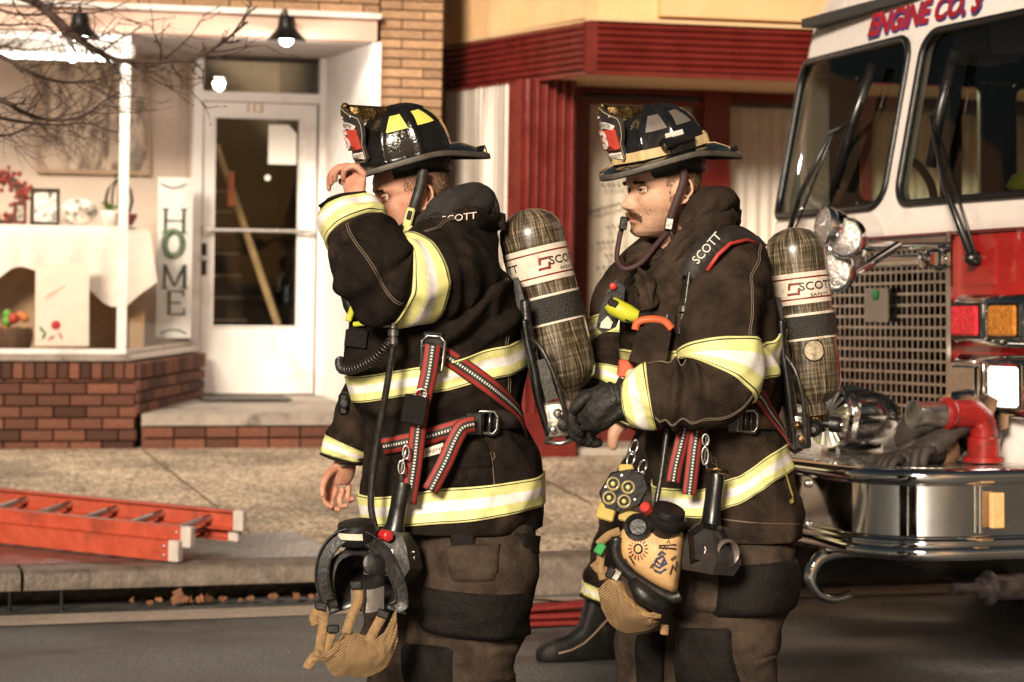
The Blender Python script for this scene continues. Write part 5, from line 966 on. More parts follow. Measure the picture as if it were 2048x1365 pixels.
def limb(path, up=(0, 0, 1), folds=(), amp=0.006, k=16, flat=1.0, seed=0.0):
    """cloth tube. path: points (V, radius); folds: (s centre, s width, amplitude, count)"""
    raw = [(*p, r) for p, r in path]; sm = spline(raw, 10); pts = [V(x[:3]) for x in sm]; rad = [x[3] for x in sm]; fr = frames(pts, V(up)); N_ = len(pts) - 1
    def f(a, s):
        x = max(0, min(1, s)) * N_; i = min(int(x), N_ - 1); t = x - i; p = lerp(pts[i], pts[i + 1], t); A = lerp(fr[i][1], fr[i + 1][1], t); B = lerp(fr[i][2], fr[i + 1][2], t); r = lerp(rad[i], rad[i + 1], t)
        return p + (A * math.cos(a) + B * math.sin(a) * flat) * r
    LN = sum((pts[i + 1] - pts[i]).length for i in range(N_))
    def disp(p, a, s, n):
        ca, sa = math.cos(a), math.sin(a); z = s * LN + 0.03 * math.sin(a + seed) + 0.02 * math.sin(2 * a + seed * 2)
        v = amp * (1.5 * rg1(V((ca * 0.75, sa * 0.75, z * k * 0.62 + seed))) + 0.45 * rg1(V((ca * 1.3 + 5, sa * 1.3, z * k * 1.5 + seed * 2)))) - amp * 0.8 + amp * 1.1 * noise.noise(V((ca * 0.9, sa * 0.9 + seed, z * 7)))
        for (c, w, am, cn, ph) in folds:
            g = gs(s - c, w); v += am * g * math.sin(cn * (s - c) / w + 0.8 * math.sin(a + seed) + 1.5 * noise.noise(V((ca, sa, z * 5 + seed)))) * (0.55 + 0.45 * math.cos(a - ph))
        return v
    sf = Surf(f, disp); sf.pts = pts
    def nrm(a, s):
        x = max(0, min(1, s)) * N_; i = min(int(x), N_ - 1); t = x - i; A = lerp(fr[i][1], fr[i + 1][1], t); B = lerp(fr[i][2], fr[i + 1][2], t); return (A * math.cos(a) + B * math.sin(a) / flat).normalized()
    sf.nrm = nrm; return sf
def torso(rows, dy, yaw=0.0, amp=0.007, k=13, seed=0.0, sag=None, ex=2.4):
    """coat body. rows: (py, front px, back px, half width m)"""
    rows = [tuple(r) for r in rows]; y0, y1 = rows[0][0], rows[-1][0]
    sm = spline(rows, 8)
    def row(py):
        py = max(y0, min(y1, py)); lo, hi = 0, len(sm) - 1
        while hi - lo > 1:
            m = (lo + hi) // 2
            if sm[m][0] <= py: lo = m
            else: hi = m
        a, b = sm[lo], sm[hi]; t = (py - a[0]) / max(1e-6, b[0] - a[0]); return [lerp(x, z, t) for x, z in zip(a, b)]
    def f(a, s):
        py = lerp(y0, y1, s); _, xf, xb, hw = row(py); c = q((xf + xb) / 2, py, dy); hx = (xb - xf) / 2 / 771 * (1 + dy / 6); cs, sn = math.cos(a), math.sin(a)
        e = 2 / ex; x = -math.copysign(abs(cs) ** e, cs) * hx; y = -math.copysign(abs(sn) ** e, sn) * hw
        return c + V((x * math.cos(yaw) - y * math.sin(yaw) * 0.3, y + x * math.sin(yaw), 0))
    def disp(p, a, s, n):
        ca, sa = math.cos(a), math.sin(a); z = s * 0.8 + 0.10 * math.sin(a * 1.0 + seed) + 0.05 * math.sin(2 * a + seed)
        v = amp * (1.5 * rg1(V((ca * 1.5, sa * 1.5, z * k * 0.55 + seed))) + 0.4 * rg1(V((ca * 3.0 + 5, sa * 3.0, z * k * 1.3 + seed * 2)))) - amp * 0.9 + amp * 1.2 * noise.noise(V((ca * 1.2, sa * 1.2 + seed, z * 5)))
        if sag: v += sag(p, a, s)
        return v
    sf = Surf(f, disp); sf.s_of = lambda py: (py - y0) / (y1 - y0); return sf.fix(0.5, 0.5, q((rows[len(rows) // 2][1] + rows[len(rows) // 2][2]) / 2, rows[len(rows) // 2][0], dy))
# ---------------------------------------------------------------- head
HT = [(-0.119, .070, .02, .012), (-0.114, .084, .0, .030), (-0.102, .092, -.02, .044), (-0.085, .091, -.042, .054), (-0.065, .091, -.058, .0605), (-0.045, .092, -.068, .065), (-0.02, .089, -.078, .0685), (0.0, .083, -.088, .0715), (.02, .092, -.094, .0735), (.04, .095, -.096, .075), (.07, .086, -.093, .0745), (.095, .066, -.08, .066), (.112, .038, -.055, .045), (.121, .008, -.02, .012)]
def head_pt(ph, z, off=0.0):
    xf, xb, w = interp(HT, z); cx = (xf + xb) / 2 - 0.0; c, s = math.cos(ph), math.sin(ph)
    e = 2 / 2.25; hx = (xf - cx) if c > 0 else (cx - xb)
    x = cx + math.copysign(abs(c) ** e, c) * hx; y = math.copysign(abs(s) ** e, s) * w
    fw = sst(-0.1, 0.45, c); ay = abs(y); d = 0.0
    nh = interp([(-.056, 0.0), (-.050, .010), (-.044, .024), (-.038, .031), (-.03, .028), (-.015, .018), (0.0, .0095), (.012, .004), (.024, 0.0)], z)[0]; nw = interp([(-.05, .015), (-.036, .0125), (-.01, .009), (.02, .010)], z)[0]
    d += nh * gs(y, nw) + .011 * gs(ay - .0155, .0065) * gs(z + .043, .0075)
    d += -.015 * gs(ay - .032, .017) * gs(z - .001, .0105) + .0065 * gs(ay - .028, .022) * gs(z - .0195, .0075) + .004 * gs(ay - .033, .014) * gs(z + .017, .006)
    d += .007 * gs(ay - .046, .018) * gs(z + .026, .017) - .005 * gs(ay - .045, .016) * gs(z + .062, .016)
    d += .0085 * gs(y, .021) * gs(z + .0665, .0052) + .0085 * gs(y, .018) * gs(z + .0775, .0052) - .005 * gs(y, .024) * gs(z + .0718, .0022) - .004 * gs(y, .02) * gs(z + .0875, .005) + .006 * gs(y, .018) * gs(z + .101, .011)
    d += .004 * gs(y, .024) * gs(z + .059, .006)
    return V((x + d * fw + off * c, y + off * s * 1.0, z))
class Head:
    def __init__(s, c, yaw, pitch, roll=0.0, sc=1.0):
        F = V((-math.cos(yaw), -math.sin(yaw), 0)); L_ = V((math.sin(yaw), -math.cos(yaw), 0)); Z = V((0, 0, 1))
        F2 = F * math.cos(pitch) + Z * math.sin(pitch); Z2 = Z * math.cos(pitch) - F * math.sin(pitch)
        s.c = V(c); s.F, s.L, s.Z = F2, L_ * math.cos(roll) + Z2 * math.sin(roll), Z2 * math.cos(roll) - L_ * math.sin(roll); s.sc = sc
    def w(s, p): return s.c + (s.F * p[0] + s.L * p[1] + s.Z * p[2]) * s.sc
    def inv(s, p): d = (p - s.c) / s.sc; return V((d.dot(s.F), d.dot(s.L), d.dot(s.Z)))
    def skin(s):
        m_ = MB(); n = 120; zs = [-.119 + .240 * k / 110 for k in range(111)]
        m_.loft([[s.w(head_pt(2 * math.pi * i / n, z)) for i in range(n)] for z in zs])
        for sg in (-1, 1):                                   # ears
            c = V((-0.006, sg * 0.070, -0.008)); rim = []; U_ = V((-0.25, 0, 1)).normalized(); A_ = V((1, 0, 0.25)).normalized()
            for k in range(20):
                a = 2 * math.pi * k / 19 * 0.93 + 0.35; r = 0.031 if math.sin(a) > -0.2 else 0.029; wd = 0.0175 * (1 if math.sin(a) > -0.1 else 0.72); rim.append(c + A_ * (math.cos(a) * wd) + U_ * (math.sin(a) * r) + V((-0.004 - 0.5 * abs(0.01), sg * (0.0115 - 0.007 * math.cos(a)), 0)))
            m_.tube([s.w(p) for p in rim], 0.0042 * s.sc, 8)
            m_.ball(s.w(c + V((-0.003, sg * 0.005, 0.003))), (0.017 * s.sc, 0.007 * s.sc, 0.028 * s.sc), 14, 0, Matrix((s.F, s.L, s.Z)).transposed())
            m_.ball(s.w(c + V((0.006, sg * 0.010, -0.027))), (0.009 * s.sc, 0.006 * s.sc, 0.010 * s.sc), 10, 0, Matrix((s.F, s.L, s.Z)).transposed())
            m_.ball(s.w(c + V((0.015, sg * 0.007, -0.004))), (0.005 * s.sc, 0.005 * s.sc, 0.008 * s.sc), 8, 0, Matrix((s.F, s.L, s.Z)).transposed())
        return m_
def hand_chain(m_, pts, r):
    pts = [V(x) for x in spline(pts, 4)]; n = len(pts); m_.tube(pts, [lerp(r[0], r[1], i / (n - 1)) for i in range(n)], 10); m_.ball(pts[-1], r[1], 8); m_.ball(pts[0], r[0], 8)
def remesh(mb, vox, smooth_it=2):
    me = mesh_of('tmp', mb); o = bpy.data.objects.new('tmp', me); COL.objects.link(o)
    bm = bmesh.new(); bm.from_mesh(me); bmesh.ops.recalc_face_normals(bm, faces=bm.faces); bm.to_mesh(me); bm.free()
    r = o.modifiers.new('r', 'REMESH'); r.mode = 'VOXEL'; r.voxel_size = vox; r.adaptivity = 0.0
    sm = o.modifiers.new('s', 'SMOOTH'); sm.iterations = smooth_it; sm.factor = 0.5
    dg = bpy.context.evaluated_depsgraph_get(); dg.update(); m2 = bpy.data.meshes.new_from_object(o.evaluated_get(dg)); bpy.data.objects.remove(o); bpy.data.meshes.remove(me)
    out = MB(); out.v = [v.co.copy() for v in m2.vertices]; out.f = [tuple(p.vertices) for p in m2.polygons]; out.m = [0] * len(out.f); bpy.data.meshes.remove(m2); return out
def skin_mat(name, base, red, stub):
    m, n, l, b = nt(name); at = n.new('ShaderNodeAttribute'); at.attribute_name = 'stub'; al = n.new('ShaderNodeAttribute'); al.attribute_name = 'lip'; tc = n.new('ShaderNodeTexCoord')
    nz = n.new('ShaderNodeTexNoise'); nz.inputs['Scale'].default_value = 38; nz.inputs['Detail'].default_value = 6; l.new(tc.outputs['Object'], nz.inputs['Vector'])
    mr = n.new('ShaderNodeMapRange'); mr.inputs[1].default_value = 0.38; mr.inputs[2].default_value = 0.66; l.new(nz.outputs[0], mr.inputs[0])
    mx = n.new('ShaderNodeMix'); mx.data_type = 'RGBA'; mx.inputs['A'].default_value = (*base, 1); mx.inputs['B'].default_value = (*red, 1); l.new(mr.outputs[0], mx.inputs['Factor'])
    n2 = n.new('ShaderNodeTexNoise'); n2.inputs['Scale'].default_value = 420; n2.inputs['Detail'].default_value = 2; l.new(tc.outputs['Object'], n2.inputs['Vector']); r2 = n.new('ShaderNodeMapRange'); r2.inputs[1].default_value = 0.35; r2.inputs[2].default_value = 0.6; l.new(n2.outputs[0], r2.inputs[0])
    mu = n.new('ShaderNodeMath'); mu.operation = 'MULTIPLY'; l.new(r2.outputs[0], mu.inputs[0]); l.new(at.outputs['Fac'], mu.inputs[1])
    m2 = n.new('ShaderNodeMix'); m2.data_type = 'RGBA'; l.new(mu.outputs[0], m2.inputs['Factor']); l.new(mx.outputs['Result'], m2.inputs['A']); m2.inputs['B'].default_value = (*stub, 1)
    m3 = n.new('ShaderNodeMix'); m3.data_type = 'RGBA'; l.new(al.outputs['Fac'], m3.inputs['Factor']); l.new(m2.outputs['Result'], m3.inputs['A']); m3.inputs['B'].default_value = (0.40, 0.13, 0.10, 1)
    # soot specks
    vo = n.new('ShaderNodeTexVoronoi'); vo.inputs['Scale'].default_value = 70; l.new(tc.outputs['Object'], vo.inputs['Vector']); r4 = n.new('ShaderNodeMapRange'); r4.inputs[1].default_value = 0.10; r4.inputs[2].default_value = 0.16; r4.inputs[3].default_value = 0.7; r4.inputs[4].default_value = 0.0; l.new(vo.outputs['Distance'], r4.inputs[0])
    m4 = n.new('ShaderNodeMix'); m4.data_type = 'RGBA'; l.new(r4.outputs[0], m4.inputs['Factor']); l.new(m3.outputs['Result'], m4.inputs['A']); m4.inputs['B'].default_value = (0.12, 0.06, 0.04, 1)
    l.new(m4.outputs['Result'], b.inputs['Base Color']); setp(b, rough=0.5, spec=0.4, sss=0.06); b.inputs['Subsurface Radius'].default_value = (0.012, 0.005, 0.003); b.inputs['Subsurface Scale'].default_value = 0.6
    bp = n.new('ShaderNodeBump'); bp.inputs['Strength'].default_value = 0.35; bp.inputs['Distance'].default_value = 0.004; l.new(n2.outputs[0], bp.inputs['Height']); l.new(bp.outputs[0], b.inputs['Normal']); return m
def finish_skin(mb, hd, beard):
    st, lp = [], []
    for p in mb.v:
        h = hd.inv(p); inside = -0.14 < h.z < 0.13 and abs(h.x) < 0.14 and abs(h.y) < 0.1
        a = b = 0.0
        if inside:
            a = beard * sst(-0.03, -0.055, h.z + 0.25 * max(0, 0.03 - h.x) - 0.0) * sst(-0.03, 0.0, h.x) * (1 - 0.0) * sst(-0.135, -0.11, h.z)
            a = max(a, 0.8 * sst(0.012, 0.03, h.z) * sst(0.05, 0.03, h.x))
            b = gs(h.z + 0.0715, 0.008) * gs(h.y, 0.022) * sst(0.08, 0.09, h.x)
        st.append(a); lp.append(min(1, b))
    mb.at = {'stub': st, 'lip': lp}; return mb
m_hair = mat('brown_hair', (0.15, 0.085, 0.045), 0.6, vs=120, var=0.6, bump=0.8, bs=300, stretch=(1, 1, 0.3))
def hair_tufts(t, hd, spots, name, mat_, seed=1):
    """short strands: spots = list of (ph, z, direction local, length)"""
    rg = random.Random(seed); m_ = MB()
    for ph, z, d, ln in spots:
        b = head_pt(ph, z, -0.001); nn = (head_pt(ph, z, 0.01) - head_pt(ph, z)).normalized(); dd = (V(d) + nn * 0.35 + V((rg.uniform(-1, 1), rg.uniform(-1, 1), rg.uniform(-1, 1))) * 0.25).normalized(); c = b + dd * ln * 0.55 + nn * ln * 0.08; e = b + dd * ln
        sd_ = dd.cross(nn).normalized() * 0.0009; m_.add([hd.w(x) for x in (b - sd_, b + sd_, c + sd_, c - sd_, e)], [(0, 1, 2, 3), (3, 2, 4)])
    return t.add(name, m_, mat_, None, 180)
def eyes(t, hd, iris=(0.05, 0.06, 0.055), squint=0.0):
    m_eye, n, l, b = nt('eye'); setp(b, rough=0.12, spec=0.6); tc = n.new('ShaderNodeAttribute'); tc.attribute_name = 'r'; cr = n.new('ShaderNodeValToRGB'); cr.color_ramp.interpolation = 'CONSTANT'; e = cr.color_ramp.elements; e[0].color = (0.005, 0.005, 0.005, 1); e[1].position = 0.2; e[1].color = (*iris, 1); k = e.new(0.48); k.color = (0.6, 0.52, 0.48, 1); l.new(tc.outputs['Fac'], cr.inputs[0]); l.new(cr.outputs[0], b.inputs['Base Color'])
    for sg in (-1, 1):
        c = V((0.0715, sg * 0.031, 0.001)); m_ = MB(); r = 0.0122; ax = V((0.90, 0.34, -0.03)).normalized(); a1 = ax.orthogonal().normalized(); a2 = ax.cross(a1); at = []; rings = []
        for i in range(13):
            th = 0.02 + 1.55 * i / 12; rings.append([hd.w(c + ax * math.cos(th) * r + (a1 * math.cos(k * math.pi / 10) + a2 * math.sin(k * math.pi / 10)) * math.sin(th) * r) for k in range(20)]); at += [math.sin(th)] * 20
        m_.loft(rings); m_.at = {'r': at}; t.add('eye', m_, m_eye, None, 180)
        for (z0, z1, nm) in ((0.0045 - squint, 0.0125, 'eyelid'), (-0.0125, -0.0052 + squint * 0.6, 'eyelid')):
            m_ = MB(); rings = []
            for j in range(5):
                z = lerp(z0, z1, j / 4); ring = []
                for i in range(13):
                    y = lerp(-0.0155, 0.0155, i / 12); curve = (1 - (y / 0.0165) ** 2); zz = z * (0.35 + 0.65 * curve) if nm else z; rr = 0.0136; x = math.sqrt(max(1e-6, rr * rr - min(rr * rr * 0.98, y * y * 0.62 + zz * zz))); ring.append(hd.w(c + V((x, y, zz))))
                rings.append(ring)
            m_.loft(rings, False); yield_ = t.add(nm, m_, t.skin, None, 180)
            if z0 > 0:
                m2 = MB(); m2.tube([p + hd.F * 0.0006 for p in rings[0]], 0.0007, 4); t.add('eyelash', m2, m_hair, None, 180)
# ================================================================ shared gear builders
def proj(p):
    x0 = p.x / p.y * FPX; y0 = -(p.z - CH) / p.y * FPX; return 1024 + x0 * math.cos(ROLL) - y0 * math.sin(ROLL), HOR + x0 * math.sin(ROLL) + y0 * math.cos(ROLL)
def slant(sf, pts):
    def g(a):
        s = 0.5
        for _ in range(5): px = proj(sf.f(a, s))[0]; s = sf.s_of(interp(pts, px)[0])
        return s
    return g
def onto(sf, px, py, off=0.006, rng=(0.15, 2.99)):
    """point and normal on the camera side of a coat body under photo pixel (px, py)"""
    s = sf.s_of(py); best = None
    for _ in range(3):
        best = min((abs(proj(sf.f(a, s))[0] - px), a) for a in [lerp(rng[0], rng[1], k / 60) for k in range(61)]); a = best[1]; e = py - proj(sf.f(a, s))[1]; s = max(0, min(1, s + e * (sf.s_of(100) - sf.s_of(0)) / 100))
    return sf.at(a, s, off), sf.nrm(a, s) * sf.sg
def web_mat(name, edge=(0.30, 0.025, 0.018), base=(0.022, 0.018, 0.015), dash=(0.62, 0.58, 0.54)):
    m, n, l, b = nt(name); t = n.new('ShaderNodeAttribute'); t.attribute_name = 't'; cr = n.new('ShaderNodeValToRGB'); cr.color_ramp.interpolation = 'CONSTANT'; e = cr.color_ramp.elements; e[0].color = (*base, 1); e[1].position = 0.06; e[1].color = (*edge, 1)
    for p, c in ((0.27, base), (0.43, dash), (0.57, base), (0.73, edge), (0.94, base)): k = e.new(p); k.color = (*c, 1)
    l.new(t.outputs['Fac'], cr.inputs[0]); s = n.new('ShaderNodeAttribute'); s.attribute_name = 's'; mu = n.new('ShaderNodeMath'); mu.operation = 'MULTIPLY'; mu.inputs[1].default_value = 130; l.new(s.outputs['Fac'], mu.inputs[0]); fr = n.new('ShaderNodeMath'); fr.operation = 'FRACT'; l.new(mu.outputs[0], fr.inputs[0]); gt = n.new('ShaderNodeMath'); gt.operation = 'GREATER_THAN'; gt.inputs[1].default_value = 0.45; l.new(fr.outputs[0], gt.inputs[0])
    # only the middle cord is broken into dashes
    a1 = n.new('ShaderNodeMath'); a1.operation = 'COMPARE'; a1.inputs[1].default_value = 0.5; a1.inputs[2].default_value = 0.07; l.new(t.outputs['Fac'], a1.inputs[0]); inv = n.new('ShaderNodeMath'); inv.operation = 'SUBTRACT'; inv.inputs[0].default_value = 1; l.new(gt.outputs[0], inv.inputs[1]); mm = n.new('ShaderNodeMath'); mm.operation = 'MULTIPLY'; l.new(a1.outputs[0], mm.inputs[0]); l.new(inv.outputs[0], mm.inputs[1])
    mx = n.new('ShaderNodeMix'); mx.data_type = 'RGBA'; l.new(mm.outputs[0], mx.inputs['Factor']); l.new(cr.outputs[0], mx.inputs['A']); mx.inputs['B'].default_value = (*base, 1); l.new(mx.outputs['Result'], b.inputs['Base Color']); setp(b, rough=0.65); return m
m_web = web_mat('red_black_webbing'); m_webd = web_mat('dark_webbing', (0.02, 0.016, 0.014), (0.02, 0.016, 0.014), (0.03, 0.025, 0.02))
m_buckle = mat('gunmetal_buckle', (0.20, 0.19, 0.18), 0.3, 0.9, var=0.3)
m_hoseb = mat('black_hose', (0.02, 0.017, 0.015), 0.35, vs=60, var=0.4, bump=0.2)
m_lime = mat('lime_plastic', (0.50, 0.50, 0.03), 0.4, var=0.15)
m_kev = mat('tan_kevlar', (0.25, 0.15, 0.065), 0.8, vs=50, var=0.35, bump=0.5, bs=180)
m_brass = mat('dark_brass', (0.16, 0.10, 0.04), 0.3, 0.9, vs=60, var=0.5, bump=0.4, bs=120)
def web(pts, w, ups, t=0.003):
    """webbing: pts along, ups normals; carries cross and length coordinates"""
    sm = spline([list(p) + list(u) for p, u in zip(pts, ups)], 6); P3 = [V(x[:3]) for x in sm]; U3 = [V(x[3:]).normalized() for x in sm]; m_ = MB(); at, as_ = [], []; ln = 0; rings = []
    for i, p in enumerate(P3):
        if i: ln += (p - P3[i - 1]).length
        tg = (P3[min(i + 1, len(P3) - 1)] - P3[max(i - 1, 0)]).normalized(); sd_ = tg.cross(U3[i]).normalized(); nn = sd_.cross(tg)
        rings.append([p - sd_ * w / 2, p + nn * t * 0.6, p + sd_ * w / 2, p + sd_ * w / 2 - nn * t, p - sd_ * w / 2 - nn * t]); at += [0, 0.5, 1, 1, 0]; as_ += [ln] * 5
    m_.loft(rings); m_.at = {'t': at, 's': as_}; return m_
def webon(sf, pix, w, off=0.008): r = [onto(sf, x, y, off) for x, y in pix]; return web([p for p, n in r], w, [n for p, n in r])
def webfree(pix, w, up=(0, -1, 0)): return web([q(*p) for p in pix], w, [V(up)] * len(pix))
def hose(pix, r, n=8): pts = [V(x) for x in spline([q(*p) for p in pix], 6)]; m_ = MB(); m_.tube(pts, r, n); return m_
def ladder_lock(t, c, ax, nn, w=0.05, h=0.06, parent=None):
    ax = V(ax).normalized(); nn = V(nn).normalized(); sd_ = ax.cross(nn).normalized(); nn = sd_.cross(ax); m_ = MB()
    pts = [c + ax * a * h + sd_ * b * w for a, b in ((-.5, -.5), (-.5, .5), (.35, .55), (.5, .3), (.5, -.3), (.35, -.55))]
    m_.tube(pts + pts[:2], 0.0055, 6, 0, False); 
    for a in (-0.1, 0.18): m_.tube([c + ax * a * h - sd_ * w * 0.5, c + ax * a * h + sd_ * w * 0.5], 0.004, 6)
    return t.add('buckle', m_, m_buckle, parent, 180)

# ---------------------------------------------------------------- helmet
m_shell1 = mat('wet_black_shell', (0.010, 0.009, 0.008), 0.12, vs=30, var=0.4, bump=0.25, bs=110, coat=0.6, rv=0.06)
m_shell2 = mat('gloss_black_shell', (0.010, 0.010, 0.011), 0.09, vs=30, var=0.4, bump=0.03, coat=0.7, rv=0.05)
m_leather = mat('black_shield_leather', (0.028, 0.024, 0.024), 0.45, vs=40, var=0.3, bump=0.2)
def dome_pt(ph, t, off=0.0):
    e = math.sin(min(t, 1) * math.pi / 2); r = max(0.0, 1 - e ** 2.3) ** 0.5; k = ((ph / (math.pi / 4)) + 0.5) % 1 - 0.5; rb = 0.0065 * gs(k, 0.085) * (1 - 0.5 * e) - 0.002 * (1 - gs(k, 0.2))
    return V((math.cos(ph) * (0.123 * r + (rb + off) * max(r, 0.2)), math.sin(ph) * (0.104 * r + (rb + off) * max(r, 0.2)), 0.128 * e + (rb + off) * e))
def brim_pt(ph, t, off=0.0):
    c, s = math.cos(ph), math.sin(ph); ext = 0.034 + 0.016 * max(0, c) ** 2 + 0.062 * max(0, -c) ** 2.6; x = c * (0.121 + ext * t); y = s * (0.103 + (0.036 - 0.012 * max(0, -c) ** 3) * t)
    z = -0.006 * t - 0.012 * t * t - 0.036 * max(0, -c) ** 2 * t * t + 0.010 * abs(s) ** 2 * t
    return V((x, y, z + off))
def helmet(label, hd, number, shell, decal, band, top_word, low_word, flashlight, base):
    t = Thing('fire_helmet', label, 'helmet', base); W = hd.w
    m_ = MB(); m_.loft([[W(dome_pt(2 * math.pi * i / 128, j / 26 * 0.995)) for i in range(128)] for j in range(27)], True, False, True); sh = t.add('shell', m_, shell, None, 180)
    m_ = MB(); n = 96; rings = [[W(brim_pt(2 * math.pi * i / n, u, o)) for i in range(n)] for u, o in ((-0.02, 0.002), (0.3, 0.003), (0.7, 0.003), (0.95, 0.003), (1.0, 0.006), (1.04, 0.004), (1.045, -0.002), (1.02, -0.007), (0.97, -0.004), (0.6, -0.003), (-0.05, -0.003))]; m_.loft(rings, True, False, False); t.add('brim', m_, shell, None, 60)
    m_ = MB(); rings = [[W(brim_pt(2 * math.pi * i / n, u, o)) for i in range(n)] for u, o in ((1.035, 0.007), (1.06, 0.006), (1.066, -0.003), (1.04, -0.009), (1.02, -0.007))]; m_.loft(rings, True, False, False); t.add('brim_edging', m_, mat('worn_rubber_edge', (0.075, 0.062, 0.05), 0.55, vs=25, var=0.4), None, 180)
    for k in range(8):                                        # reflective trapezoids between the ribs
        a0 = (k + 0.5) * math.pi / 4
        if abs(((a0 + math.pi) % (2 * math.pi)) - math.pi) < 0.5: continue
        m_ = MB(); m_.loft([[W(dome_pt(a0 + lerp(-1, 1, i / 6) * lerp(0.27, 0.18, j / 5), lerp(decal[1], decal[2], j / 5), 0.0022)) for i in range(7)] for j in range(6)], False); t.add('reflective_patch', m_, decal[0], sh, 180)
    if band:
        m_ = MB(); m_.loft([[W(dome_pt(2 * math.pi * i / 96, u, 0.0105)) for i in range(96)] for u in (0.025, 0.08, 0.135)], True, False, False); t.add('tape_band', m_, band, sh, 180)
    # leather front piece held by a brass eagle
    def fp(x, y, off=0.0): u = (y + 0.002) / 0.165; y *= 0.93; return W(V((0.127 + 0.008 * u - 0.8 * x * x / 0.12 + off, x, y + 0.006)))
    out = [(-0.036, 0.0), (-0.044, 0.012), (-0.043, 0.05), (-0.052, 0.075), (-0.056, 0.105), (-0.053, 0.125), (-0.034, 0.138), (-0.016, 0.15), (0, 0.165), (0.016, 0.15), (0.034, 0.138), (0.053, 0.125), (0.056, 0.105), (0.052, 0.075), (0.043, 0.05), (0.044, 0.012), (0.036, 0.0)]
    def plate(pts, o0, o1, m, nm, parent=None, sm_=None):
        m_ = MB(); n = len(pts); cx = sum(p[0] for p in pts) / n; cyy = sum(p[1] for p in pts) / n; rings = [[fp(x, y, o0) for x, y in pts], [fp(x, y, o1) for x, y in pts], [fp(lerp(x, cx, 0.5), lerp(y, cyy, 0.5), o1) for x, y in pts], [fp(cx, cyy, o1)] * n]; m_.loft(rings, True, True, False); return t.add(nm, m_, m, parent, sm_)
    pl = plate(out, 0.0, 0.006, m_leather, 'front_piece')
    m_ = MB(); pp = [fp(x * 0.94, 0.082 + (y - 0.082) * 0.94, 0.007) for x, y in out]; m_.tube(pp + pp[:1], 0.0012, 4, 0, False); t.add('stitching', m_, mat('tan_stitch', (0.40, 0.30, 0.18), 0.7), pl, 180)
    wht = mat('white_leather', (0.66, 0.60, 0.55), 0.55, var=0.12, vs=40)
    arc = [(0.062 * math.sin(a), 0.058 + 0.062 * math.cos(a)) for a in [R(-42 + 84 * k / 10) for k in range(11)]]; arc2 = [(0.044 * math.sin(a), 0.058 + 0.044 * math.cos(a)) for a in [R(40 - 80 * k / 10) for k in range(11)]]
    m_ = MB(); rings = [[fp(x, y, 0.0095) for x, y in r] for r in (arc, arc2[::-1])]; m_.loft(rings, False); rings2 = [[fp(x, y, 0.004) for x, y in r] for r in (arc, arc2[::-1])]; m_.loft(rings2, False); t.add('rocker_panel', m_, wht, pl)
    ink = mat('black_stamp', (0.02, 0.018, 0.016), 0.6)
    def bent(x, y, z): a = x / 0.053; return fp((0.053 + y) * math.sin(a), 0.058 + (0.053 + y) * math.cos(a), 0.0105)
    t.add('rocker_lettering', text_mb(top_word, 0.0165, 0.0005, lambda x, y, z: bent(x, y, z), ax=0.62), ink, pl)
    sq = [(-0.034, 0.040), (0.034, 0.040), (0.036, 0.043), (0.036, 0.093), (0.033, 0.097), (-0.033, 0.097), (-0.036, 0.093), (-0.036, 0.043)]
    rp = plate(sq, 0.006, 0.016, mat('red_number_leather', (0.45, 0.05, 0.03), 0.45, var=0.15, vs=30), 'number_patch', pl)
    t.add('number', text_mb(number, 0.066, 0.002, lambda x, y, z: fp(x, 0.0685 + y, 0.0175 + z), bold=0.002), wht, pl)
    lo = plate([(-0.036, 0.012), (0.036, 0.012), (0.036, 0.032), (-0.036, 0.032)], 0.006, 0.0095, wht, 'lower_panel', pl)
    t.add('lower_lettering', text_mb(low_word, 0.015, 0.0005, lambda x, y, z: fp(x, 0.022 + y, 0.0105), ax=0.58), ink, pl)
    # eagle: ridge from crown to the top of the front piece
    m_ = MB(); rings = []
    for k in range(9):
        u = k / 8; c = lerp(V((0.02, 0, 0.125)), V((0.122, 0, 0.143)), u); w = lerp(0.010, 0.020, math.sin(u * 2.6)); hh = lerp(0.012, 0.046, u); ring = []
        for i in range(12): a = 2 * math.pi * i / 12; ring.append(W(c + V((0, math.cos(a) * w * (1 + 0.25 * math.sin(k * 2.2)), math.sin(a) * hh * (1.0 if math.sin(a) < 0 else 0.35) - hh * 0.5 * (1 - u) * 0))))
        rings.append(ring)
    m_.loft(rings); t.add('eagle', m_, m_brass, None, 60)
    m_ = MB(); m_.ball(W(V((0.130, 0, 0.156))), 0.010, 10); t.add('eagle_head', m_, m_brass, None, 180)
    for sg in (-1, 1):
        m_ = MB(); m_.lathe(fp(sg * 0.030, 0.131, 0.006), hd.F, [(0, 0.004), (0.003, 0.003), (0.004, 0)], 8); t.add('rivet', m_, m_steel, pl)
    # liner, ear flap, back ring
    m_ = MB(); n = 60
    def lin(i, z, k): ph = lerp(0.75, 2 * math.pi - 0.75, i / n); return W(V((math.cos(ph) * 0.105 * k - 0.006, math.sin(ph) * 0.088 * k, z - 0.03 * max(0, -math.cos(ph)) * (z < -0.01) * 0.8)))
    m_.loft([[lin(i, z, k) for i in range(n + 1)] for z, k in ((0.02, 0.98), (-0.01, 1.0), (-0.03, 1.0), (-0.05, 0.97), (-0.05, 0.93), (0.02, 0.9))], False); t.add('liner', m_, m_rubber, None, 180)
    m_ = MB(); c = W(V((-0.215, 0.0, -0.045))); pts = [c + hd.Z * 0.016 * math.sin(a) + (hd.F * 0.5 + hd.L * 0.5) * 0.016 * math.cos(a) for a in [k * math.pi / 7 for k in range(15)]]; m_.tube(pts, 0.002, 5, 0, False); t.add('hanger_ring', m_, m_black, None, 180)
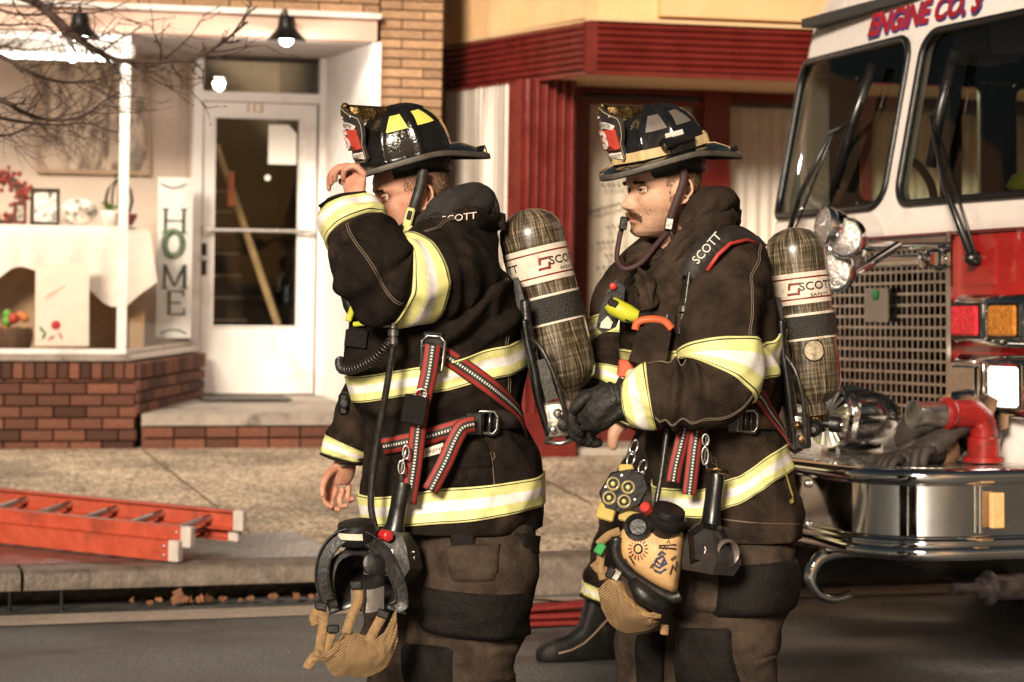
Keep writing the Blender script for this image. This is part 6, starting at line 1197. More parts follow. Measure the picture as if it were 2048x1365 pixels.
    m_ = MB(); m_.box(W(V((-0.17, 0.03, -0.032))), (0.03, 0.012, 0.006), Matrix((hd.F, hd.L, hd.Z)).transposed(), 0, 0.003); t.add('goggle_clip', m_, m_rubber)
    if flashlight:
        c = W(V((0.02, 0.118, 0.032))); ax = (hd.F * 0.99 + hd.L * 0.12).normalized(); m_ = MB(); m_.lathe(c, ax, [(-0.06, 0), (-0.06, 0.013), (-0.035, 0.014), (-0.03, 0.012), (0.0, 0.012), (0.004, 0.0165), (0.03, 0.0165), (0.031, 0.013), (0.027, 0.0)], 18); fl = t.add('flashlight', m_, m_black, None, 40); m_ = MB(); m_.lathe(c + ax * 0.0275, ax, [(0, 0.0125), (0.001, 0.0)], 16); t.add('flashlight_lens', m_, m_steel, fl)
        m_ = MB(); m_.box(W(V((-0.005, 0.112, 0.012))), (0.035, 0.012, 0.010), Matrix((hd.F, hd.L, hd.Z)).transposed(), 0, 0.003); t.add('flashlight_bracket', m_, m_black, fl); m_ = MB(); m_.box(W(V((0.012, 0.118, 0.051))), (0.026, 0.004, 0.007), Matrix((hd.F, hd.L, hd.Z)).transposed(), 0, 0.002); t.add('flashlight_label', m_, wht, fl)
    return t

# ---------------------------------------------------------------- air pack
def weave_mat(name):
    m, n, l, b = nt(name); tc = n.new('ShaderNodeAttribute'); tc.attribute_name = 's'; ta = n.new('ShaderNodeAttribute'); ta.attribute_name = 't'; cb = n.new('ShaderNodeCombineXYZ'); l.new(ta.outputs['Fac'], cb.inputs[0]); l.new(tc.outputs['Fac'], cb.inputs[1]); outs = []
    for (sc, ro) in (((95, 7, 1), 0.16), ((105, 6, 1), -0.14), ((4, 110, 1), 0.0)):
        mp = n.new('ShaderNodeMapping'); mp.inputs['Rotation'].default_value = (0, 0, ro); l.new(cb.outputs[0], mp.inputs[0]); m2 = n.new('ShaderNodeMapping'); m2.inputs['Scale'].default_value = sc; l.new(mp.outputs[0], m2.inputs[0]); nz = n.new('ShaderNodeTexNoise'); nz.inputs['Scale'].default_value = 1.0; nz.inputs['Detail'].default_value = 3; l.new(m2.outputs[0], nz.inputs['Vector']); outs.append(nz.outputs[0])
    mx = n.new('ShaderNodeMath'); mx.operation = 'MAXIMUM'; l.new(outs[0], mx.inputs[0]); l.new(outs[1], mx.inputs[1]); m3 = n.new('ShaderNodeMath'); m3.operation = 'MULTIPLY_ADD'; l.new(outs[2], m3.inputs[0]); m3.inputs[1].default_value = 0.35; l.new(mx.outputs[0], m3.inputs[2])
    cr = n.new('ShaderNodeValToRGB'); e = cr.color_ramp.elements; e[0].position = 0.62; e[0].color = (0.022, 0.015, 0.008, 1); e[1].position = 0.92; e[1].color = (0.35, 0.285, 0.195, 1); k = e.new(0.74); k.color = (0.09, 0.068, 0.042, 1); l.new(m3.outputs[0], cr.inputs[0]); l.new(cr.outputs[0], b.inputs['Base Color']); setp(b, rough=0.3, coat=0.5, crough=0.12, spec=0.5); return m
m_weave = weave_mat('wound_fibre')
m_label = mat('cream_label', (0.66, 0.56, 0.46), 0.5, vs=35, var=0.1, dirt=(0.40, 0.31, 0.23), ds=22)
m_dred = mat('dark_red_print', (0.16, 0.012, 0.010), 0.5)
def air_pack(label, A, B, r, base, lab, strap, txt, badge=None):
    """cylinder from A (dome) to B (valve); angles: 0 faces the camera, positive towards the right"""
    t = Thing('air_pack', label, 'air pack', base); A = V(A); B = V(B); ax = (B - A).normalized(); L_ = (B - A).length; e0 = V((0, -1, 0)); e0 = (e0 - ax * e0.dot(ax)).normalized(); e1 = ax.cross(e0)
    if e1.x < 0: e1 = -e1
    pt = lambda s, a, rr: A + ax * s + (e0 * math.cos(a) + e1 * math.sin(a)) * rr
    prof = [(0, 0.012), (0.004, 0.03), (0.012, 0.05), (0.026, 0.068), (0.045, 0.080), (0.07, 0.0848), (0.1, 0.085), (0.18, 0.085), (0.3, 0.085), (0.40, 0.085)]; k_ = r / 0.085
    prof = [(h * k_, w * k_) for h, w in prof[:7]] + [(L_ * f, r) for f in (0.3, 0.45, 0.6, 0.75)] + [(L_ - 0.085 * k_, r), (L_ - 0.055 * k_, r * 0.98), (L_ - 0.03 * k_, r * 0.88), (L_ - 0.012 * k_, r * 0.66), (L_, r * 0.4), (L_ + 0.03, r * 0.36)]
    n = 48; m_ = MB(); rings = [[pt(h, 2 * math.pi * i / n - math.pi, w) for i in range(n)] for h, w in prof]; m_.loft(rings); m_.at = {'t': [(i / n) for h, w in prof for i in range(n)], 's': [h + A.x * 3.7 for h, w in prof for i in range(n)]}; cyl_ = t.add('cylinder', m_, m_weave, None, 60)
    rr = r + 0.0012
    def wrap(s0, s1, a0, a1, off, m, nm, parent=cyl_): m_ = MB(); nn = max(4, int((a1 - a0) * 10)); m_.loft([[pt(s, lerp(a0, a1, i / nn), r + off) for i in range(nn + 1)] for s in (s0, s1)], False); return t.add(nm, m_, m, parent, 180)
    l0, l1 = lab; wrap(l0 * L_, l1 * L_, -2.6, 2.6, 0.0012, m_label, 'label'); 
    for f in (0.17, 0.83): s = lerp(l0, l1, f) * L_; wrap(s - 0.002, s + 0.002, -2.6, 2.6, 0.002, m_dred, 'label_line')
    ink = mat('label_ink', (0.012, 0.012, 0.013), 0.5); sc = lerp(l0, l1, 0.5) * L_
    for (a, word) in txt:
        t.add('label_lettering', text_mb(word, 0.030, 0.0004, lambda x, y, z: pt(sc - y - 0.003, a + x / rr, r + 0.004), ax=1.15), ink, cyl_)
        t.add('label_lettering', text_mb('SAFETY' if len(word) > 2 else '  TY', 0.011, 0.0004, lambda x, y, z: pt(sc + 0.020 - y, a + x / rr, r + 0.004), ax=1.6), ink, cyl_)
        if len(word) > 2:
            a2 = a - 0.085 / rr * 0.8; m_ = MB(); w = 0.016; g = lambda x, y: pt(sc - y, a2 + (x + 0.2 * y) / rr, r + 0.0042)
            for (x0, y0, x1, y1) in ((-w, w * 0.62, w, w), (-w, -w, w, -w * 0.62), (-w, -w * 0.1, -w * 0.6, w), (w * 0.6, -w, w, w * 0.1)): m_.add([g(x0, y0), g(x1, y0), g(x1, y1), g(x0, y1)], [(0, 1, 2, 3)])
            t.add('label_emblem', m_, m_dred, cyl_)
    s0, s1 = strap; wrap(s0 * L_ - 0.006, s0 * L_ + 0.001, -2.2, 2.2, 0.003, m_label, 'strap_edge'); wrap(s1 * L_ - 0.001, s1 * L_ + 0.006, -2.2, 2.2, 0.003, m_label, 'strap_edge')
    m_ = MB(); nn = 40; m_.loft([[pt(s, lerp(-2.4, 2.4, i / nn), r + o) for i in range(nn + 1)] for s, o in ((s0 * L_, 0.001), (s0 * L_ + 0.001, 0.006), (s1 * L_ - 0.001, 0.006), (s1 * L_, 0.001))], False); t.add('cylinder_strap', m_, mat('ribbed_strap', (0.02, 0.016, 0.013), 0.6, vs=90, var=0.5, bump=0.6, bs=250), None, 60)
    if badge:
        m_ = MB(); nn = 24; g = lambda x, y: pt(badge * L_ - y, 0.1 + x / rr, r + 0.002); m_.add([g(0, 0)] + [g(0.027 * math.cos(2 * math.pi * i / nn), 0.027 * math.sin(2 * math.pi * i / nn)) for i in range(nn)], [(0, i + 1, (i + 1) % nn + 1) for i in range(nn)]); t.add('inspection_badge', m_, mat('badge_print', (0.34, 0.27, 0.18), 0.5, vs=90, var=0.6), cyl_); m_ = MB(); m_.tube([g(0.027 * math.cos(2 * math.pi * i / nn), 0.027 * math.sin(2 * math.pi * i / nn)) for i in range(nn + 1)], 0.0018, 4); t.add('badge_ring', m_, m_black, cyl_, 180)
    # valve with two hand wheels at the bottom
    m_ = MB(); m_.lathe(B, ax, [(0, r * 0.38), (0.03, r * 0.36), (0.035, 0.022), (0.075, 0.022), (0.08, 0)], 16); t.add('valve', m_, m_brass, None, 40)
    for (a, d, rr_) in ((0.3, V((0.9, -0.35, -0.05)), 0.021), (0.3, V((-0.25, -0.9, -0.2)), 0.022)):
        d = d.normalized(); c = B + ax * 0.05; m_ = MB(); m_.lathe(c, d, [(0.015, 0.010), (0.035, 0.010), (0.037, rr_), (0.06, rr_), (0.066, rr_ * 0.8), (0.067, 0.006), (0.07, 0)], 12); t.add('hand_wheel', m_, m_rubber, None, 40); m_ = MB(); m_.lathe(c + d * 0.067, d, [(0, 0.008), (0.003, 0.008), (0.004, 0)], 10); t.add('wheel_screw', m_, m_steel)
    t.ax, t.L, t.pt, t.B, t.A = ax, L_, pt, B, A; return t
# ================================================================ firefighter with the raised arm (left)
def mouth_body(hd, neck_px, extra):
    m_ = hd.skin(); nb = hd.w(V((-0.025, 0, -0.06))); m_.tube([nb + hd.Z * 0.03, nb, lerp(nb, neck_px, 0.5), neck_px], [0.058, 0.058, 0.060, 0.07], 20); extra(m_); return m_
skin1 = skin_mat('ruddy_skin', (0.50, 0.27, 0.19), (0.48, 0.19, 0.12), (0.22, 0.12, 0.08)); skin2 = skin_mat('fair_skin', (0.54, 0.33, 0.22), (0.52, 0.27, 0.175), (0.20, 0.115, 0.07))
ff1 = Thing('person', 'firefighter in black turnout coat raising one bare hand to the helmet brim', 'person', V((q(920, 1000).x, 6.05, 0.0)), 'firefighters')
ff1.skin = skin1
hd1 = Head(q(824, 391, 0.02), R(14), R(-7), 0, 1.05)
def arms1(m_):
    ch = q(860, 560, 0.05)
    m_.tube([q(880, 470, .05), q(880, 560, .05), q(885, 800, .05), q(905, 1050, .06)], [0.08, 0.15, 0.14, 0.14], 16)
    m_.tube([q(900, 545, -0.1), q(760, 550, -0.28), q(708, 403, -0.21)], [0.06, 0.05, 0.034], 10)        # left arm up
    m_.tube([q(880, 560, 0.2), q(790, 760, 0.24), q(694, 918, 0.20)], [0.06, 0.05, 0.031], 10)           # right arm down
    for dx, dyy in ((20, -.1), (-50, .14)): m_.tube([q(905 + dx, 1050, .05 + dyy), q(910 + dx, 1320, .05 + dyy), q(915 + dx, 1690, .05 + dyy)], [0.09, 0.06, 0.05], 10)
    # raised left hand, back to the camera, fingers over the brim
    w = q(711, 405, -0.215); k = [q(728, 349, -0.207), q(714, 344, -0.180), q(700, 344, -0.157), q(688, 349, -0.140)]
    rings = []
    for u, a, b in ((0, .030, .021), (.25, .031, .021), (.55, .037, .020), (.85, .041, .0175), (1.0, .038, .014)):
        c = lerp(w, q(708, 349, -0.177), u); ax_ = V((0.72, -0.62, 0.1)).normalized(); n_ = V((0.55, 0.75, 0.25)).normalized(); rings.append([c + ax_ * math.cos(t) * a + n_ * math.sin(t) * b for t in [i * math.pi / 8 for i in range(16)]])
    m_.loft(rings)
    hand_chain(m_, [k[0], q(710, 333, -0.207), q(690, 340, -0.203), q(686, 357, -0.190)], (.0098, .0074))
    hand_chain(m_, [k[1], q(694, 332, -0.185), q(674, 342, -0.181), q(670, 361, -0.167)], (.0098, .0074))
    hand_chain(m_, [k[2], q(680, 334, -0.162), q(665, 346, -0.157), q(663, 367, -0.145)], (.0094, .0072))
    hand_chain(m_, [k[3], q(671, 341, -0.143), q(659, 354, -0.140), q(658, 379, -0.132)], (.0088, .0068))
    hand_chain(m_, [q(718, 385, -0.200), q(696, 369, -0.160), q(682, 363, -0.130)], (.0118, .009))
    # hanging right hand, palm to the camera
    w = q(692, 918, .20); ct = q(676, 968, .205); rings = []
    for u, a, b in ((-0.1, .030, .022), (.2, .034, .021), (.55, .040, .020), (.85, .040, .017), (1.05, .036, .013)):
        c = lerp(w, ct, u); rings.append([c + V((0.93, 0.35, 0.1)) * math.cos(t) * a + V((-0.3, 0.95, 0.0)) * math.sin(t) * b for t in [i * math.pi / 8 for i in range(16)]])
    m_.loft(rings)
    for (x0, y0, x1, y1, x2, y2, x3, y3, d) in ((659, 974, 650, 992, 653, 1008, 663, 1014, 0.19), (671, 980, 664, 1000, 666, 1016, 677, 1019, 0.195), (684, 981, 680, 1000, 683, 1013, 692, 1012, 0.205), (697, 976, 696, 992, 699, 1002, 705, 998, 0.22)):
        hand_chain(m_, [q(x0, y0, d), q(x1, y1, d - .005), q(x2, y2, d - .022), q(x3, y3, d - .045)], (.0094, .0072))
    hand_chain(m_, [q(670, 938, .185), q(655, 952, .16), q(646, 972, .145), q(645, 990, .135)], (.0122, .0078))
b1 = finish_skin(remesh(mouth_body(hd1, q(880, 500, .05), arms1), 0.0034, 2), hd1, 0.25)
ff1.add('body', b1, skin1, None, 180)
eyes(ff1, hd1, squint=0.0022)
sp = []; rg = random.Random(3)
for i in range(2600):
    ph = rg.uniform(1.15, 2.9); z = rg.uniform(-0.055, 0.05)
    x = head_pt(ph, z).x
    if (z > 0.012 and x < 0.034) or (x < -0.04 and z > -0.045): sp.append((ph, z, (-0.5, 0, -0.85), rg.uniform(0.004, 0.009)))
hair_tufts(ff1, hd1, sp, 'hair', m_hair, 5)
hair_tufts(ff1, hd1, [(rg.uniform(0.28, 0.62), 0.0185 + rg.gauss(0, 0.0022), (0.1, 0.6, -0.2), 0.009) for i in range(160)], 'eyebrow', m_hair, 6)
# --- coat
rows1 = [(438, 830, 985, .10), (452, 806, 985, .16), (480, 770, 996, .22), (520, 738, 1006, .255), (580, 714, 1024, .265), (640, 702, 1044, .268), (700, 698, 1050, .265), (760, 700, 1049, .26), (800, 704, 1050, .255), (850, 712, 1060, .25), (900, 726, 1078, .255), (950, 728, 1084, .265), (1000, 728, 1084, .27), (1046, 734, 1079, .272)]
def sag1(p, a, s):
    x, y = proj(p); v = 0.0
    v += 0.016 * gs(y - 845, 22) * -1.0                         # belt cinches the waist
    for (x0, y0, x1, y1, am, w) in ((870, 690, 1020, 560, .022, 14), (850, 655, 985, 560, .019, 12), (905, 720, 1035, 640, .018, 11), (840, 620, 940, 560, .016, 10), (900, 790, 1010, 750, .008, 12), (760, 830, 900, 810, .008, 12)):
        dx, dy_ = x1 - x0, y1 - y0; L2 = dx * dx + dy_ * dy_; t = ((x - x0) * dx + (y - y0) * dy_) / L2; d = ((x - x0) * dy_ - (y - y0) * dx) / math.sqrt(L2) + 8 * math.sin(t * 5); v += am * (gs(d, w) - 0.8 * gs(d - 1.9 * w, w)) * sst(-0.15, 0.15, t) * sst(1.2, 0.8, t) if -0.3 < t < 1.3 else 0
    return v if math.sin(a) > -0.2 else v * 0.2
c1 = torso(rows1, 0.05, 0.0, 0.009, 11, 2.0, sag1)
mc = c1.mesh(150, 150); coat1 = ff1.add('coat', mc, m_coat1, None, 180)
def stripe(t, sf, lo, hi, parent, **k): return t.add('reflective_stripe', sf.band(lo, hi, **k), m_stripe, parent, 180)
stripe(ff1, c1, slant(c1, [(690, 751), (860, 722), (1015, 684), (1050, 672)]), slant(c1, [(690, 803), (860, 774), (1015, 742), (1050, 728)]), coat1, off=0.005, na=150, nt_=16)
stripe(ff1, c1, slant(c1, [(720, 986), (900, 955), (1086, 942)]), slant(c1, [(720, 1040), (900, 1022), (1086, 1000)]), coat1, off=0.005, na=150, nt_=16)
def seam(t, sf, pix, parent, r=0.0011, off=0.002):
    for d in (-2.2, 2.2):
        m_ = MB(); m_.tube([onto(sf, x + d, y, off)[0] for x, y in [tuple(v[:2]) for v in spline(pix, 8)]], r, 4); t.add('stitch_line', m_, m_thread, parent, 180)
seam(ff1, c1, [(1000, 560), (1012, 640), (1015, 720), (1018, 800)], coat1); seam(ff1, c1, [(985, 905), (988, 960), (990, 1035)], coat1); seam(ff1, c1, [(1045, 560), (1046, 620), (1044, 660)], coat1)
def torso_patch(t, sf, x0, y0, x1, y1, off, mat_, name, parent, slope=0.0, n=14):
    aa = [min((abs(proj(sf.f(lerp(0.15, 2.99, k / 90), sf.s_of((y0 + y1) / 2)))[0] - x), lerp(0.15, 2.99, k / 90)) for k in range(91))[1] for x in (x0, x1)]; rows_ = []
    for j in range(n + 1):
        rows_.append([sf.at(lerp(aa[0], aa[1], i / n), sf.s_of(lerp(y0, y1, j / n) + slope * (i / n - 0.5) * (x1 - x0)), (off if 0 < i < n and 0 < j < n else -0.002)) for i in range(n + 1)])
    m_ = MB(); m_.loft(rows_, False); return t.add(name, m_, mat_, parent, 180)
torso_patch(ff1, c1, 838, 878, 986, 958, 0.005, m_coat1, 'hand_pocket', coat1, -0.08); torso_patch(ff1, c1, 834, 868, 988, 922, 0.011, m_coat1, 'pocket_flap', coat1, -0.08)
torso_patch(ff1, c1, 980, 556, 1034, 668, 0.006, m_coat1, 'shoulder_yoke', coat1, -0.1)
# sleeve raised: hand end first
sl1 = limb([(q(692, 400, -.212), .056), (q(696, 418, -.22), .067), (q(711, 458, -.25), .081), (q(738, 510, -.285), .098), (q(765, 553, -.28), .108), (q(805, 560, -.245), .110), (q(850, 548, -.19), .120), (q(888, 540, -.13), .128), (q(915, 538, -.05), .125)], (1, 0, 0), [(0.50, 0.10, 0.013, 7, 2.2), (0.8, 0.09, 0.010, 6, 3.0), (0.3, 0.08, 0.006, 7, 1.0)], 0.0075, 14, 1.0, 1.3)
s1o = ff1.add('sleeve', sl1.mesh(90, 120), m_coat1, coat1, 180)
stripe(ff1, sl1, 0.10, 0.275, coat1, off=0.005); stripe(ff1, sl1, 0.555, 0.695, coat1, off=0.006)
m_ = MB(); m_.loft([[sl1.at(2 * math.pi * i / 60, s, o) for i in range(60)] for s, o in ((0.004, -0.006), (0.0, 0.004), (0.03, 0.007), (0.05, 0.003))], True, False, False); ff1.add('cuff', m_, m_pad, coat1, 180)
def limb_seam(t, sf, a, s0, s1, parent, gap=0.05, n=40, wob=0.06):
    for d in (-gap / 2, gap / 2): m_ = MB(); m_.tube([sf.at(a + d + wob * math.sin(k * 0.2), lerp(s0, s1, k / n), 0.0018) for k in range(n + 1)], 0.0011, 4); t.add('stitch_line', m_, m_thread, parent, 180)
def facing(sf, s, px):                                      # angle on the camera side nearest to a photo column
    return min((abs(proj(sf.f(k * math.pi / 40, s))[0] - px) + (1e4 if sf.nrm(k * math.pi / 40, s).y > -0.1 else 0), k * math.pi / 40) for k in range(80))[1]
limb_seam(ff1, sl1, facing(sl1, 0.4, 735), 0.29, 0.54, coat1); limb_seam(ff1, sl1, facing(sl1, 0.8, 880), 0.72, 0.93, coat1)
# sleeve hanging on the far side
sl1b = limb([(q(684, 920, .20), .052), (q(690, 900, .20), .060), (q(712, 855, .21), .068), (q(760, 770, .25), .085), (q(820, 660, .27), .10), (q(870, 560, .25), .12), (q(890, 500, .15), .13)], (1, 0, 0), [(0.5, 0.12, 0.010, 7, 0)], 0.006, 16, 1.0, 4.0)
ff1.add('sleeve', sl1b.mesh(60, 80), m_coat1, coat1, 180); stripe(ff1, sl1b, 0.085, 0.215, coat1, off=0.004)
m_ = MB(); m_.loft([[sl1b.at(2 * math.pi * i / 48, s, o) for i in range(48)] for s, o in ((0.004, -0.006), (0.0, 0.004), (0.05, 0.006), (0.07, 0.002))], True, False, False); ff1.add('cuff', m_, m_pad, coat1, 180)
m_ = hose([(716, 905, .17), (700, 925, .168), (682, 932, .175)], 0.006); ff1.add('wristlet', m_, mat('grey_knit', (0.16, 0.14, 0.11), 0.9), None, 180)
# hood and collar bunched at the neck
def roll(t, pix, rads, mat_, name, seed, flat=1.0, parent=None, amp=0.008):
    sf = limb([(q(*p), r) for p, r in zip(pix, rads)], (0, 0, 1), (), amp, 26, flat, seed); return t.add(name, sf.mesh(40, 50), mat_, parent, 180)
m_hood = mat('black_knit_hood', (0.017, 0.014, 0.012), 0.85, vs=30, var=0.4, bump=0.4, bs=200)
roll(ff1, [(836, 470, -.06), (868, 446, -.085), (905, 420, -.08), (940, 408, -.02), (955, 415, .06), (940, 430, .14), (880, 455, .16)], (.022, .036, .046, .050, .05, .045, .03), m_hood, 'hood', 1.0)
roll(ff1, [(850, 478, -.08), (885, 458, -.105), (925, 444, -.10), (962, 440, -.04), (975, 446, .06), (950, 450, .15)], (.02, .034, .038, .036, .035, .03), m_coat1, 'collar', 2.2)
roll(ff1, [(940, 392, -.05), (958, 400, -.03), (975, 418, -.01), (985, 440, .0)], (.010, .020, .020, .012), m_hood, 'hood_fold', 3.0)
m_ = MB(); m_.tube([q(*p) for p in ((941, 386, -.07), (952, 398, -.075), (957, 412, -.07))], 0.0022, 5); ff1.add('hood_piping', m_, m_label, None, 180)
# --- trousers
def trouser(t, path, folds, seed, mat_=None): sf = limb(path, (0, -1, 0), folds, 0.0085, 11, 1.0, seed); o = t.add('trouser_leg', sf.mesh(90, 110), mat_ or m_pant, None, 180); return sf, o
l1, l1o = trouser(ff1, [(q(915, 1000, .0), .168), (q(935, 1060, -.04), .170), (q(940, 1150, -.06), .162), (q(935, 1230, -.06), .152), (q(925, 1310, -.06), .142), (q(928, 1420, -.05), .135), (q(930, 1560, -.04), .128), (q(930, 1660, -.04), .13)], [(0.42, 0.10, 0.012, 6, 2.5), (0.16, 0.06, 0.008, 6, 3)], 5.0)
l1b, l1bo = trouser(ff1, [(q(860, 1010, .16), .15), (q(838, 1090, .18), .145), (q(830, 1200, .18), .138), (q(826, 1310, .18), .13), (q(836, 1440, .2), .122), (q(850, 1650, .2), .125)], [(0.42, 0.10, 0.010, 6, 2.5)], 7.0)
def on_limb(sf, px, py, off=0.006):
    best = None
    for i in range(0, 61):
        s = i / 60
        for k in range(0, 48):
            a = 2 * math.pi * k / 48; p = sf.f(a, s)
            n = sf.nrm(a, s) * sf.sg
            if n.y > 0.15: continue
            x, y = proj(p); d = (x - px) ** 2 + (y - py) ** 2
            if best is None or d < best[0]: best = (d, a, s)
    return best[1], best[2]
def limb_patch(t, sf, c00, c10, c11, c01, off, mat_, name, parent, puff=0.0, n=16):
    """a sewn-on panel given by four photo points (top left, top right, bottom right, bottom left)"""
    A = [on_limb(sf, *c) for c in (c00, c10, c11, c01)]; ref = A[0][0]
    A = [(ref + ((a - ref + math.pi) % (2 * math.pi) - math.pi), s) for a, s in A]; rows_ = []
    for j in range(n + 1):
        v = j / n; row = []
        for i in range(n + 1):
            u = i / n; a = lerp(lerp(A[0][0], A[1][0], u), lerp(A[3][0], A[2][0], u), v); s = lerp(lerp(A[0][1], A[1][1], u), lerp(A[3][1], A[2][1], u), v); ed = min(u, 1 - u, v, 1 - v); row.append(sf.at(a, s, (off + puff * (math.sin(math.pi * u) * math.sin(math.pi * min(1, v * 0.85 + 0.1))) ** 0.6) * sst(-0.02, 0.1, ed) - (0.003 if ed < 1e-6 else 0)))
        rows_.append(row)
    m_ = MB(); m_.loft(rows_, False); return t.add(name, m_, mat_, parent, 180)
pk = limb_patch(ff1, l1, (826, 1092), (1066, 1078), (1058, 1262), (834, 1272), 0.008, m_pant, 'cargo_pocket', l1o, 0.014)
limb_patch(ff1, l1, (838, 1168), (1060, 1176), (1056, 1272), (836, 1268), 0.022, m_pad, 'pocket_reinforcement', l1o, 0.010)
limb_patch(ff1, l1, (880, 1092), (1000, 1086), (985, 1172), (900, 1166), 0.022, m_pant, 'pocket_flap', l1o, 0.008)
for (x, y) in ((903, 1062), (1030, 1070)): limb_patch(ff1, l1, (x, y), (x + 54, y + 3), (x + 52, y + 42), (x - 2, y + 40), 0.014, m_pad, 'hook_and_loop_tab', l1o, 0.003, 10)
limb_patch(ff1, l1, (815, 1285), (905, 1290), (915, 1420), (815, 1420), 0.010, m_pad, 'knee_patch', l1o, 0.006)
limb_patch(ff1, l1, (935, 1290), (1034, 1284), (1030, 1360), (935, 1370), 0.006, m_pant, 'leg_panel', l1o, 0.004)
m_boot = mat('scuffed_boot_leather', (0.010, 0.009, 0.008), 0.55, vs=14, var=0.5, bump=0.3, dirt=(0.035, 0.026, 0.02), ds=9, spec=0.25); m_label0 = mat('boot_trim', (0.30, 0.20, 0.15), 0.6)
def boot(t, ax, ay, heading, mat_=None, sc=1.0):
    F = V((-math.cos(heading), -math.sin(heading), 0)); L_ = V((-F.y, F.x, 0)); o = V((ax, ay, 0)); m_ = MB(); rings = []
    for (x, w, z0, z1) in ((-0.07, .03, .012, .09), (-0.06, .04, .006, .16), (-0.02, .046, .004, .30), (0.03, .048, .004, .30), (0.07, .047, .004, .15), (0.12, .05, .004, .115), (0.17, .051, .006, .10), (0.21, .045, .010, .085), (0.235, .028, .016, .06)):
        rings.append([o + (F * x + L_ * (math.copysign(abs(math.cos(a)) ** 0.7, math.cos(a)) * w)) * sc + V((0, 0, (lerp(z0, z1, 0.5 + 0.5 * math.copysign(abs(math.sin(a)) ** 0.7, math.sin(a))) * sc))) for a in [i * math.pi / 10 for i in range(20)]])
    m_.loft(rings); b = t.add('boot', m_, mat_ or m_boot, None, 180); sg = 1 if L_.y < 0 else -1; m_ = MB()
    m_.tube([o + (F * x + L_ * (sg * w)) * sc + V((0, 0, z * sc)) for x, w, z in ((-0.05, .044, .20), (-0.02, .047, .17), (0.03, .049, .12), (0.07, .0485, .085), (0.12, .0505, .062), (0.17, .051, .052))], 0.0035, 5); t.add('boot_piping', m_, m_label0, b, 180); return b, F, L_, o
boot(ff1, q(930, 1000).x * 1.0, 5.95, R(8)); boot(ff1, q(850, 1000).x, 6.22, R(-8))

# --- helmet
hh1 = Head(q(812, 309, 0.015), R(24), R(-15.5), 0, 1.02)
h1 = helmet('wet black fire helmet with yellow patches and a red number 5 shield', hh1, '5', m_shell1, (mat('lime_reflective', (0.72, 0.66, 0.13), 0.4, var=0.08), 0.36, 0.62), None, 'FIREFIGHTER', 'WARREN COUNTY', False, q(810, 316, 0.015) - V((0, 0, 0.03)))
m_strapb = mat('black_chin_strap', (0.018, 0.015, 0.013), 0.5, vs=60, var=0.4)
m_ = webfree([(846, 338, -.085), (840, 372, -.085), (828, 412, -.085), (818, 448, -.075)], 0.026, (-0.1, -1, 0)); st_ = h1.add('chin_strap', m_, m_strapb, None, 180)
m_ = MB(); c = q(818, 436, -.092); m_.box(c, (0.011, 0.006, 0.026), Matrix.Rotation(R(14), 3, 'Y'), 0, 0.004); m_.box(c + V((0.002, -0.001, -0.034)), (0.016, 0.006, 0.014), Matrix.Rotation(R(14), 3, 'Y'), 0, 0.004); h1.add('strap_buckle', m_, mat('glow_yellow_buckle', (0.62, 0.58, 0.22), 0.4, var=0.1), st_)
m_ = MB(); m_.box(c + V((0.001, -0.006, 0.006)), (0.006, 0.002, 0.012), Matrix.Rotation(R(14), 3, 'Y'), 0, 0.002); h1.add('buckle_slot', m_, m_black, st_)
# --- air pack
ap1 = air_pack('gold black wound air cylinder pack on the back of the firefighter with raised arm', q(1050, 420, .10), q(1139, 782, .08), 0.086, q(1110, 880, .1), (0.215, 0.405), (0.485, 0.62), ((0.95, 'SCOTT'), (-0.9, 'TT')))
def back_frame(t, sf_pts, depth):
    m_ = MB(); a = [q(x, y, d) for x, y, d in sf_pts]; m_.prism(a, (0, depth, 0)); return t.add('back_frame', m_, m_black)
back_frame(ap1, ((1018, 560, -.05), (1036, 556, -.05), (1062, 640, -.06), (1085, 760, -.07), (1110, 875, -.07), (1094, 885, -.07), (1066, 790, -.06), (1048, 700, -.06)), 0.28)
m_ = hose([(1048, 640, -.085), (1056, 690, -.09), (1068, 740, -.095), (1078, 800, -.095), (1100, 870, -.09)], 0.010); ap1.add('frame_tube', m_, m_black, None, 180)
m_ = hose([(1062, 676, -.10), (1084, 700, -.12), (1108, 750, -.13), (1126, 810, -.13), (1138, 856, -.12)], 0.0062); ap1.add('air_line', m_, m_hoseb, None, 180)
m_ = hose([(1050, 600, -.06), (1054, 660, -.07), (1060, 700, -.08)], 0.013); ap1.add('pressure_reducer', m_, m_hoseb, None, 180)
m_ = MB(); m_.box(q(1118, 838, -.07), (0.036, 0.03, 0.045), Matrix.Rotation(R(-8), 3, 'Y'), 0, 0.006); rb = ap1.add('reducer_block', m_, mat('cast_aluminium', (0.46, 0.40, 0.34), 0.4, 0.8, vs=40, var=0.3), None, 50)
for (x, y, r_) in ((1114, 826, 0.012), (1126, 850, 0.016), (1104, 858, 0.009), (1128, 828, 0.008)):
    m_ = MB(); m_.lathe(q(x, y, -.10), (0.1, -1, 0), [(0, r_), (0.02, r_), (0.024, r_ * 0.6), (0.026, r_ * 0.6), (0.027, 0)], 12); ap1.add('fitting', m_, m_steel if r_ < 0.014 else m_rubber, rb, 40)
m_ = MB(); m_.tube([q(*p) for p in ((1090, 884, -.1), (1120, 888, -.11), (1150, 878, -.11))], 0.006, 6); ap1.add('foot_bar', m_, m_steel, None, 180)
m_ = MB(); m_.strap([q(1080, 720, -.08), q(1092, 760, -.082), q(1104, 800, -.082)], 0.03, 0.003, (0, -1, 0)); ap1.add('warning_label', m_, mat('dark_print', (0.03, 0.026, 0.02), 0.5, vs=200, var=0.7))
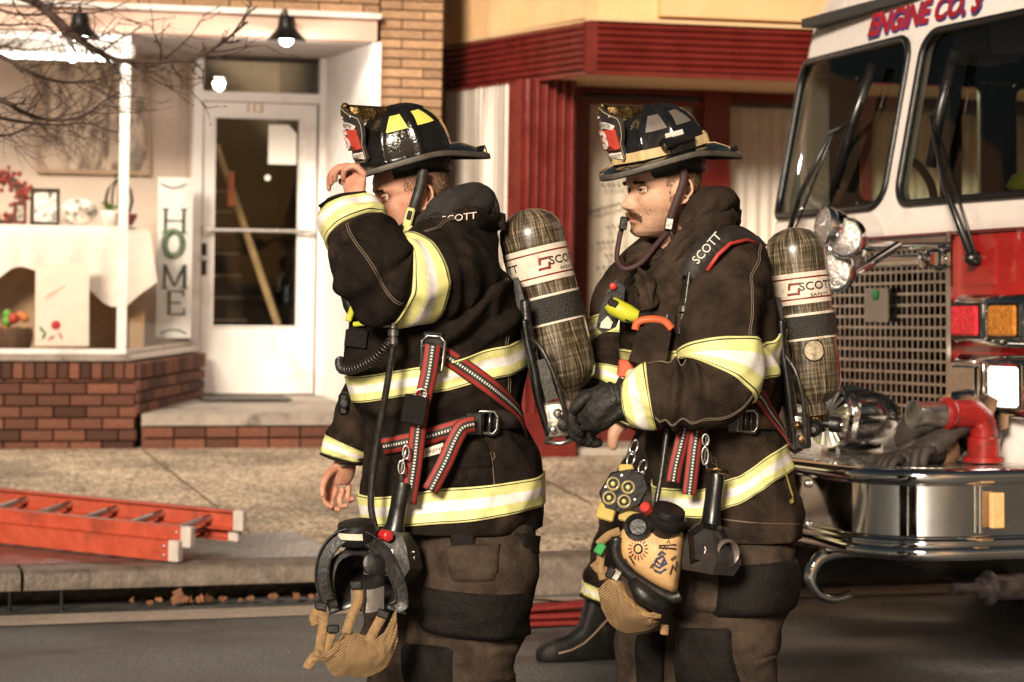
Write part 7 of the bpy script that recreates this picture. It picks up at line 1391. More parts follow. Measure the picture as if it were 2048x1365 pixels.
ap1.add('shoulder_strap', webon(c1, [(872, 462), (905, 448), (945, 440), (985, 446)], 0.05, 0.03), m_webd, None, 180); ap1.add('strap_lettering', text_mb('SCOTT', 0.032, 0.001, lambda x, y, z: q(918 + x * 771, 436 - y * 600 - x * 100, -.158), ax=0.9), m_label)
ap1.add('shoulder_strap', webon(c1, [(885, 705), (930, 738), (985, 780), (1040, 826), (1075, 862)], 0.045, 0.012), m_web, None, 180)
ap1.add('waist_belt', webon(c1, [(770, 892), (830, 880), (890, 862), (945, 846)], 0.044, 0.012), m_web, None, 180)
ap1.add('waist_belt', webon(c1, [(985, 842), (1030, 838), (1070, 840)], 0.048, 0.014), m_webd, None, 180)
p_, n_ = onto(c1, 968, 845, 0.018); ladder_lock(ap1, p_, V((1, 0, -0.05)), n_, 0.052, 0.062); p2, n2 = onto(c1, 945, 848, 0.014); m_ = MB(); m_.box(p2, (0.022, 0.008, 0.03), None, 0, 0.004); ap1.add('buckle_body', m_, m_black)
p_, n_ = onto(c1, 864, 704, 0.03); ladder_lock(ap1, p_, V((0.05, 0, 1)), n_, 0.052, 0.085); m_ = MB(); m_.box(p_ + V((0.0, 0.012, 0.02)), (0.026, 0.008, 0.034), None, 0, 0.004); ap1.add('buckle_body', m_, m_black)
ap1.add('strap_tail', webfree([(866, 690, -.27), (858, 745, -.275), (846, 800, -.275), (836, 860, -.265), (828, 930, -.262), (816, 1008, -.26)], 0.042, (0.1, -1, 0)), m_web, None, 180)
ap1.add('strap_tail', webfree([(950, 848, -.235), (925, 856, -.25), (908, 884, -.26), (890, 925, -.268), (860, 982, -.268)], 0.042, (0.1, -1, -0.1)), m_web, None, 180)
m_ = hose([(788, 628, -.30), (786, 690, -.30), (776, 760, -.29), (762, 840, -.27), (748, 930, -.26), (742, 1010, -.26), (752, 1062, -.26)], 0.0085); ap1.add('breathing_hose', m_, m_hoseb, None, 180)
m_ = MB(); 
for k, (y0, r_) in enumerate(((632, .013), (645, .011), (660, .014), (676, .012))): m_.lathe(q(787, y0, -.30), (0, 0, -1), [(0, r_), (0.014, r_), (0.016, r_ * 0.7), (0.019, r_ * 0.7)], 12)
ap1.add('hose_coupler', m_, m_buckle, None, 40, kind=None)
# belt pad flap under the belt
# --- small gear
rd1 = Thing('radio_holster', 'dark radio holster with lime clip on the chest of the raised arm firefighter', 'holster', q(730, 745, -.2))
m_ = MB(); m_.box(q(728, 702, -.12), (0.048, 0.05, 0.058), Matrix.Rotation(R(4), 3, 'Y'), 0, 0.01); rd1.add('pouch', m_, m_coat1, None, 50)
m_ = MB(); m_.box(q(712, 678, -.176), (0.028, 0.004, 0.022), Matrix.Rotation(R(6), 3, 'Y'), 0, 0.002); rd1.add('flap', m_, m_pad)
m_ = MB(); m_.box(q(738, 646, -.15), (0.04, 0.02, 0.006), Matrix.Rotation(R(-6), 3, 'Y'), 0, 0.003); rd1.add('clip', m_, m_lime); m_ = MB(); m_.tube([q(712, 640, -.10), q(700, 612, -.10), q(694, 580, -.10)], [0.014, 0.018, 0.02], 10); rd1.add('antenna', m_, m_rubber, None, 180); m_ = MB(); m_.cyl(q(742, 640, -.15), q(744, 612, -.15), 0.008); rd1.add('knob', m_, m_black, None, 40)
m_ = MB(); m_.box(q(702, 628, -.11), (0.008, 0.02, 0.02), Matrix.Rotation(R(20), 3, 'Y'), 0, 0.003); rd1.add('side_button', m_, m_lime)
pts = []; ctl = [V(x) for x in spline([q(782, 684, -.30), q(762, 706, -.29), q(735, 726, -.24), q(706, 738, -.2), q(684, 738, -.15), q(680, 722, -.10)], 8)]; nT_ = 26
for i in range(nT_ * 10 + 1):
    u = i / (nT_ * 10) * (len(ctl) - 1); k = min(int(u), len(ctl) - 2); c = lerp(ctl[k], ctl[k + 1], u - k); tg = (ctl[k + 1] - ctl[k]).normalized(); a1 = tg.cross(V((0, -1, 0.2))).normalized(); a2 = tg.cross(a1); ph = i / 10 * 2 * math.pi; pts.append(c + (a1 * math.cos(ph) + a2 * math.sin(ph)) * 0.011)
m_ = MB(); m_.tube(pts, 0.0032, 5); solo('coiled_cord', m_, m_hoseb, 'black coiled radio cord hanging from the dark chest holster', 'cord', q(700, 745, -.2), None, 180)
m_ = MB(); m_.box(q(688, 808, -.02), (0.014, 0.022, 0.03), None, 0, 0.008); m_.lathe(q(688, 808, -.045), (0, -1, 0), [(0, 0.012), (0.004, 0.012), (0.006, 0.008)], 10); solo('chest_clip', m_, m_rubber, 'small black clip on the coat front below the coiled cord', 'clip', q(688, 830, -.02))
t = Thing('leather_tag', 'flat black key tag hanging from a ring on the red striped harness strap', 'tag', q(828, 850, -.29)); m_ = MB(); m_.box(q(829, 820, -.292), (0.030, 0.004, 0.036), Matrix.Rotation(R(10), 3, 'Y'), 0, 0.003); t.add('plate', m_, m_pad); m_ = MB(); c = q(842, 788, -.292); m_.tube([c + V((0.014 * math.cos(a), 0, 0.012 * math.sin(a))) for a in [k * math.pi / 8 for k in range(17)]], 0.002, 5, 0, False); t.add('ring', m_, m_steel, None, 180)
t = Thing('name_patch', 'pale cloth patch on the coat pocket flap reading XTREME', 'patch', q(880, 915, -.22)); r4 = [onto(c1, x, y, 0.016)[0] for x, y in ((836, 902), (884, 886), (886, 904), (838, 921))]; m_ = MB(); m_.add(r4, [(0, 1, 2, 3)]); t.add('cloth', m_, m_label)
o_ = r4[3]; ux = (r4[2] - r4[3]); uy = (r4[0] - r4[3]); nn = ux.cross(uy).normalized(); nn = nn if nn.y < 0 else -nn
t.add('lettering', text_mb('XTREME', 0.5, 0.001, lambda x, y, z: o_ + ux * (0.5 + x / 2.4) + uy * (0.5 + y * 1.1) + nn * 0.0015), mat('rust_print', (0.20, 0.06, 0.03), 0.6))
# thermal camera hanging from the strap
def thermal_camera(label, top, mid, base_c, ax_up, face_dir, base, sc=1.0, lens=True, word='FLIR', tilt=0.0):
    t = Thing('thermal_camera', label, 'thermal camera', base); a, b = V(top), V(mid); d = (b - a).normalized(); fd = V(face_dir).normalized(); fd = (fd - d * fd.dot(d)).normalized(); sd_ = d.cross(fd)
    m_ = MB(); m_.loft([[p + fd * math.cos(u) * w * sc + sd_ * math.sin(u) * h * sc for u in [i * math.pi / 8 for i in range(16)]] for p, w, h in ((a, .020, .018), (lerp(a, b, .1), .024, .019), (lerp(a, b, .5), .022, .018), (lerp(a, b, .85), .024, .02), (b, .032, .026))]); t.add('grip', m_, m_black, None, 60)
    m_ = MB(); c = b + d * 0.055 * sc; m_.loft([[c + d * z * sc + fd * (x * sc) + sd_ * (y * sc) for x, y in r_] for z, r_ in ((-.06, [(-.025, -.025), (.03, -.025), (.03, .025), (-.025, .025)]), (-.03, [(-.04, -.04), (.055, -.04), (.055, .04), (-.04, .04)]), (.02, [(-.042, -.045), (.075, -.042), (.075, .042), (-.042, .045)]), (.05, [(-.035, -.04), (.06, -.035), (.06, .035), (-.035, .04)]))]); t.add('housing', m_, mat('dark_grey_plastic', (0.03, 0.025, 0.023), 0.4, vs=30, var=0.3), None, 25)
    if lens:
        cc = c + fd * 0.072 * sc; m_ = MB(); m_.lathe(cc, fd, [(-0.01, .036 * sc), (.01, .036 * sc), (.014, .03 * sc), (.008, .024 * sc), (-0.004, .02 * sc)], 20); lz = t.add('lens_ring', m_, m_buckle, None, 40); m_ = MB(); m_.lathe(cc - fd * 0.004, fd, [(0, .024 * sc), (.004, .015 * sc), (.006, 0)], 18); t.add('lens', m_, m_shell2, lz, 180)
    t.c, t.d, t.fd, t.sd = c, d, fd, sd_; return t
tc1 = thermal_camera('black thermal camera with glowing screen hanging at the raised arm firefighter hip', q(806, 965, -.26), q(788, 1065, -.265), None, None, V((0.7, -0.25, 0)), q(800, 1180, -.26), 1.0, False)
m_ = MB(); m_.prism([q(770, 1098, -.30), q(786, 1100, -.315), q(786, 1158, -.315), q(774, 1140, -.30)], (0.0, 0.006, 0)); tc1.add('screen', m_, emit('screen_glow', (0.62, 0.75, 0.85), 0.9))
m_ = MB(); m_.prism([q(788, 1070, -.30), q(838, 1116, -.27), q(838, 1150, -.26), q(800, 1180, -.28), q(788, 1140, -.31)], (0, 0.05, 0)); tc1.add('side_cover', m_, m_black)
tc1.add('lettering', text_mb('FLIR', 0.030, 0.001, lambda x, y, z: q(822 - y * 771, 1122 + x * 771, -.292), ax=1.0), mat('white_print', (0.7, 0.66, 0.62), 0.5))
m_ = hose([(812, 900, -.275), (806, 925, -.28), (802, 950, -.275), (804, 968, -.265)], 0.004); tc1.add('lanyard', m_, m_steel, None, 180)
for (x, y) in ((812, 905), (803, 935)):
    m_ = MB(); c = q(x, y, -.285); m_.tube([c + V((0.008 * math.cos(a), 0, 0.017 * math.sin(a))) for a in [k * math.pi / 8 for k in range(17)]], 0.003, 5, 0, False); tc1.add('snap_hook', m_, m_steel, None, 180)
# face mask hanging at the hip
def mask(label, base, cpx, outline, dy, skirt_m): pass
fm = Thing('face_mask', 'black breathing mask with tan mesh head harness hanging at the raised arm firefighter hip', 'mask', q(715, 1345, -.28))
ow = [(655, 1200), (645, 1160), (650, 1115), (672, 1082), (705, 1070), (740, 1082), (770, 1112), (795, 1160), (804, 1205), (790, 1215)]
so_ = [V(v) for v in spline([q(x, y, -.32) for x, y in ow], 5)]; m_ = MB(); m_.strap(so_, 0.034, 0.006, (0.0, -0.85, 0.5)); sr_ = fm.add('seal_rim', m_, m_rubber, None, 50)
for d_ in (-0.016, 0.016): m_ = MB(); m_.tube([p + (p - q(722, 1160, -.32)).normalized() * d_ + V((0, -0.004, 0)) for p in so_], 0.0035, 6); fm.add('rim_bead', m_, m_rubber, sr_, 180)
m_ = MB(); m_.strap([V(v) for v in spline([q(x, y, -.30) for x, y in ((668, 1215), (660, 1165), (672, 1122), (705, 1104), (735, 1112), (735, 1150))], 5)], 0.02, 0.004, (0.0, -0.8, 0.6)); fm.add('inner_seal', m_, m_rubber, None, 50)
# shell: domed lens frame seen from the inside
rows_ = []
for j in range(11):
    v = j / 10; r_ = []
    for i in range(19):
        u = i / 18; x = lerp(652, 806, u) + 18 * (v - 0.4) * 0.6; top = 1078 + 115 * (2 * u - 1) ** 2 * 0.85; y = lerp(top, 1232 - 18 * math.cos((u - 0.5) * 3), v); r_.append(q(x, y, -.25 + 0.10 * math.sin(math.pi * u) * math.sin(math.pi * min(1, v + 0.1))))
    rows_.append(r_)
m_ = MB(); m_.loft(rows_, False); fm.add('shell', m_, mat('mask_shell', (0.018, 0.016, 0.015), 0.3, vs=20, var=0.4), None, 180)
m_ = MB(); m_.loft([[q(lerp(702, 768, i / 10), lerp(1172, 1218, j / 6) + 8 * math.sin(i / 10 * 3.1), -.275 - 0.03 * math.sin(i / 10 * 3.1)) for i in range(11)] for j in range(7)], False); fm.add('lens', m_, mat('mask_lens', (0.42, 0.38, 0.35), 0.12, 0.6), None, 180)
m_ = MB(); m_.lathe(q(716, 1085, -.28), V((-0.1, -0.15, 1)), [(0, 0.05), (0.01, 0.056), (0.03, 0.056), (0.035, 0.048), (0.05, 0.046), (0.052, 0.0)], 20); rg_ = fm.add('regulator', m_, m_rubber, None, 40)
m_ = MB(); m_.loft([[q(716, 1085, -.28) + V((0.0575 * math.sin(a), -0.0575 * math.cos(a), 0)) + V((-0.1, -0.15, 1)).normalized() * h for a in [lerp(-0.9, 0.3, i / 10) for i in range(11)]] for h in (0.012, 0.028)], False); fm.add('regulator_label', m_, m_label, rg_, 180)
m_ = MB(); m_.lathe(q(766, 1070, -.30), V((0.5, -0.85, 0)), [(0, 0.014), (0.03, 0.014), (0.034, 0.010), (0.035, 0)], 9); fm.add('purge_knob', m_, mat('red_knob', (0.45, 0.02, 0.02), 0.4), rg_, 40)
m_ = MB(); m_.lathe(q(748, 1128, -.32), V((0.3, -0.9, 0.2)), [(0, 0.03), (0.012, 0.03), (0.016, 0.022)], 16); fm.add('voice_port', m_, m_rubber, None, 40)
for pix in ([(712, 1172, -.335), (716, 1200, -.34), (702, 1235, -.34), (692, 1268, -.34)], [(640, 1210, -.335), (646, 1240, -.335), (642, 1280, -.335), (636, 1315, -.335)], [(768, 1225, -.335), (752, 1255, -.34), (736, 1285, -.34)], [(664, 1262, -.335), (655, 1290, -.335), (648, 1318, -.335)], [(640, 1215, -.335), (628, 1235, -.33), (632, 1250, -.33)], [(640, 1305, -.335), (622, 1322, -.33), (614, 1338, -.33)]):
    fm.add('harness_strap', webfree(pix, 0.024, (-0.1, -1, 0.1)), m_kev, None, 180)
for (x, y) in ((712, 1170), (642, 1212), (766, 1228), (666, 1258)):
    m_ = MB(); m_.box(q(x, y, -.345), (0.015, 0.005, 0.010), Matrix.Rotation(rnd.uniform(-0.4, 0.4), 3, 'Y'), 0, 0.003); fm.add('strap_clip', m_, m_rubber)
def net(t, top, bot, dy, bulge, name='harness_net', nu=24, nv=12, m=None):
    """cloth hung between two photo polylines"""
    a = spline([(x, y) for x, y in top], 8); b = spline([(x, y) for x, y in bot], 8); n = min(len(a), len(b)); rows_ = []
    for j in range(nv + 1):
        v = j / nv; rows_.append([q(lerp(a[i * (len(a) - 1) // (n - 1)][0], b[i * (len(b) - 1) // (n - 1)][0], v), lerp(a[i * (len(a) - 1) // (n - 1)][1], b[i * (len(b) - 1) // (n - 1)][1], v), dy - bulge * math.sin(math.pi * v) * math.sin(math.pi * i / (n - 1)) - 0.012 * noise.noise(V((i * 0.4, v * 5, 0)))) for i in range(n)])
    m_ = MB(); m_.loft(rows_, False); return t.add(name, m_, m or m_kev, None, 180)
def mesh_mat(name, c):
    m, n, l, b = nt(name); tc = n.new('ShaderNodeTexCoord'); mp = n.new('ShaderNodeMapping'); mp.inputs['Rotation'].default_value = (0, R(40), 0); l.new(tc.outputs['Object'], mp.inputs[0]); w = n.new('ShaderNodeTexWave'); w.wave_type = 'BANDS'; w.bands_direction = 'Z'; w.inputs['Scale'].default_value = 62; w.inputs['Distortion'].default_value = 1.5; l.new(mp.outputs[0], w.inputs['Vector']); cr = n.new('ShaderNodeValToRGB'); e = cr.color_ramp.elements; e[0].position = 0.2; e[0].color = (*[x * 0.35 for x in c], 1); e[1].position = 0.6; e[1].color = (*c, 1); l.new(w.outputs[0], cr.inputs[0]); l.new(cr.outputs[0], b.inputs['Base Color']); setp(b, rough=0.85); bp = n.new('ShaderNodeBump'); bp.inputs['Strength'].default_value = 0.5; bp.inputs['Distance'].default_value = 0.004; l.new(w.outputs[0], bp.inputs['Height']); l.new(bp.outputs[0], b.inputs['Normal']); return m
m_net = mesh_mat('tan_mesh', (0.27, 0.165, 0.075))
net(fm, [(640, 1312), (676, 1282), (700, 1265), (735, 1272), (765, 1268), (792, 1215)], [(650, 1330), (668, 1352), (700, 1352), (735, 1354), (775, 1330), (796, 1280)], -.33, 0.03, m=m_net)
net(fm, [(636, 1300), (655, 1305), (690, 1262)], [(640, 1322), (664, 1320), (700, 1290)], -.34, 0.01, m=m_net)
# ================================================================ firefighter with the moustache (right)
ff2 = Thing('person', 'moustached firefighter in brown turnout coat reaching both gloved hands forward', 'person', V((q(1440, 1000).x, 6.05, 0.0)), 'firefighters')
ff2.skin = skin2
hd2 = Head(q(1328, 378, 0.0), R(23), R(-4), 0, 1.04)
def arms2(m_):
    m_.tube([q(1390, 480, .05), q(1390, 560, .05), q(1395, 800, .05), q(1430, 1050, .06)], [0.08, 0.15, 0.14, 0.14], 16)
    m_.tube([q(1440, 545, -0.12), q(1440, 770, -0.26), q(1260, 800, -0.28)], [0.055, 0.045, 0.03], 10); m_.tube([q(1370, 560, 0.2), q(1260, 690, 0.28), q(1190, 800, 0.2)], [0.055, 0.045, 0.03], 10)
    for x, dyy in ((1450, -.08), (1350, .14)): m_.tube([q(x, 1050, dyy), q(x, 1320, dyy), q(x, 1690, dyy)], [0.09, 0.06, 0.05], 10)
b2 = finish_skin(remesh(mouth_body(hd2, q(1395, 500, .05), arms2), 0.0034, 2), hd2, 0.75)
ff2.add('body', b2, skin2, None, 180); eyes(ff2, hd2, squint=0.0016)
sp = []; rg = random.Random(4)
for i in range(2600):
    ph = rg.uniform(1.05, 2.9); z = rg.uniform(-0.055, 0.05); x = head_pt(ph, z).x
    if (z > 0.008 and x < 0.030) or (-0.03 < z and 0.012 < x < 0.022) or (x < -0.04 and z > -0.045): sp.append((ph, z, (-0.5, 0, -0.85), rg.uniform(0.004, 0.008)))
hair_tufts(ff2, hd2, sp, 'hair', m_hair, 5)
hair_tufts(ff2, hd2, [(rg.uniform(0.22, 0.66), 0.0185 + rg.gauss(0, 0.002), (0.1, 0.6, -0.2), 0.010) for i in range(200)] + [(-rg.uniform(0.22, 0.66), 0.0185 + rg.gauss(0, 0.002), (0.1, -0.6, -0.2), 0.010) for i in range(120)], 'eyebrow', m_hair, 6)
sp = []
for i in range(1000):
    ph = rg.uniform(-0.5, 0.5); z = -0.0555 + rg.gauss(0, 0.0022) - 0.010 * (abs(ph) / 0.42) ** 2; sp.append((ph, z, (0.35, 0.5 * (1 if ph > 0 else -1), -0.75), rg.uniform(0.008, 0.013)))
hair_tufts(ff2, hd2, sp, 'moustache', mat('moustache_hair', (0.20, 0.105, 0.05), 0.6, vs=120, var=0.6), 7)
hair_tufts(ff2, hd2, [(rg.uniform(-0.2, 0.2), -0.089 + rg.gauss(0, 0.003), (0.3, 0, -0.8), 0.005) for i in range(120)], 'goatee', m_hair, 8)
# --- coat
rows2 = [(482, 1355, 1480, .10), (494, 1325, 1505, .16), (518, 1290, 1522, .215), (552, 1262, 1538, .25), (606, 1242, 1556, .262), (660, 1240, 1566, .265), (720, 1250, 1564, .26), (780, 1262, 1558, .252), (830, 1275, 1558, .245), (880, 1292, 1566, .25), (930, 1298, 1580, .262), (980, 1300, 1593, .27), (1020, 1302, 1602, .272), (1062, 1310, 1606, .272)]
def sag2(p, a, s):
    x, y = proj(p); v = -0.016 * gs(y - 845, 22)
    for (x0, y0, x1, y1, am, w) in ((1500, 640, 1545, 760, .012, 12), (1420, 930, 1590, 1010, .007, 12), (1300, 560, 1380, 640, .010, 12), (1290, 900, 1420, 880, .007, 10)):
        dx, dy_ = x1 - x0, y1 - y0; L2 = dx * dx + dy_ * dy_; t = ((x - x0) * dx + (y - y0) * dy_) / L2
        if -0.3 < t < 1.3: d = ((x - x0) * dy_ - (y - y0) * dx) / math.sqrt(L2) + 6 * math.sin(t * 5); v += am * (gs(d, w) - 0.8 * gs(d - 1.9 * w, w)) * sst(-0.15, 0.15, t) * sst(1.2, 0.8, t)
    return v if math.sin(a) > -0.2 else v * 0.2
c2 = torso(rows2, 0.05, 0.0, 0.008, 11, 8.0, sag2); coat2 = ff2.add('coat', c2.mesh(150, 150), m_coat2, None, 180)
stripe(ff2, c2, slant(c2, [(1240, 700), (1480, 688), (1545, 675), (1570, 655)]), slant(c2, [(1240, 760), (1480, 758), (1545, 742), (1570, 720)]), coat2, off=0.005, na=150)
stripe(ff2, c2, slant(c2, [(1290, 966), (1400, 960), (1470, 935), (1560, 885), (1610, 862)]), slant(c2, [(1290, 1018), (1400, 1015), (1470, 988), (1560, 940), (1610, 915)]), coat2, off=0.005, na=150)
seam(ff2, c2, [(1505, 600), (1512, 660), (1500, 720)], coat2); seam(ff2, c2, [(1425, 1035), (1500, 1045), (1600, 1050)], coat2); seam(ff2, c2, [(1420, 905), (1432, 930), (1445, 950)], coat2)
ff2.add('coat_letter', text_mb('J', 0.10, 0.002, lambda x, y, z: onto(c2, 1572 + x * 420 + y * -120, 968 - y * 771, 0.005)[0], ax=1.0), mat('letter_yellow', (0.66, 0.58, 0.14), 0.5), coat2)
sl2 = limb([(q(1258, 800, -.27), .058), (q(1272, 798, -.275), .068), (q(1310, 790, -.28), .074), (q(1365, 790, -.29), .082), (q(1415, 780, -.285), .098), (q(1440, 735, -.265), .103), (q(1436, 670, -.24), .104), (q(1440, 610, -.20), .106), (q(1448, 560, -.14), .112), (q(1448, 530, -.06), .11)], (0, 0, 1), [(0.36, 0.07, 0.016, 6, 0.2), (0.30, 0.05, 0.010, 6, 3.0), (0.86, 0.08, 0.007, 6, 3.0)], 0.0065, 14, 1.0, 6.1)
ff2.add('sleeve', sl2.mesh(90, 130), m_coat2, coat2, 180); stripe(ff2, sl2, 0.045, 0.205, coat2, off=0.006); stripe(ff2, sl2, 0.50, 0.625, coat2, off=0.006)
limb_seam(ff2, sl2, facing(sl2, 0.3, 1365), 0.21, 0.42, coat2); limb_seam(ff2, sl2, facing(sl2, 0.75, 1500), 0.63, 0.95, coat2); limb_seam(ff2, sl2, facing(sl2, 0.4, 1440), 0.22, 0.5, coat2)
sl2b = limb([(q(1200, 800, .18), .055), (q(1215, 770, .20), .06), (q(1228, 725, .22), .066), (q(1240, 670, .25), .078), (q(1240, 615, .27), .085), (q(1280, 575, .25), .10), (q(1350, 540, .2), .12)], (0, 0, 1), [(0.4, 0.12, 0.010, 7, 0)], 0.006, 16, 1.0, 9.0)
ff2.add('sleeve', sl2b.mesh(60, 80), m_coat2, coat2, 180); stripe(ff2, sl2b, 0.12, 0.27, coat2, off=0.005); stripe(ff2, sl2b, 0.45, 0.60, coat2, off=0.005)
# collar, hood
roll(ff2, [(1318, 545, -.10), (1345, 520, -.115), (1378, 488, -.115), (1412, 458, -.09), (1438, 436, -.04), (1445, 430, .05), (1420, 445, .14), (1350, 490, .15)], (.018, .028, .034, .038, .044, .044, .042, .03), m_coat2, 'collar', 1.4)
roll(ff2, [(1372, 462, -.08), (1398, 430, -.08), (1424, 406, -.05), (1440, 408, .02), (1430, 420, .10), (1390, 450, .13)], (.022, .036, .042, .044, .042, .03), m_coat2, 'hood', 2.9)
roll(ff2, [(1258, 530, -.03), (1275, 516, -.06), (1300, 512, -.08), (1325, 520, -.085)], (.016, .024, .026, .018), m_coat2, 'collar_flap', 3.3)
roll(ff2, [(1280, 545, -.12), (1295, 580, -.16), (1300, 620, -.18)], (.012, .022, .016), m_coat2, 'storm_flap', 5.3)
# near glove gripping the other pack's foot bar
m_glv = mat('sooty_glove', (0.011, 0.0088, 0.007), 0.65, vs=22, var=0.5, bump=0.5, bs=80)
def gauntlet(pix, seed, name='glove'):
    sf = limb([(q(x, y, d), r) for x, y, d, r in pix], (0, 0, 1), [(0.3, 0.15, 0.006, 8, 0)], 0.005, 22, 0.8, seed); return ff2.add(name, sf.mesh(50, 50), m_glv, None, 180)
gl = gauntlet([(1278, 800, -.275, .056), (1262, 800, -.275, .060), (1235, 805, -.275, .052), (1210, 812, -.27, .055), (1185, 822, -.26, .054), (1165, 832, -.25, .042)], 2.0)
for k, (a, b, c, d) in enumerate((((1172, 815, -.262), (1150, 822, -.262), (1144, 845, -.258), (1158, 866, -.25)), ((1170, 832, -.25), (1148, 842, -.245), (1146, 866, -.24), (1162, 880, -.23)), ((1178, 845, -.235), (1160, 858, -.225), (1162, 878, -.22), (1178, 886, -.21)), ((1192, 856, -.22), (1180, 868, -.21), (1182, 884, -.205), (1196, 886, -.20)), ((1205, 790, -.27), (1180, 792, -.285), (1160, 805, -.295), (1148, 818, -.29)))):
    m_ = MB(); hand_chain(m_, [q(*a), q(*b), q(*c), q(*d)], (.0165, .0125)); ff2.add('glove_finger', m_, m_glv, gl, 180)
gl2 = gauntlet([(1212, 775, .19, .055), (1200, 800, .18, .052), (1180, 825, .16, .05), (1160, 845, .14, .042)], 4.0)
for k in range(4): m_ = MB(); hand_chain(m_, [q(1165 - k * 3, 830 + k * 10, .15 - .02 * k), q(1145, 842 + k * 9, .13 - .02 * k), q(1140, 862 + k * 5, .12 - .02 * k)], (.016, .012)); ff2.add('glove_finger', m_, m_glv, gl2, 180)
# --- trousers
l2, l2o = trouser(ff2, [(q(1450, 1010, .0), .150), (q(1465, 1070, -.04), .152), (q(1472, 1150, -.06), .148), (q(1462, 1240, -.07), .135), (q(1450, 1310, -.07), .125), (q(1470, 1420, -.06), .12), (q(1490, 1560, -.05), .118), (q(1500, 1660, -.05), .12)], [(0.45, 0.10, 0.012, 6, 2.5), (0.2, 0.06, 0.008, 6, 3)], 11.0)
l2b, l2bo = trouser(ff2, [(q(1380, 1010, .16), .145), (q(1350, 1100, .18), .14), (q(1335, 1200, .18), .132), (q(1325, 1310, .18), .122), (q(1330, 1430, .2), .118), (q(1350, 1650, .2), .12)], [(0.45, 0.10, 0.010, 6, 2.5)], 13.0)
limb_patch(ff2, l2, (1372, 1095), (1590, 1085), (1590, 1215), (1380, 1225), 0.010, m_pant, 'cargo_pocket', l2o, 0.016); limb_patch(ff2, l2, (1420, 1130), (1592, 1118), (1592, 1222), (1420, 1240), 0.018, m_pad, 'pocket_reinforcement', l2o, 0.022)
limb_patch(ff2, l2, (1366, 1262), (1470, 1256), (1500, 1420), (1372, 1420), 0.010, m_pad, 'knee_patch', l2o, 0.006); limb_patch(ff2, l2b, (1270, 1270), (1330, 1262), (1330, 1400), (1270, 1400), 0.010, m_pad, 'knee_patch', l2bo, 0.006)
boot(ff2, q(1500, 1000).x, 5.95, R(8)); boot(ff2, q(1350, 1000).x, 6.22, R(-8))
# --- helmet
hh2 = Head(q(1322, 309, -0.005), R(24), R(-15.5), 0, 1.02)
h2 = helmet('glossy black fire helmet with tan tape band and a red number 3 shield', hh2, '3', m_shell2, (mat('smoked_reflective', (0.13, 0.11, 0.095), 0.4, var=0.2), 0.36, 0.62), mat('tan_reflective_tape', (0.52, 0.38, 0.19), 0.45, vs=20, var=0.15), 'FIREFIGHTER', 'WARREN COUNTY', True, q(1320, 319, 0.015) - V((0, 0, 0.03)))
m_cs = web_mat('red_edged_chin_strap', (0.075, 0.010, 0.010), (0.014, 0.012, 0.012), (0.02, 0.016, 0.016))
st2 = h2.add('chin_strap', webfree([(1367, 336, -.088), (1366, 365, -.09), (1352, 405, -.092), (1340, 440, -.088), (1335, 465, -.085)], 0.020, (-0.1, -1, 0)), m_cs, None, 180)
h2.add('strap_loop', webfree([(1336, 462, -.09), (1312, 490, -.11), (1282, 525, -.13), (1250, 538, -.13), (1234, 520, -.11), (1238, 480, -.09), (1246, 448, -.08)], 0.013, (-0.2, -1, 0.15)), m_cs, st2, 180)
m_ = hose([(1342, 462, -.09), (1350, 500, -.12), (1348, 560, -.15), (1340, 610, -.17), (1333, 640, -.18)], 0.006); h2.add('strap_end', m_, m_hoseb, st2, 180)
for (x, y, w, h_, mm) in ((1338, 448, .011, .016, m_steel), (1247, 447, .010, .017, m_rubber)): m_ = MB(); m_.box(q(x, y, -.098), (w, 0.006, h_), Matrix.Rotation(R(8), 3, 'Y'), 0, 0.003); h2.add('strap_buckle', m_, mm, st2)
# --- air pack
ap2 = air_pack('gold black wound air cylinder pack on the back of the moustached firefighter', q(1583, 456, .10), q(1628, 808, .08), 0.080, q(1610, 905, .1), (0.26, 0.435), (0.50, 0.625), ((0.55, 'SCOTT'),), 0.70)
back_frame(ap2, ((1545, 600, -.05), (1562, 596, -.05), (1578, 700, -.06), (1592, 800, -.07), (1606, 900, -.07), (1590, 910, -.07), (1574, 820, -.06), (1560, 700, -.06)), 0.28)
m_ = hose([(1562, 640, -.085), (1566, 700, -.09), (1576, 770, -.095), (1584, 840, -.095), (1590, 895, -.09)], 0.010); ap2.add('frame_tube', m_, m_black, None, 180)
m_ = hose([(1570, 710, -.10), (1592, 745, -.12), (1606, 800, -.125), (1610, 850, -.12), (1612, 890, -.12)], 0.0062); ap2.add('air_line', m_, m_hoseb, None, 180)
m_ = MB(); m_.box(q(1598, 862, -.07), (0.026, 0.03, 0.045), Matrix.Rotation(R(-5), 3, 'Y'), 0, 0.006); rb = ap2.add('reducer_block', m_, m_buckle, None, 50)
for (x, y, r_) in ((1592, 850, 0.011), (1604, 878, 0.014)): m_ = MB(); m_.lathe(q(x, y, -.10), (0.1, -1, 0), [(0, r_), (0.02, r_), (0.024, r_ * 0.6), (0.027, 0)], 12); ap2.add('fitting', m_, m_brass, rb, 40)
ap2.add('shoulder_strap', web([q(*p) for p in ((1515, 478, -.08), (1480, 466, -.16), (1445, 472, -.215), (1415, 496, -.245), (1392, 530, -.255), (1380, 556, -.25))], 0.066, [V((0.3, -0.5, 1)), V((0.1, -0.6, 0.9)), V((-0.3, -0.8, 0.7)), V((-0.3, -1, 0.3)), V((-0.2, -1, 0.1)), V((-0.2, -1, 0))], 0.012), mat('padded_strap', (0.022, 0.018, 0.015), 0.6, vs=60, var=0.3), None, 180)
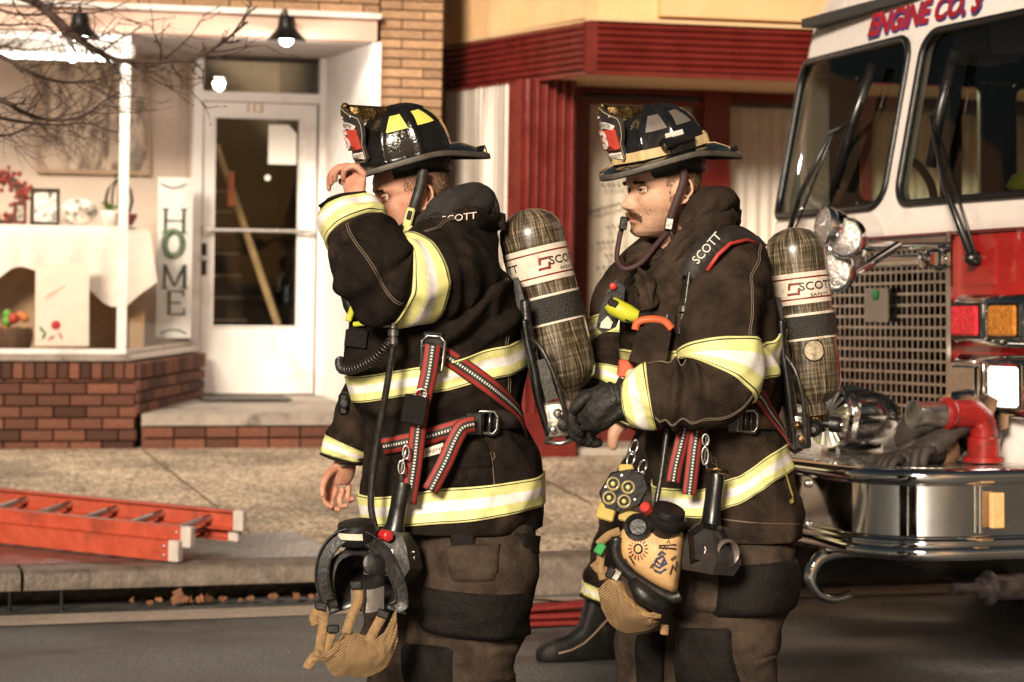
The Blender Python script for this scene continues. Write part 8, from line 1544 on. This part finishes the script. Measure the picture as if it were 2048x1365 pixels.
m_ = MB(); m_.tube([q(*p) for p in ((1528, 492, -.10), (1492, 480, -.19), (1460, 488, -.24), (1436, 510, -.262), (1414, 542, -.266))], 0.0055, 6); ap2.add('strap_piping', m_, mat('red_piping', (0.36, 0.035, 0.025), 0.5), None, 180)
ap2.add('strap_lettering', text_mb('SCOTT', 0.032, 0.001, lambda x, y, z: q(1414 + x * 771 * 0.66 - y * 578, 497 - x * 771 * 0.75 - y * 509, -.292 + 0.32 * max(0, x)), ax=0.95), mat('cream_letters', (0.66, 0.6, 0.53), 0.6))
ap2.add('shoulder_strap', webon(c2, [(1480, 768), (1510, 792), (1540, 825), (1562, 862), (1570, 895)], 0.042, 0.012), m_web, None, 180)
ap2.add('waist_belt', webon(c2, [(1310, 850), (1360, 848), (1410, 842), (1465, 840)], 0.040, 0.010), m_web, None, 180); ap2.add('waist_belt', webon(c2, [(1490, 842), (1525, 840), (1558, 845)], 0.046, 0.014), mat('brown_webbing', (0.10, 0.05, 0.03), 0.6), None, 180)
p_, n_ = onto(c2, 1490, 842, 0.018); ladder_lock(ap2, p_, V((1, 0, 0)), n_, 0.05, 0.05); m_ = MB(); m_.box(p_ + V((-0.03, 0.004, 0)), (0.022, 0.008, 0.03), None, 0, 0.004); ap2.add('buckle_body', m_, m_black)
ap2.add('strap_tail', webfree([(1372, 848, -.262), (1362, 890, -.27), (1352, 930, -.275), (1346, 965, -.275)], 0.036, (0.1, -1, 0)), m_web, None, 180); ap2.add('strap_tail', webfree([(1398, 848, -.262), (1390, 890, -.272), (1384, 940, -.277), (1378, 990, -.277)], 0.036, (0.1, -1, 0)), m_web, None, 180)
m_ = hose([(1380, 540, -.25), (1372, 600, -.265), (1364, 680, -.27), (1352, 760, -.25), (1336, 850, -.25), (1324, 940, -.27), (1312, 1010, -.29)], 0.0068); hz2 = ap2.add('breathing_hose', m_, m_hoseb, None, 180); m_ = MB(); m_.cyl(q(1366, 628, -.272), q(1361, 668, -.272), 0.011, None, 10); m_.cyl(q(1368, 612, -.272), q(1367, 624, -.272), 0.013, None, 10); ap2.add('hose_coupler', m_, m_buckle, hz2, 40)
# gauge console on the chest
gz = Thing('pressure_gauge', 'black framed pressure gauge with red button on the moustached firefighter chest', 'gauge', q(1215, 670, -.1))
m_ = MB(); m_.loft([[q(x, y, d) for x, y in ((1232, 560), (1250, 575), (1246, 620), (1232, 655), (1205, 668), (1192, 655), (1200, 620), (1214, 580))] for d in (-.03, -.085)]); gz.add('housing', m_, m_rubber, None, 50)
m_ = MB(); m_.prism([q(x, y, -.088) for x, y in ((1215, 632), (1226, 645), (1220, 658), (1200, 656), (1202, 645))], (0, -0.004, 0)); gz.add('dial', m_, m_label); m_ = MB(); m_.lathe(q(1226, 573, -.088), (0, -1, 0), [(0, 0.009), (0.006, 0.009), (0.008, 0.006), (0.009, 0)], 12); gz.add('button', m_, mat('red_button', (0.5, 0.03, 0.02), 0.4)); m_ = MB(); m_.tube([q(*p) for p in ((1222, 592, -.09), (1216, 612, -.092), (1214, 628, -.09))], 0.004, 6); gz.add('trim', m_, m_steel, None, 180)
lm = Thing('hand_light', 'lime green angle light clipped to the moustached firefighter chest', 'flashlight', q(1250, 645, -.17)); m_ = MB(); m_.tube([q(1218, 606, -.17), q(1225, 612, -.17), q(1255, 628, -.175), q(1275, 634, -.175)], [.018, .023, .024, .016], 12); lm.add('body', m_, m_lime, None, 60); m_ = MB(); m_.tube([q(1272, 634, -.175), q(1290, 630, -.17), q(1304, 628, -.165)], [.013, .012, .010], 10); lm.add('head', m_, m_rubber, None, 60); m_ = MB(); m_.box(q(1226, 606, -.195), (0.012, 0.003, 0.009), Matrix.Rotation(R(25), 3, 'Y'), 0, 0.002); lm.add('window', m_, m_black); m_ = MB(); m_.tube([q(1250, 640, -.198), q(1262, 646, -.197)], 0.003, 5); lm.add('print', m_, m_black)
pc = Thing('chest_pouch', 'brown cloth pouch with orange pull strap on the moustached firefighter chest', 'pouch', q(1300, 740, -.2)); m_ = MB(); m_.loft([[q(x, y, d) for x, y in ((1278, 655), (1345, 652), (1330, 738), (1256, 722))] for d in (-.12, -.235, -.245)]); pc.add('bag', m_, m_coat2, None, 50); m_ = webfree([(1270, 660, -.25), (1276, 644, -.25), (1300, 638, -.252), (1328, 642, -.25), (1344, 658, -.25)], 0.018, (0, -1, 0.3)); pc.add('pull_strap', m_, mat('orange_strap', (0.52, 0.10, 0.03), 0.6), None, 180)
m_ = MB(); m_.box(q(1252, 738, -.1), (0.02, 0.03, 0.022), Matrix.Rotation(R(6), 3, 'Y'), 0, 0.004); solo('orange_tag', m_, mat('orange_tag', (0.55, 0.10, 0.04), 0.6), 'orange accountability tag on the coat front behind the brown pouch', 'tag', q(1250, 760, -.1))
# four-lamp lantern
ln = Thing('box_lantern', 'black octagonal lantern with four round lenses hanging at the moustached firefighter belt', 'lantern', q(1245, 1035, -.33)); oc = [(1222, 945), (1262, 938), (1290, 950), (1298, 975), (1280, 1012), (1240, 1028), (1208, 1018), (1198, 985)]
m_ = MB(); m_.loft([[q(x, y, d) for x, y in oc] for d in (-.26, -.325)] + [[q(lerp(x, 1246, .08), lerp(y, 982, .08), -.335) for x, y in oc]]); ln.add('case', m_, m_rubber, None, 30)
for (x, y) in ((1226, 968), (1256, 975), (1218, 996), (1248, 1003)):
    m_ = MB(); m_.lathe(q(x, y, -.334), (0, -1, 0.1), [(0, 0.0175), (0.004, 0.0175), (0.004, 0.015), (-0.004, 0.007), (-0.006, 0)], 18); rf = ln.add('reflector', m_, m_chrome, None, 40); m_ = MB(); m_.ball(q(x, y, -.336), (0.006, 0.003, 0.006), 8); ln.add('led', m_, mat('led_yellow', (0.6, 0.5, 0.15), 0.3), rf, 180)
for (x, y) in ((1244, 952), (1212, 975), (1270, 1000)): m_ = MB(); m_.lathe(q(x, y, -.334), (0, -1, 0), [(0, 0.005), (0.003, 0.004), (0.004, 0)], 8); ln.add('screw', m_, m_steel)
m_ = MB(); m_.box(q(1212, 1024, -.32), (0.022, 0.012, 0.020), Matrix.Rotation(R(15), 3, 'Y'), 0, 0.004); m_yc = mat('yellow_case', (0.50, 0.36, 0.09), 0.5); ln.add('end_cap', m_, m_yc); m_ = MB(); m_.box(q(1252, 938, -.31), (0.018, 0.012, 0.011), None, 0, 0.004); ln.add('hanger', m_, m_yc); m_ = MB(); m_.box(q(1262, 1034, -.31), (0.03, 0.012, 0.014), Matrix.Rotation(R(12), 3, 'Y'), 0, 0.004); ln.add('end_cap', m_, mat('yellow_case2', (0.45, 0.34, 0.10), 0.5))
for k, (x, y) in enumerate(((1262, 918), (1268, 895), (1285, 935), (1282, 958))):
    c = q(x, y, -.31); m_ = MB(); m_.tube([c + V((0.009 * math.cos(a) + 0.004 * math.sin(a), 0.004 * math.cos(2 * a), 0.018 * math.sin(a))) for a in [k_ * math.pi / 8 for k_ in range(17)]], 0.0028, 5, 0, False); ln.add('carabiner', m_, m_steel, None, 180)
m_ = hose([(1288, 940, -.31), (1290, 990, -.32), (1282, 1030, -.32), (1270, 1060, -.31)], 0.004); ln.add('lanyard', m_, m_hoseb, None, 180)
# tan leather mask cover with drawings
mk = Thing('face_mask', 'tan leather covered breathing mask with ink drawings at the moustached firefighter hip', 'mask', q(1270, 1265, -.3))
ol = [(1238, 1078), (1248, 1058), (1300, 1046), (1362, 1060), (1366, 1100), (1358, 1160), (1348, 1188), (1300, 1168), (1250, 1128), (1238, 1100)]
def domed(ol, c, dy, h, n=8, edge=0.0):
    m_ = MB(); s_ = spline(ol + [ol[0]], 5)[:-1]; rings = []
    for j in range(n): u = 1 - j / (n - 1) * 0.98; rings.append([q(lerp(c[0], x, u), lerp(c[1], y, u), dy - h * math.sqrt(max(0, 1 - u * u)) * 1.0 + (edge if j == 0 else 0)) for x, y in s_])
    m_.loft(rings, True, False, True); return m_
mk.add('cover', domed(ol, (1305, 1108), -.31, 0.055, 9, 0.03), mat('tan_leather', (0.62, 0.38, 0.17), 0.55, vs=12, var=0.14, dirt=(0.40, 0.22, 0.10), ds=14), None, 180)
s_ = spline([(1234, 1075), (1232, 1110), (1252, 1142), (1290, 1170), (1340, 1196), (1362, 1192)], 5); m_ = MB(); m_.tube([q(x, y, -.315) for x, y in s_], 0.010, 8, 0, True, 1.4); mk.add('seal_rim', m_, m_rubber, None, 180)
def leather(x, y): u = min(0.98, math.hypot((x - 1305) / 68, (y - 1112) / 70)); return q(x, y, -.31 - 0.055 * math.sqrt(1 - u * u) - 0.004)
m_inkb = mat('ink_black', (0.03, 0.02, 0.016), 0.6)
def ink(pix, m=m_inkb, r=0.0016): m_ = MB(); m_.tube([leather(x, y) for x, y in pix], r, 4); mk.add('ink_stroke', m_, m)
cx_, cy_ = 1276, 1098
ink([(cx_ + 8 * math.cos(k), cy_ + 9 * math.sin(k)) for k in [i * 0.52 for i in range(13)]], r=0.0022)
for k in range(16): a = k * math.pi / 8; ink([(cx_ + 13 * math.cos(a), cy_ + 13 * math.sin(a)), (cx_ + 20 * math.cos(a), cy_ + 22 * math.sin(a))], mat('ink_rust', (0.3, 0.09, 0.05), 0.6))
m_blue = mat('ink_blue', (0.06, 0.08, 0.16), 0.6)
for pix in ([(1312, 1118), (1326, 1112), (1332, 1126), (1318, 1136), (1308, 1130), (1312, 1118)], [(1314, 1124), (1322, 1130), (1328, 1118)], [(1308, 1140), (1320, 1146), (1332, 1138)], [(1316, 1110), (1322, 1104), (1330, 1108)]): ink(pix, m_blue, 0.0026)
for k in range(9): x, y = 1300 + k * 4.2, 1136 - k * 6.2; ink([(x, y), (x + 4, y - 6 + 4 * (k % 2)), (x + 6, y + 1)])
for pix in ([(1340, 1150), (1346, 1130), (1350, 1142), (1354, 1122)], [(1342, 1120), (1352, 1112)], [(1250, 1118), (1256, 1132)], [(1258, 1112), (1268, 1128)], [(1318, 1092), (1352, 1090)], [(1318, 1096), (1352, 1098)]): ink(pix, r=0.002)
m_ = MB(); m_.lathe(q(1330, 1046, -.33), V((0.25, -0.3, 0.9)), [(-.05, .02), (-.03, .036), (-.01, .044), (0, .05), (.02, .05), (.025, .042), (.04, .04), (.042, 0)], 20); rg_ = mk.add('regulator', m_, m_rubber, None, 40); m_ = MB(); m_.lathe(q(1296, 1022, -.34), V((-0.4, -0.7, 0.5)), [(0, .014), (.022, .014), (.026, .010), (.027, 0)], 9); mk.add('purge_knob', m_, mat('red_knob2', (0.45, 0.04, 0.03), 0.4), rg_, 40)
m_ = MB(); m_.lathe(q(1276, 1056, -.345), V((-0.1, -0.9, 0.4)), [(0, .034), (.012, .034), (.016, .026), (.008, .02), (.008, 0)], 18); mk.add('voice_port', m_, m_rubber, None, 40)
m_ = MB(); m_.tube([q(*p) for p in ((1262, 1160, -.32), (1285, 1190, -.33), (1318, 1212, -.32), (1338, 1205, -.31))], [.012, .026, .026, .014], 10); mk.add('chin_cup', m_, m_rubber, None, 180)
net(mk, [(1196, 1180), (1222, 1152), (1244, 1160), (1270, 1195), (1305, 1222), (1322, 1222)], [(1202, 1215), (1222, 1250), (1250, 1266), (1280, 1264), (1305, 1258), (1316, 1250)], -.30, 0.05, m=m_net)
net(mk, [(1236, 1166), (1262, 1198), (1290, 1222), (1322, 1226)], [(1232, 1176), (1258, 1212), (1290, 1238), (1322, 1236)], -.335, 0.015, m=m_kev)
for pix in ([(1204, 1100, -.3), (1200, 1130, -.305), (1206, 1160, -.31)], [(1216, 1140, -.31), (1228, 1162, -.32), (1240, 1178, -.32)], [(1186, 1126, -.3), (1198, 1140, -.3), (1214, 1142, -.3)], [(1330, 1250, -.27), (1328, 1270, -.27)], [(1196, 1090, -.3), (1216, 1072, -.3), (1240, 1062, -.3)]): mk.add('harness_strap', webfree(pix, 0.020, (-0.1, -1, 0.1)), m_kev, None, 180)
for (x, y, mm) in ((1200, 1098, mat('green_clip', (0.03, 0.25, 0.06), 0.4)), (1222, 1146, m_rubber), (1232, 1150, m_steel)): m_ = MB(); m_.box(q(x, y, -.32), (0.011, 0.006, 0.014), Matrix.Rotation(R(30), 3, 'Y'), 0, 0.003); mk.add('strap_clip', m_, mm)
# thermal camera
tc2 = thermal_camera('black pistol grip thermal camera hanging lens outward below the moustached firefighter belt', q(1432, 948, -.29), q(1420, 1055, -.30), None, None, V((0.62, -0.75, 0)), q(1420, 1150, -.3), 1.05, False)
m_ = MB(); m_.loft([[q(x, y, d) for x, y in pp] for d, pp in ((-.22, [(1378, 1060), (1405, 1042), (1440, 1050), (1462, 1090), (1455, 1130), (1420, 1146), (1382, 1130)]), (-.33, [(1375, 1064), (1405, 1044), (1445, 1054), (1466, 1092), (1460, 1128), (1425, 1142), (1380, 1128)]), (-.355, [(1388, 1072), (1408, 1058), (1438, 1064), (1452, 1092), (1448, 1118), (1422, 1128), (1390, 1118)]))]); tc2.add('body_shell', m_, m_black, None, 35)
cc = q(1452, 1106, -.352); fd = V((0.45, -0.88, -0.05)).normalized(); m_ = MB(); m_.lathe(cc, fd, [(-.03, .030), (.008, .034), (.014, .030), (.008, .024), (-.004, .022)], 22); lr = tc2.add('lens_ring', m_, mat('worn_lens_ring', (0.16, 0.12, 0.11), 0.35, 0.3), None, 40); m_ = MB(); m_.lathe(cc - fd * 0.003, fd, [(0, .023), (.004, .014), (.006, 0)], 18); tc2.add('lens', m_, m_shell2, lr, 180)
tc2.add('lettering', text_mb('FLIR', 0.026, 0.001, lambda x, y, z: q(1424 - x * 771 * 0.95 - y * 200, 1104 + y * 771 - x * 200, -.362), ax=1.0), mat('white_print2', (0.7, 0.66, 0.62), 0.5))
m_ = MB(); m_.tube([q(*p) for p in ((1415, 942, -.295), (1435, 938, -.31), (1455, 946, -.295))], 0.006, 6); tc2.add('grip_band', m_, m_brass, None, 180); m_ = hose([(1412, 850, -.275), (1412, 890, -.285), (1410, 920, -.29), (1416, 942, -.295)], 0.0035); tc2.add('lanyard', m_, m_hoseb, None, 180)
for (x, y, h_) in ((1411, 880, .014), (1410, 912, .022)): c = q(x, y, -.295); m_ = MB(); m_.tube([c + V((0.008 * math.cos(a), 0, h_ * math.sin(a))) for a in [k * math.pi / 8 for k in range(17)]], 0.003, 5, 0, False); tc2.add('snap_hook', m_, m_steel, None, 180)

# ================================================================ third firefighter, mostly hidden behind the second
def q3(px, py, dy=0.0): return P(px, py, 8.95 + dy)
f3 = Thing('person', 'dark clothed firefighter half hidden behind the moustached one, stepping forward in black boots', 'person', V((q3(1330, 1000).x, 8.95, 0.0)), 'firefighters')
hd3 = Head(q3(1368, 478, .05), R(20), R(-5)); m_ = hd3.skin(); m_.tube([hd3.w(V((-0.02, 0, -.06))), q3(1390, 600, .05), q3(1390, 850, .05)], [.055, .12, .12], 14); m_.tube([q3(1370, 620, -.1), q3(1300, 740, -.16), q3(1238, 855, -.16)], [.05, .045, .03], 10); hand_chain(m_, [q3(1238, 850, -.16), q3(1228, 870, -.165), q3(1226, 892, -.16)], (.03, .02))
m_.tube([q3(1370, 850, -.03), q3(1242, 1080, -.08), q3(1204, 1235, -.08)], [.1, .055, .04], 10); m_.tube([q3(1395, 850, .12), q3(1420, 1040, .15), q3(1425, 1240, .15)], [.1, .055, .04], 10)
f3.add('body', finish_skin(remesh(m_, 0.006, 2), hd3, 0.3), skin2, None, 180)
sf = limb([(q3(1400, 555, .05), .12), (q3(1400, 600, .05), .2), (q3(1390, 720, .05), .21), (q3(1385, 860, .05), .2), (q3(1380, 940, .05), .21)], (0, -1, 0), (), 0.01, 10, 1.0, 3.0); ct3 = f3.add('coat', sf.mesh(50, 60), m_coat1, None, 180); stripe(f3, sf, 0.80, 0.92, ct3, off=0.006)
sf = limb([(q3(1246, 850, -.16), .06), (q3(1275, 790, -.16), .075), (q3(1310, 730, -.15), .085), (q3(1370, 620, -.1), .1)], (0, 0, 1), (), 0.008, 14, 1.0, 5.0); f3.add('sleeve', sf.mesh(40, 40), m_coat1, ct3, 180); stripe(f3, sf, 0.05, 0.25, ct3, off=0.005)
sfl = limb([(q3(1350, 890, -.05), .15), (q3(1285, 990, -.07), .13), (q3(1242, 1080, -.08), .095), (q3(1216, 1160, -.08), .088), (q3(1204, 1205, -.08), .085)], (0, -1, 0), (), 0.01, 12, 1.0, 5.0); lo3 = f3.add('trouser_leg', sfl.mesh(48, 60), m_coat1, None, 180); stripe(f3, sfl, 0.82, 0.94, lo3, off=0.006)
sfl = limb([(q3(1400, 890, .15), .15), (q3(1420, 1040, .15), .125), (q3(1425, 1200, .15), .105)], (0, -1, 0), (), 0.01, 12, 1.0, 8.0); f3.add('trouser_leg', sfl.mesh(48, 60), m_coat1, None, 180)
helmet('plain black fire helmet on the firefighter hidden behind the moustached one', Head(hd3.c + V((0, 0, 0.07)), R(24), R(-10)), '3', m_shell2, (m_pad, 0.36, 0.62), None, 'FIREFIGHTER', 'WARREN COUNTY', False, hd3.c)
bp_ = q3(1196, 1262, -.08); b3, F3, L3_, o3 = boot(f3, bp_.x, bp_.y, R(16), None, 1.02); boot(f3, q3(1425, 1260, .15).x, 9.1, R(10), None, 1.1)
m_ = MB(); a, b = q3(1212, 1350, -.9), q3(1262, 1325, -.85); a.z, b.z = 0.03, 0.035; m_.tube([b + (b - a) * 0.8, b, lerp(b, a, 0.6), a], [.028, .028, .026, .018], 10); t = Thing('hand_torch', 'lime yellow torch with black head lying on the asphalt between the firefighters', 'flashlight', (a.x, a.y, 0)); t.add('body', m_, m_lime, None, 60); m_ = MB(); d = (a - b).normalized(); m_.lathe(a, d, [(-.005, .016), (.0, .022), (.03, .022), (.035, .016)], 12); t.add('head', m_, m_black, None, 40)
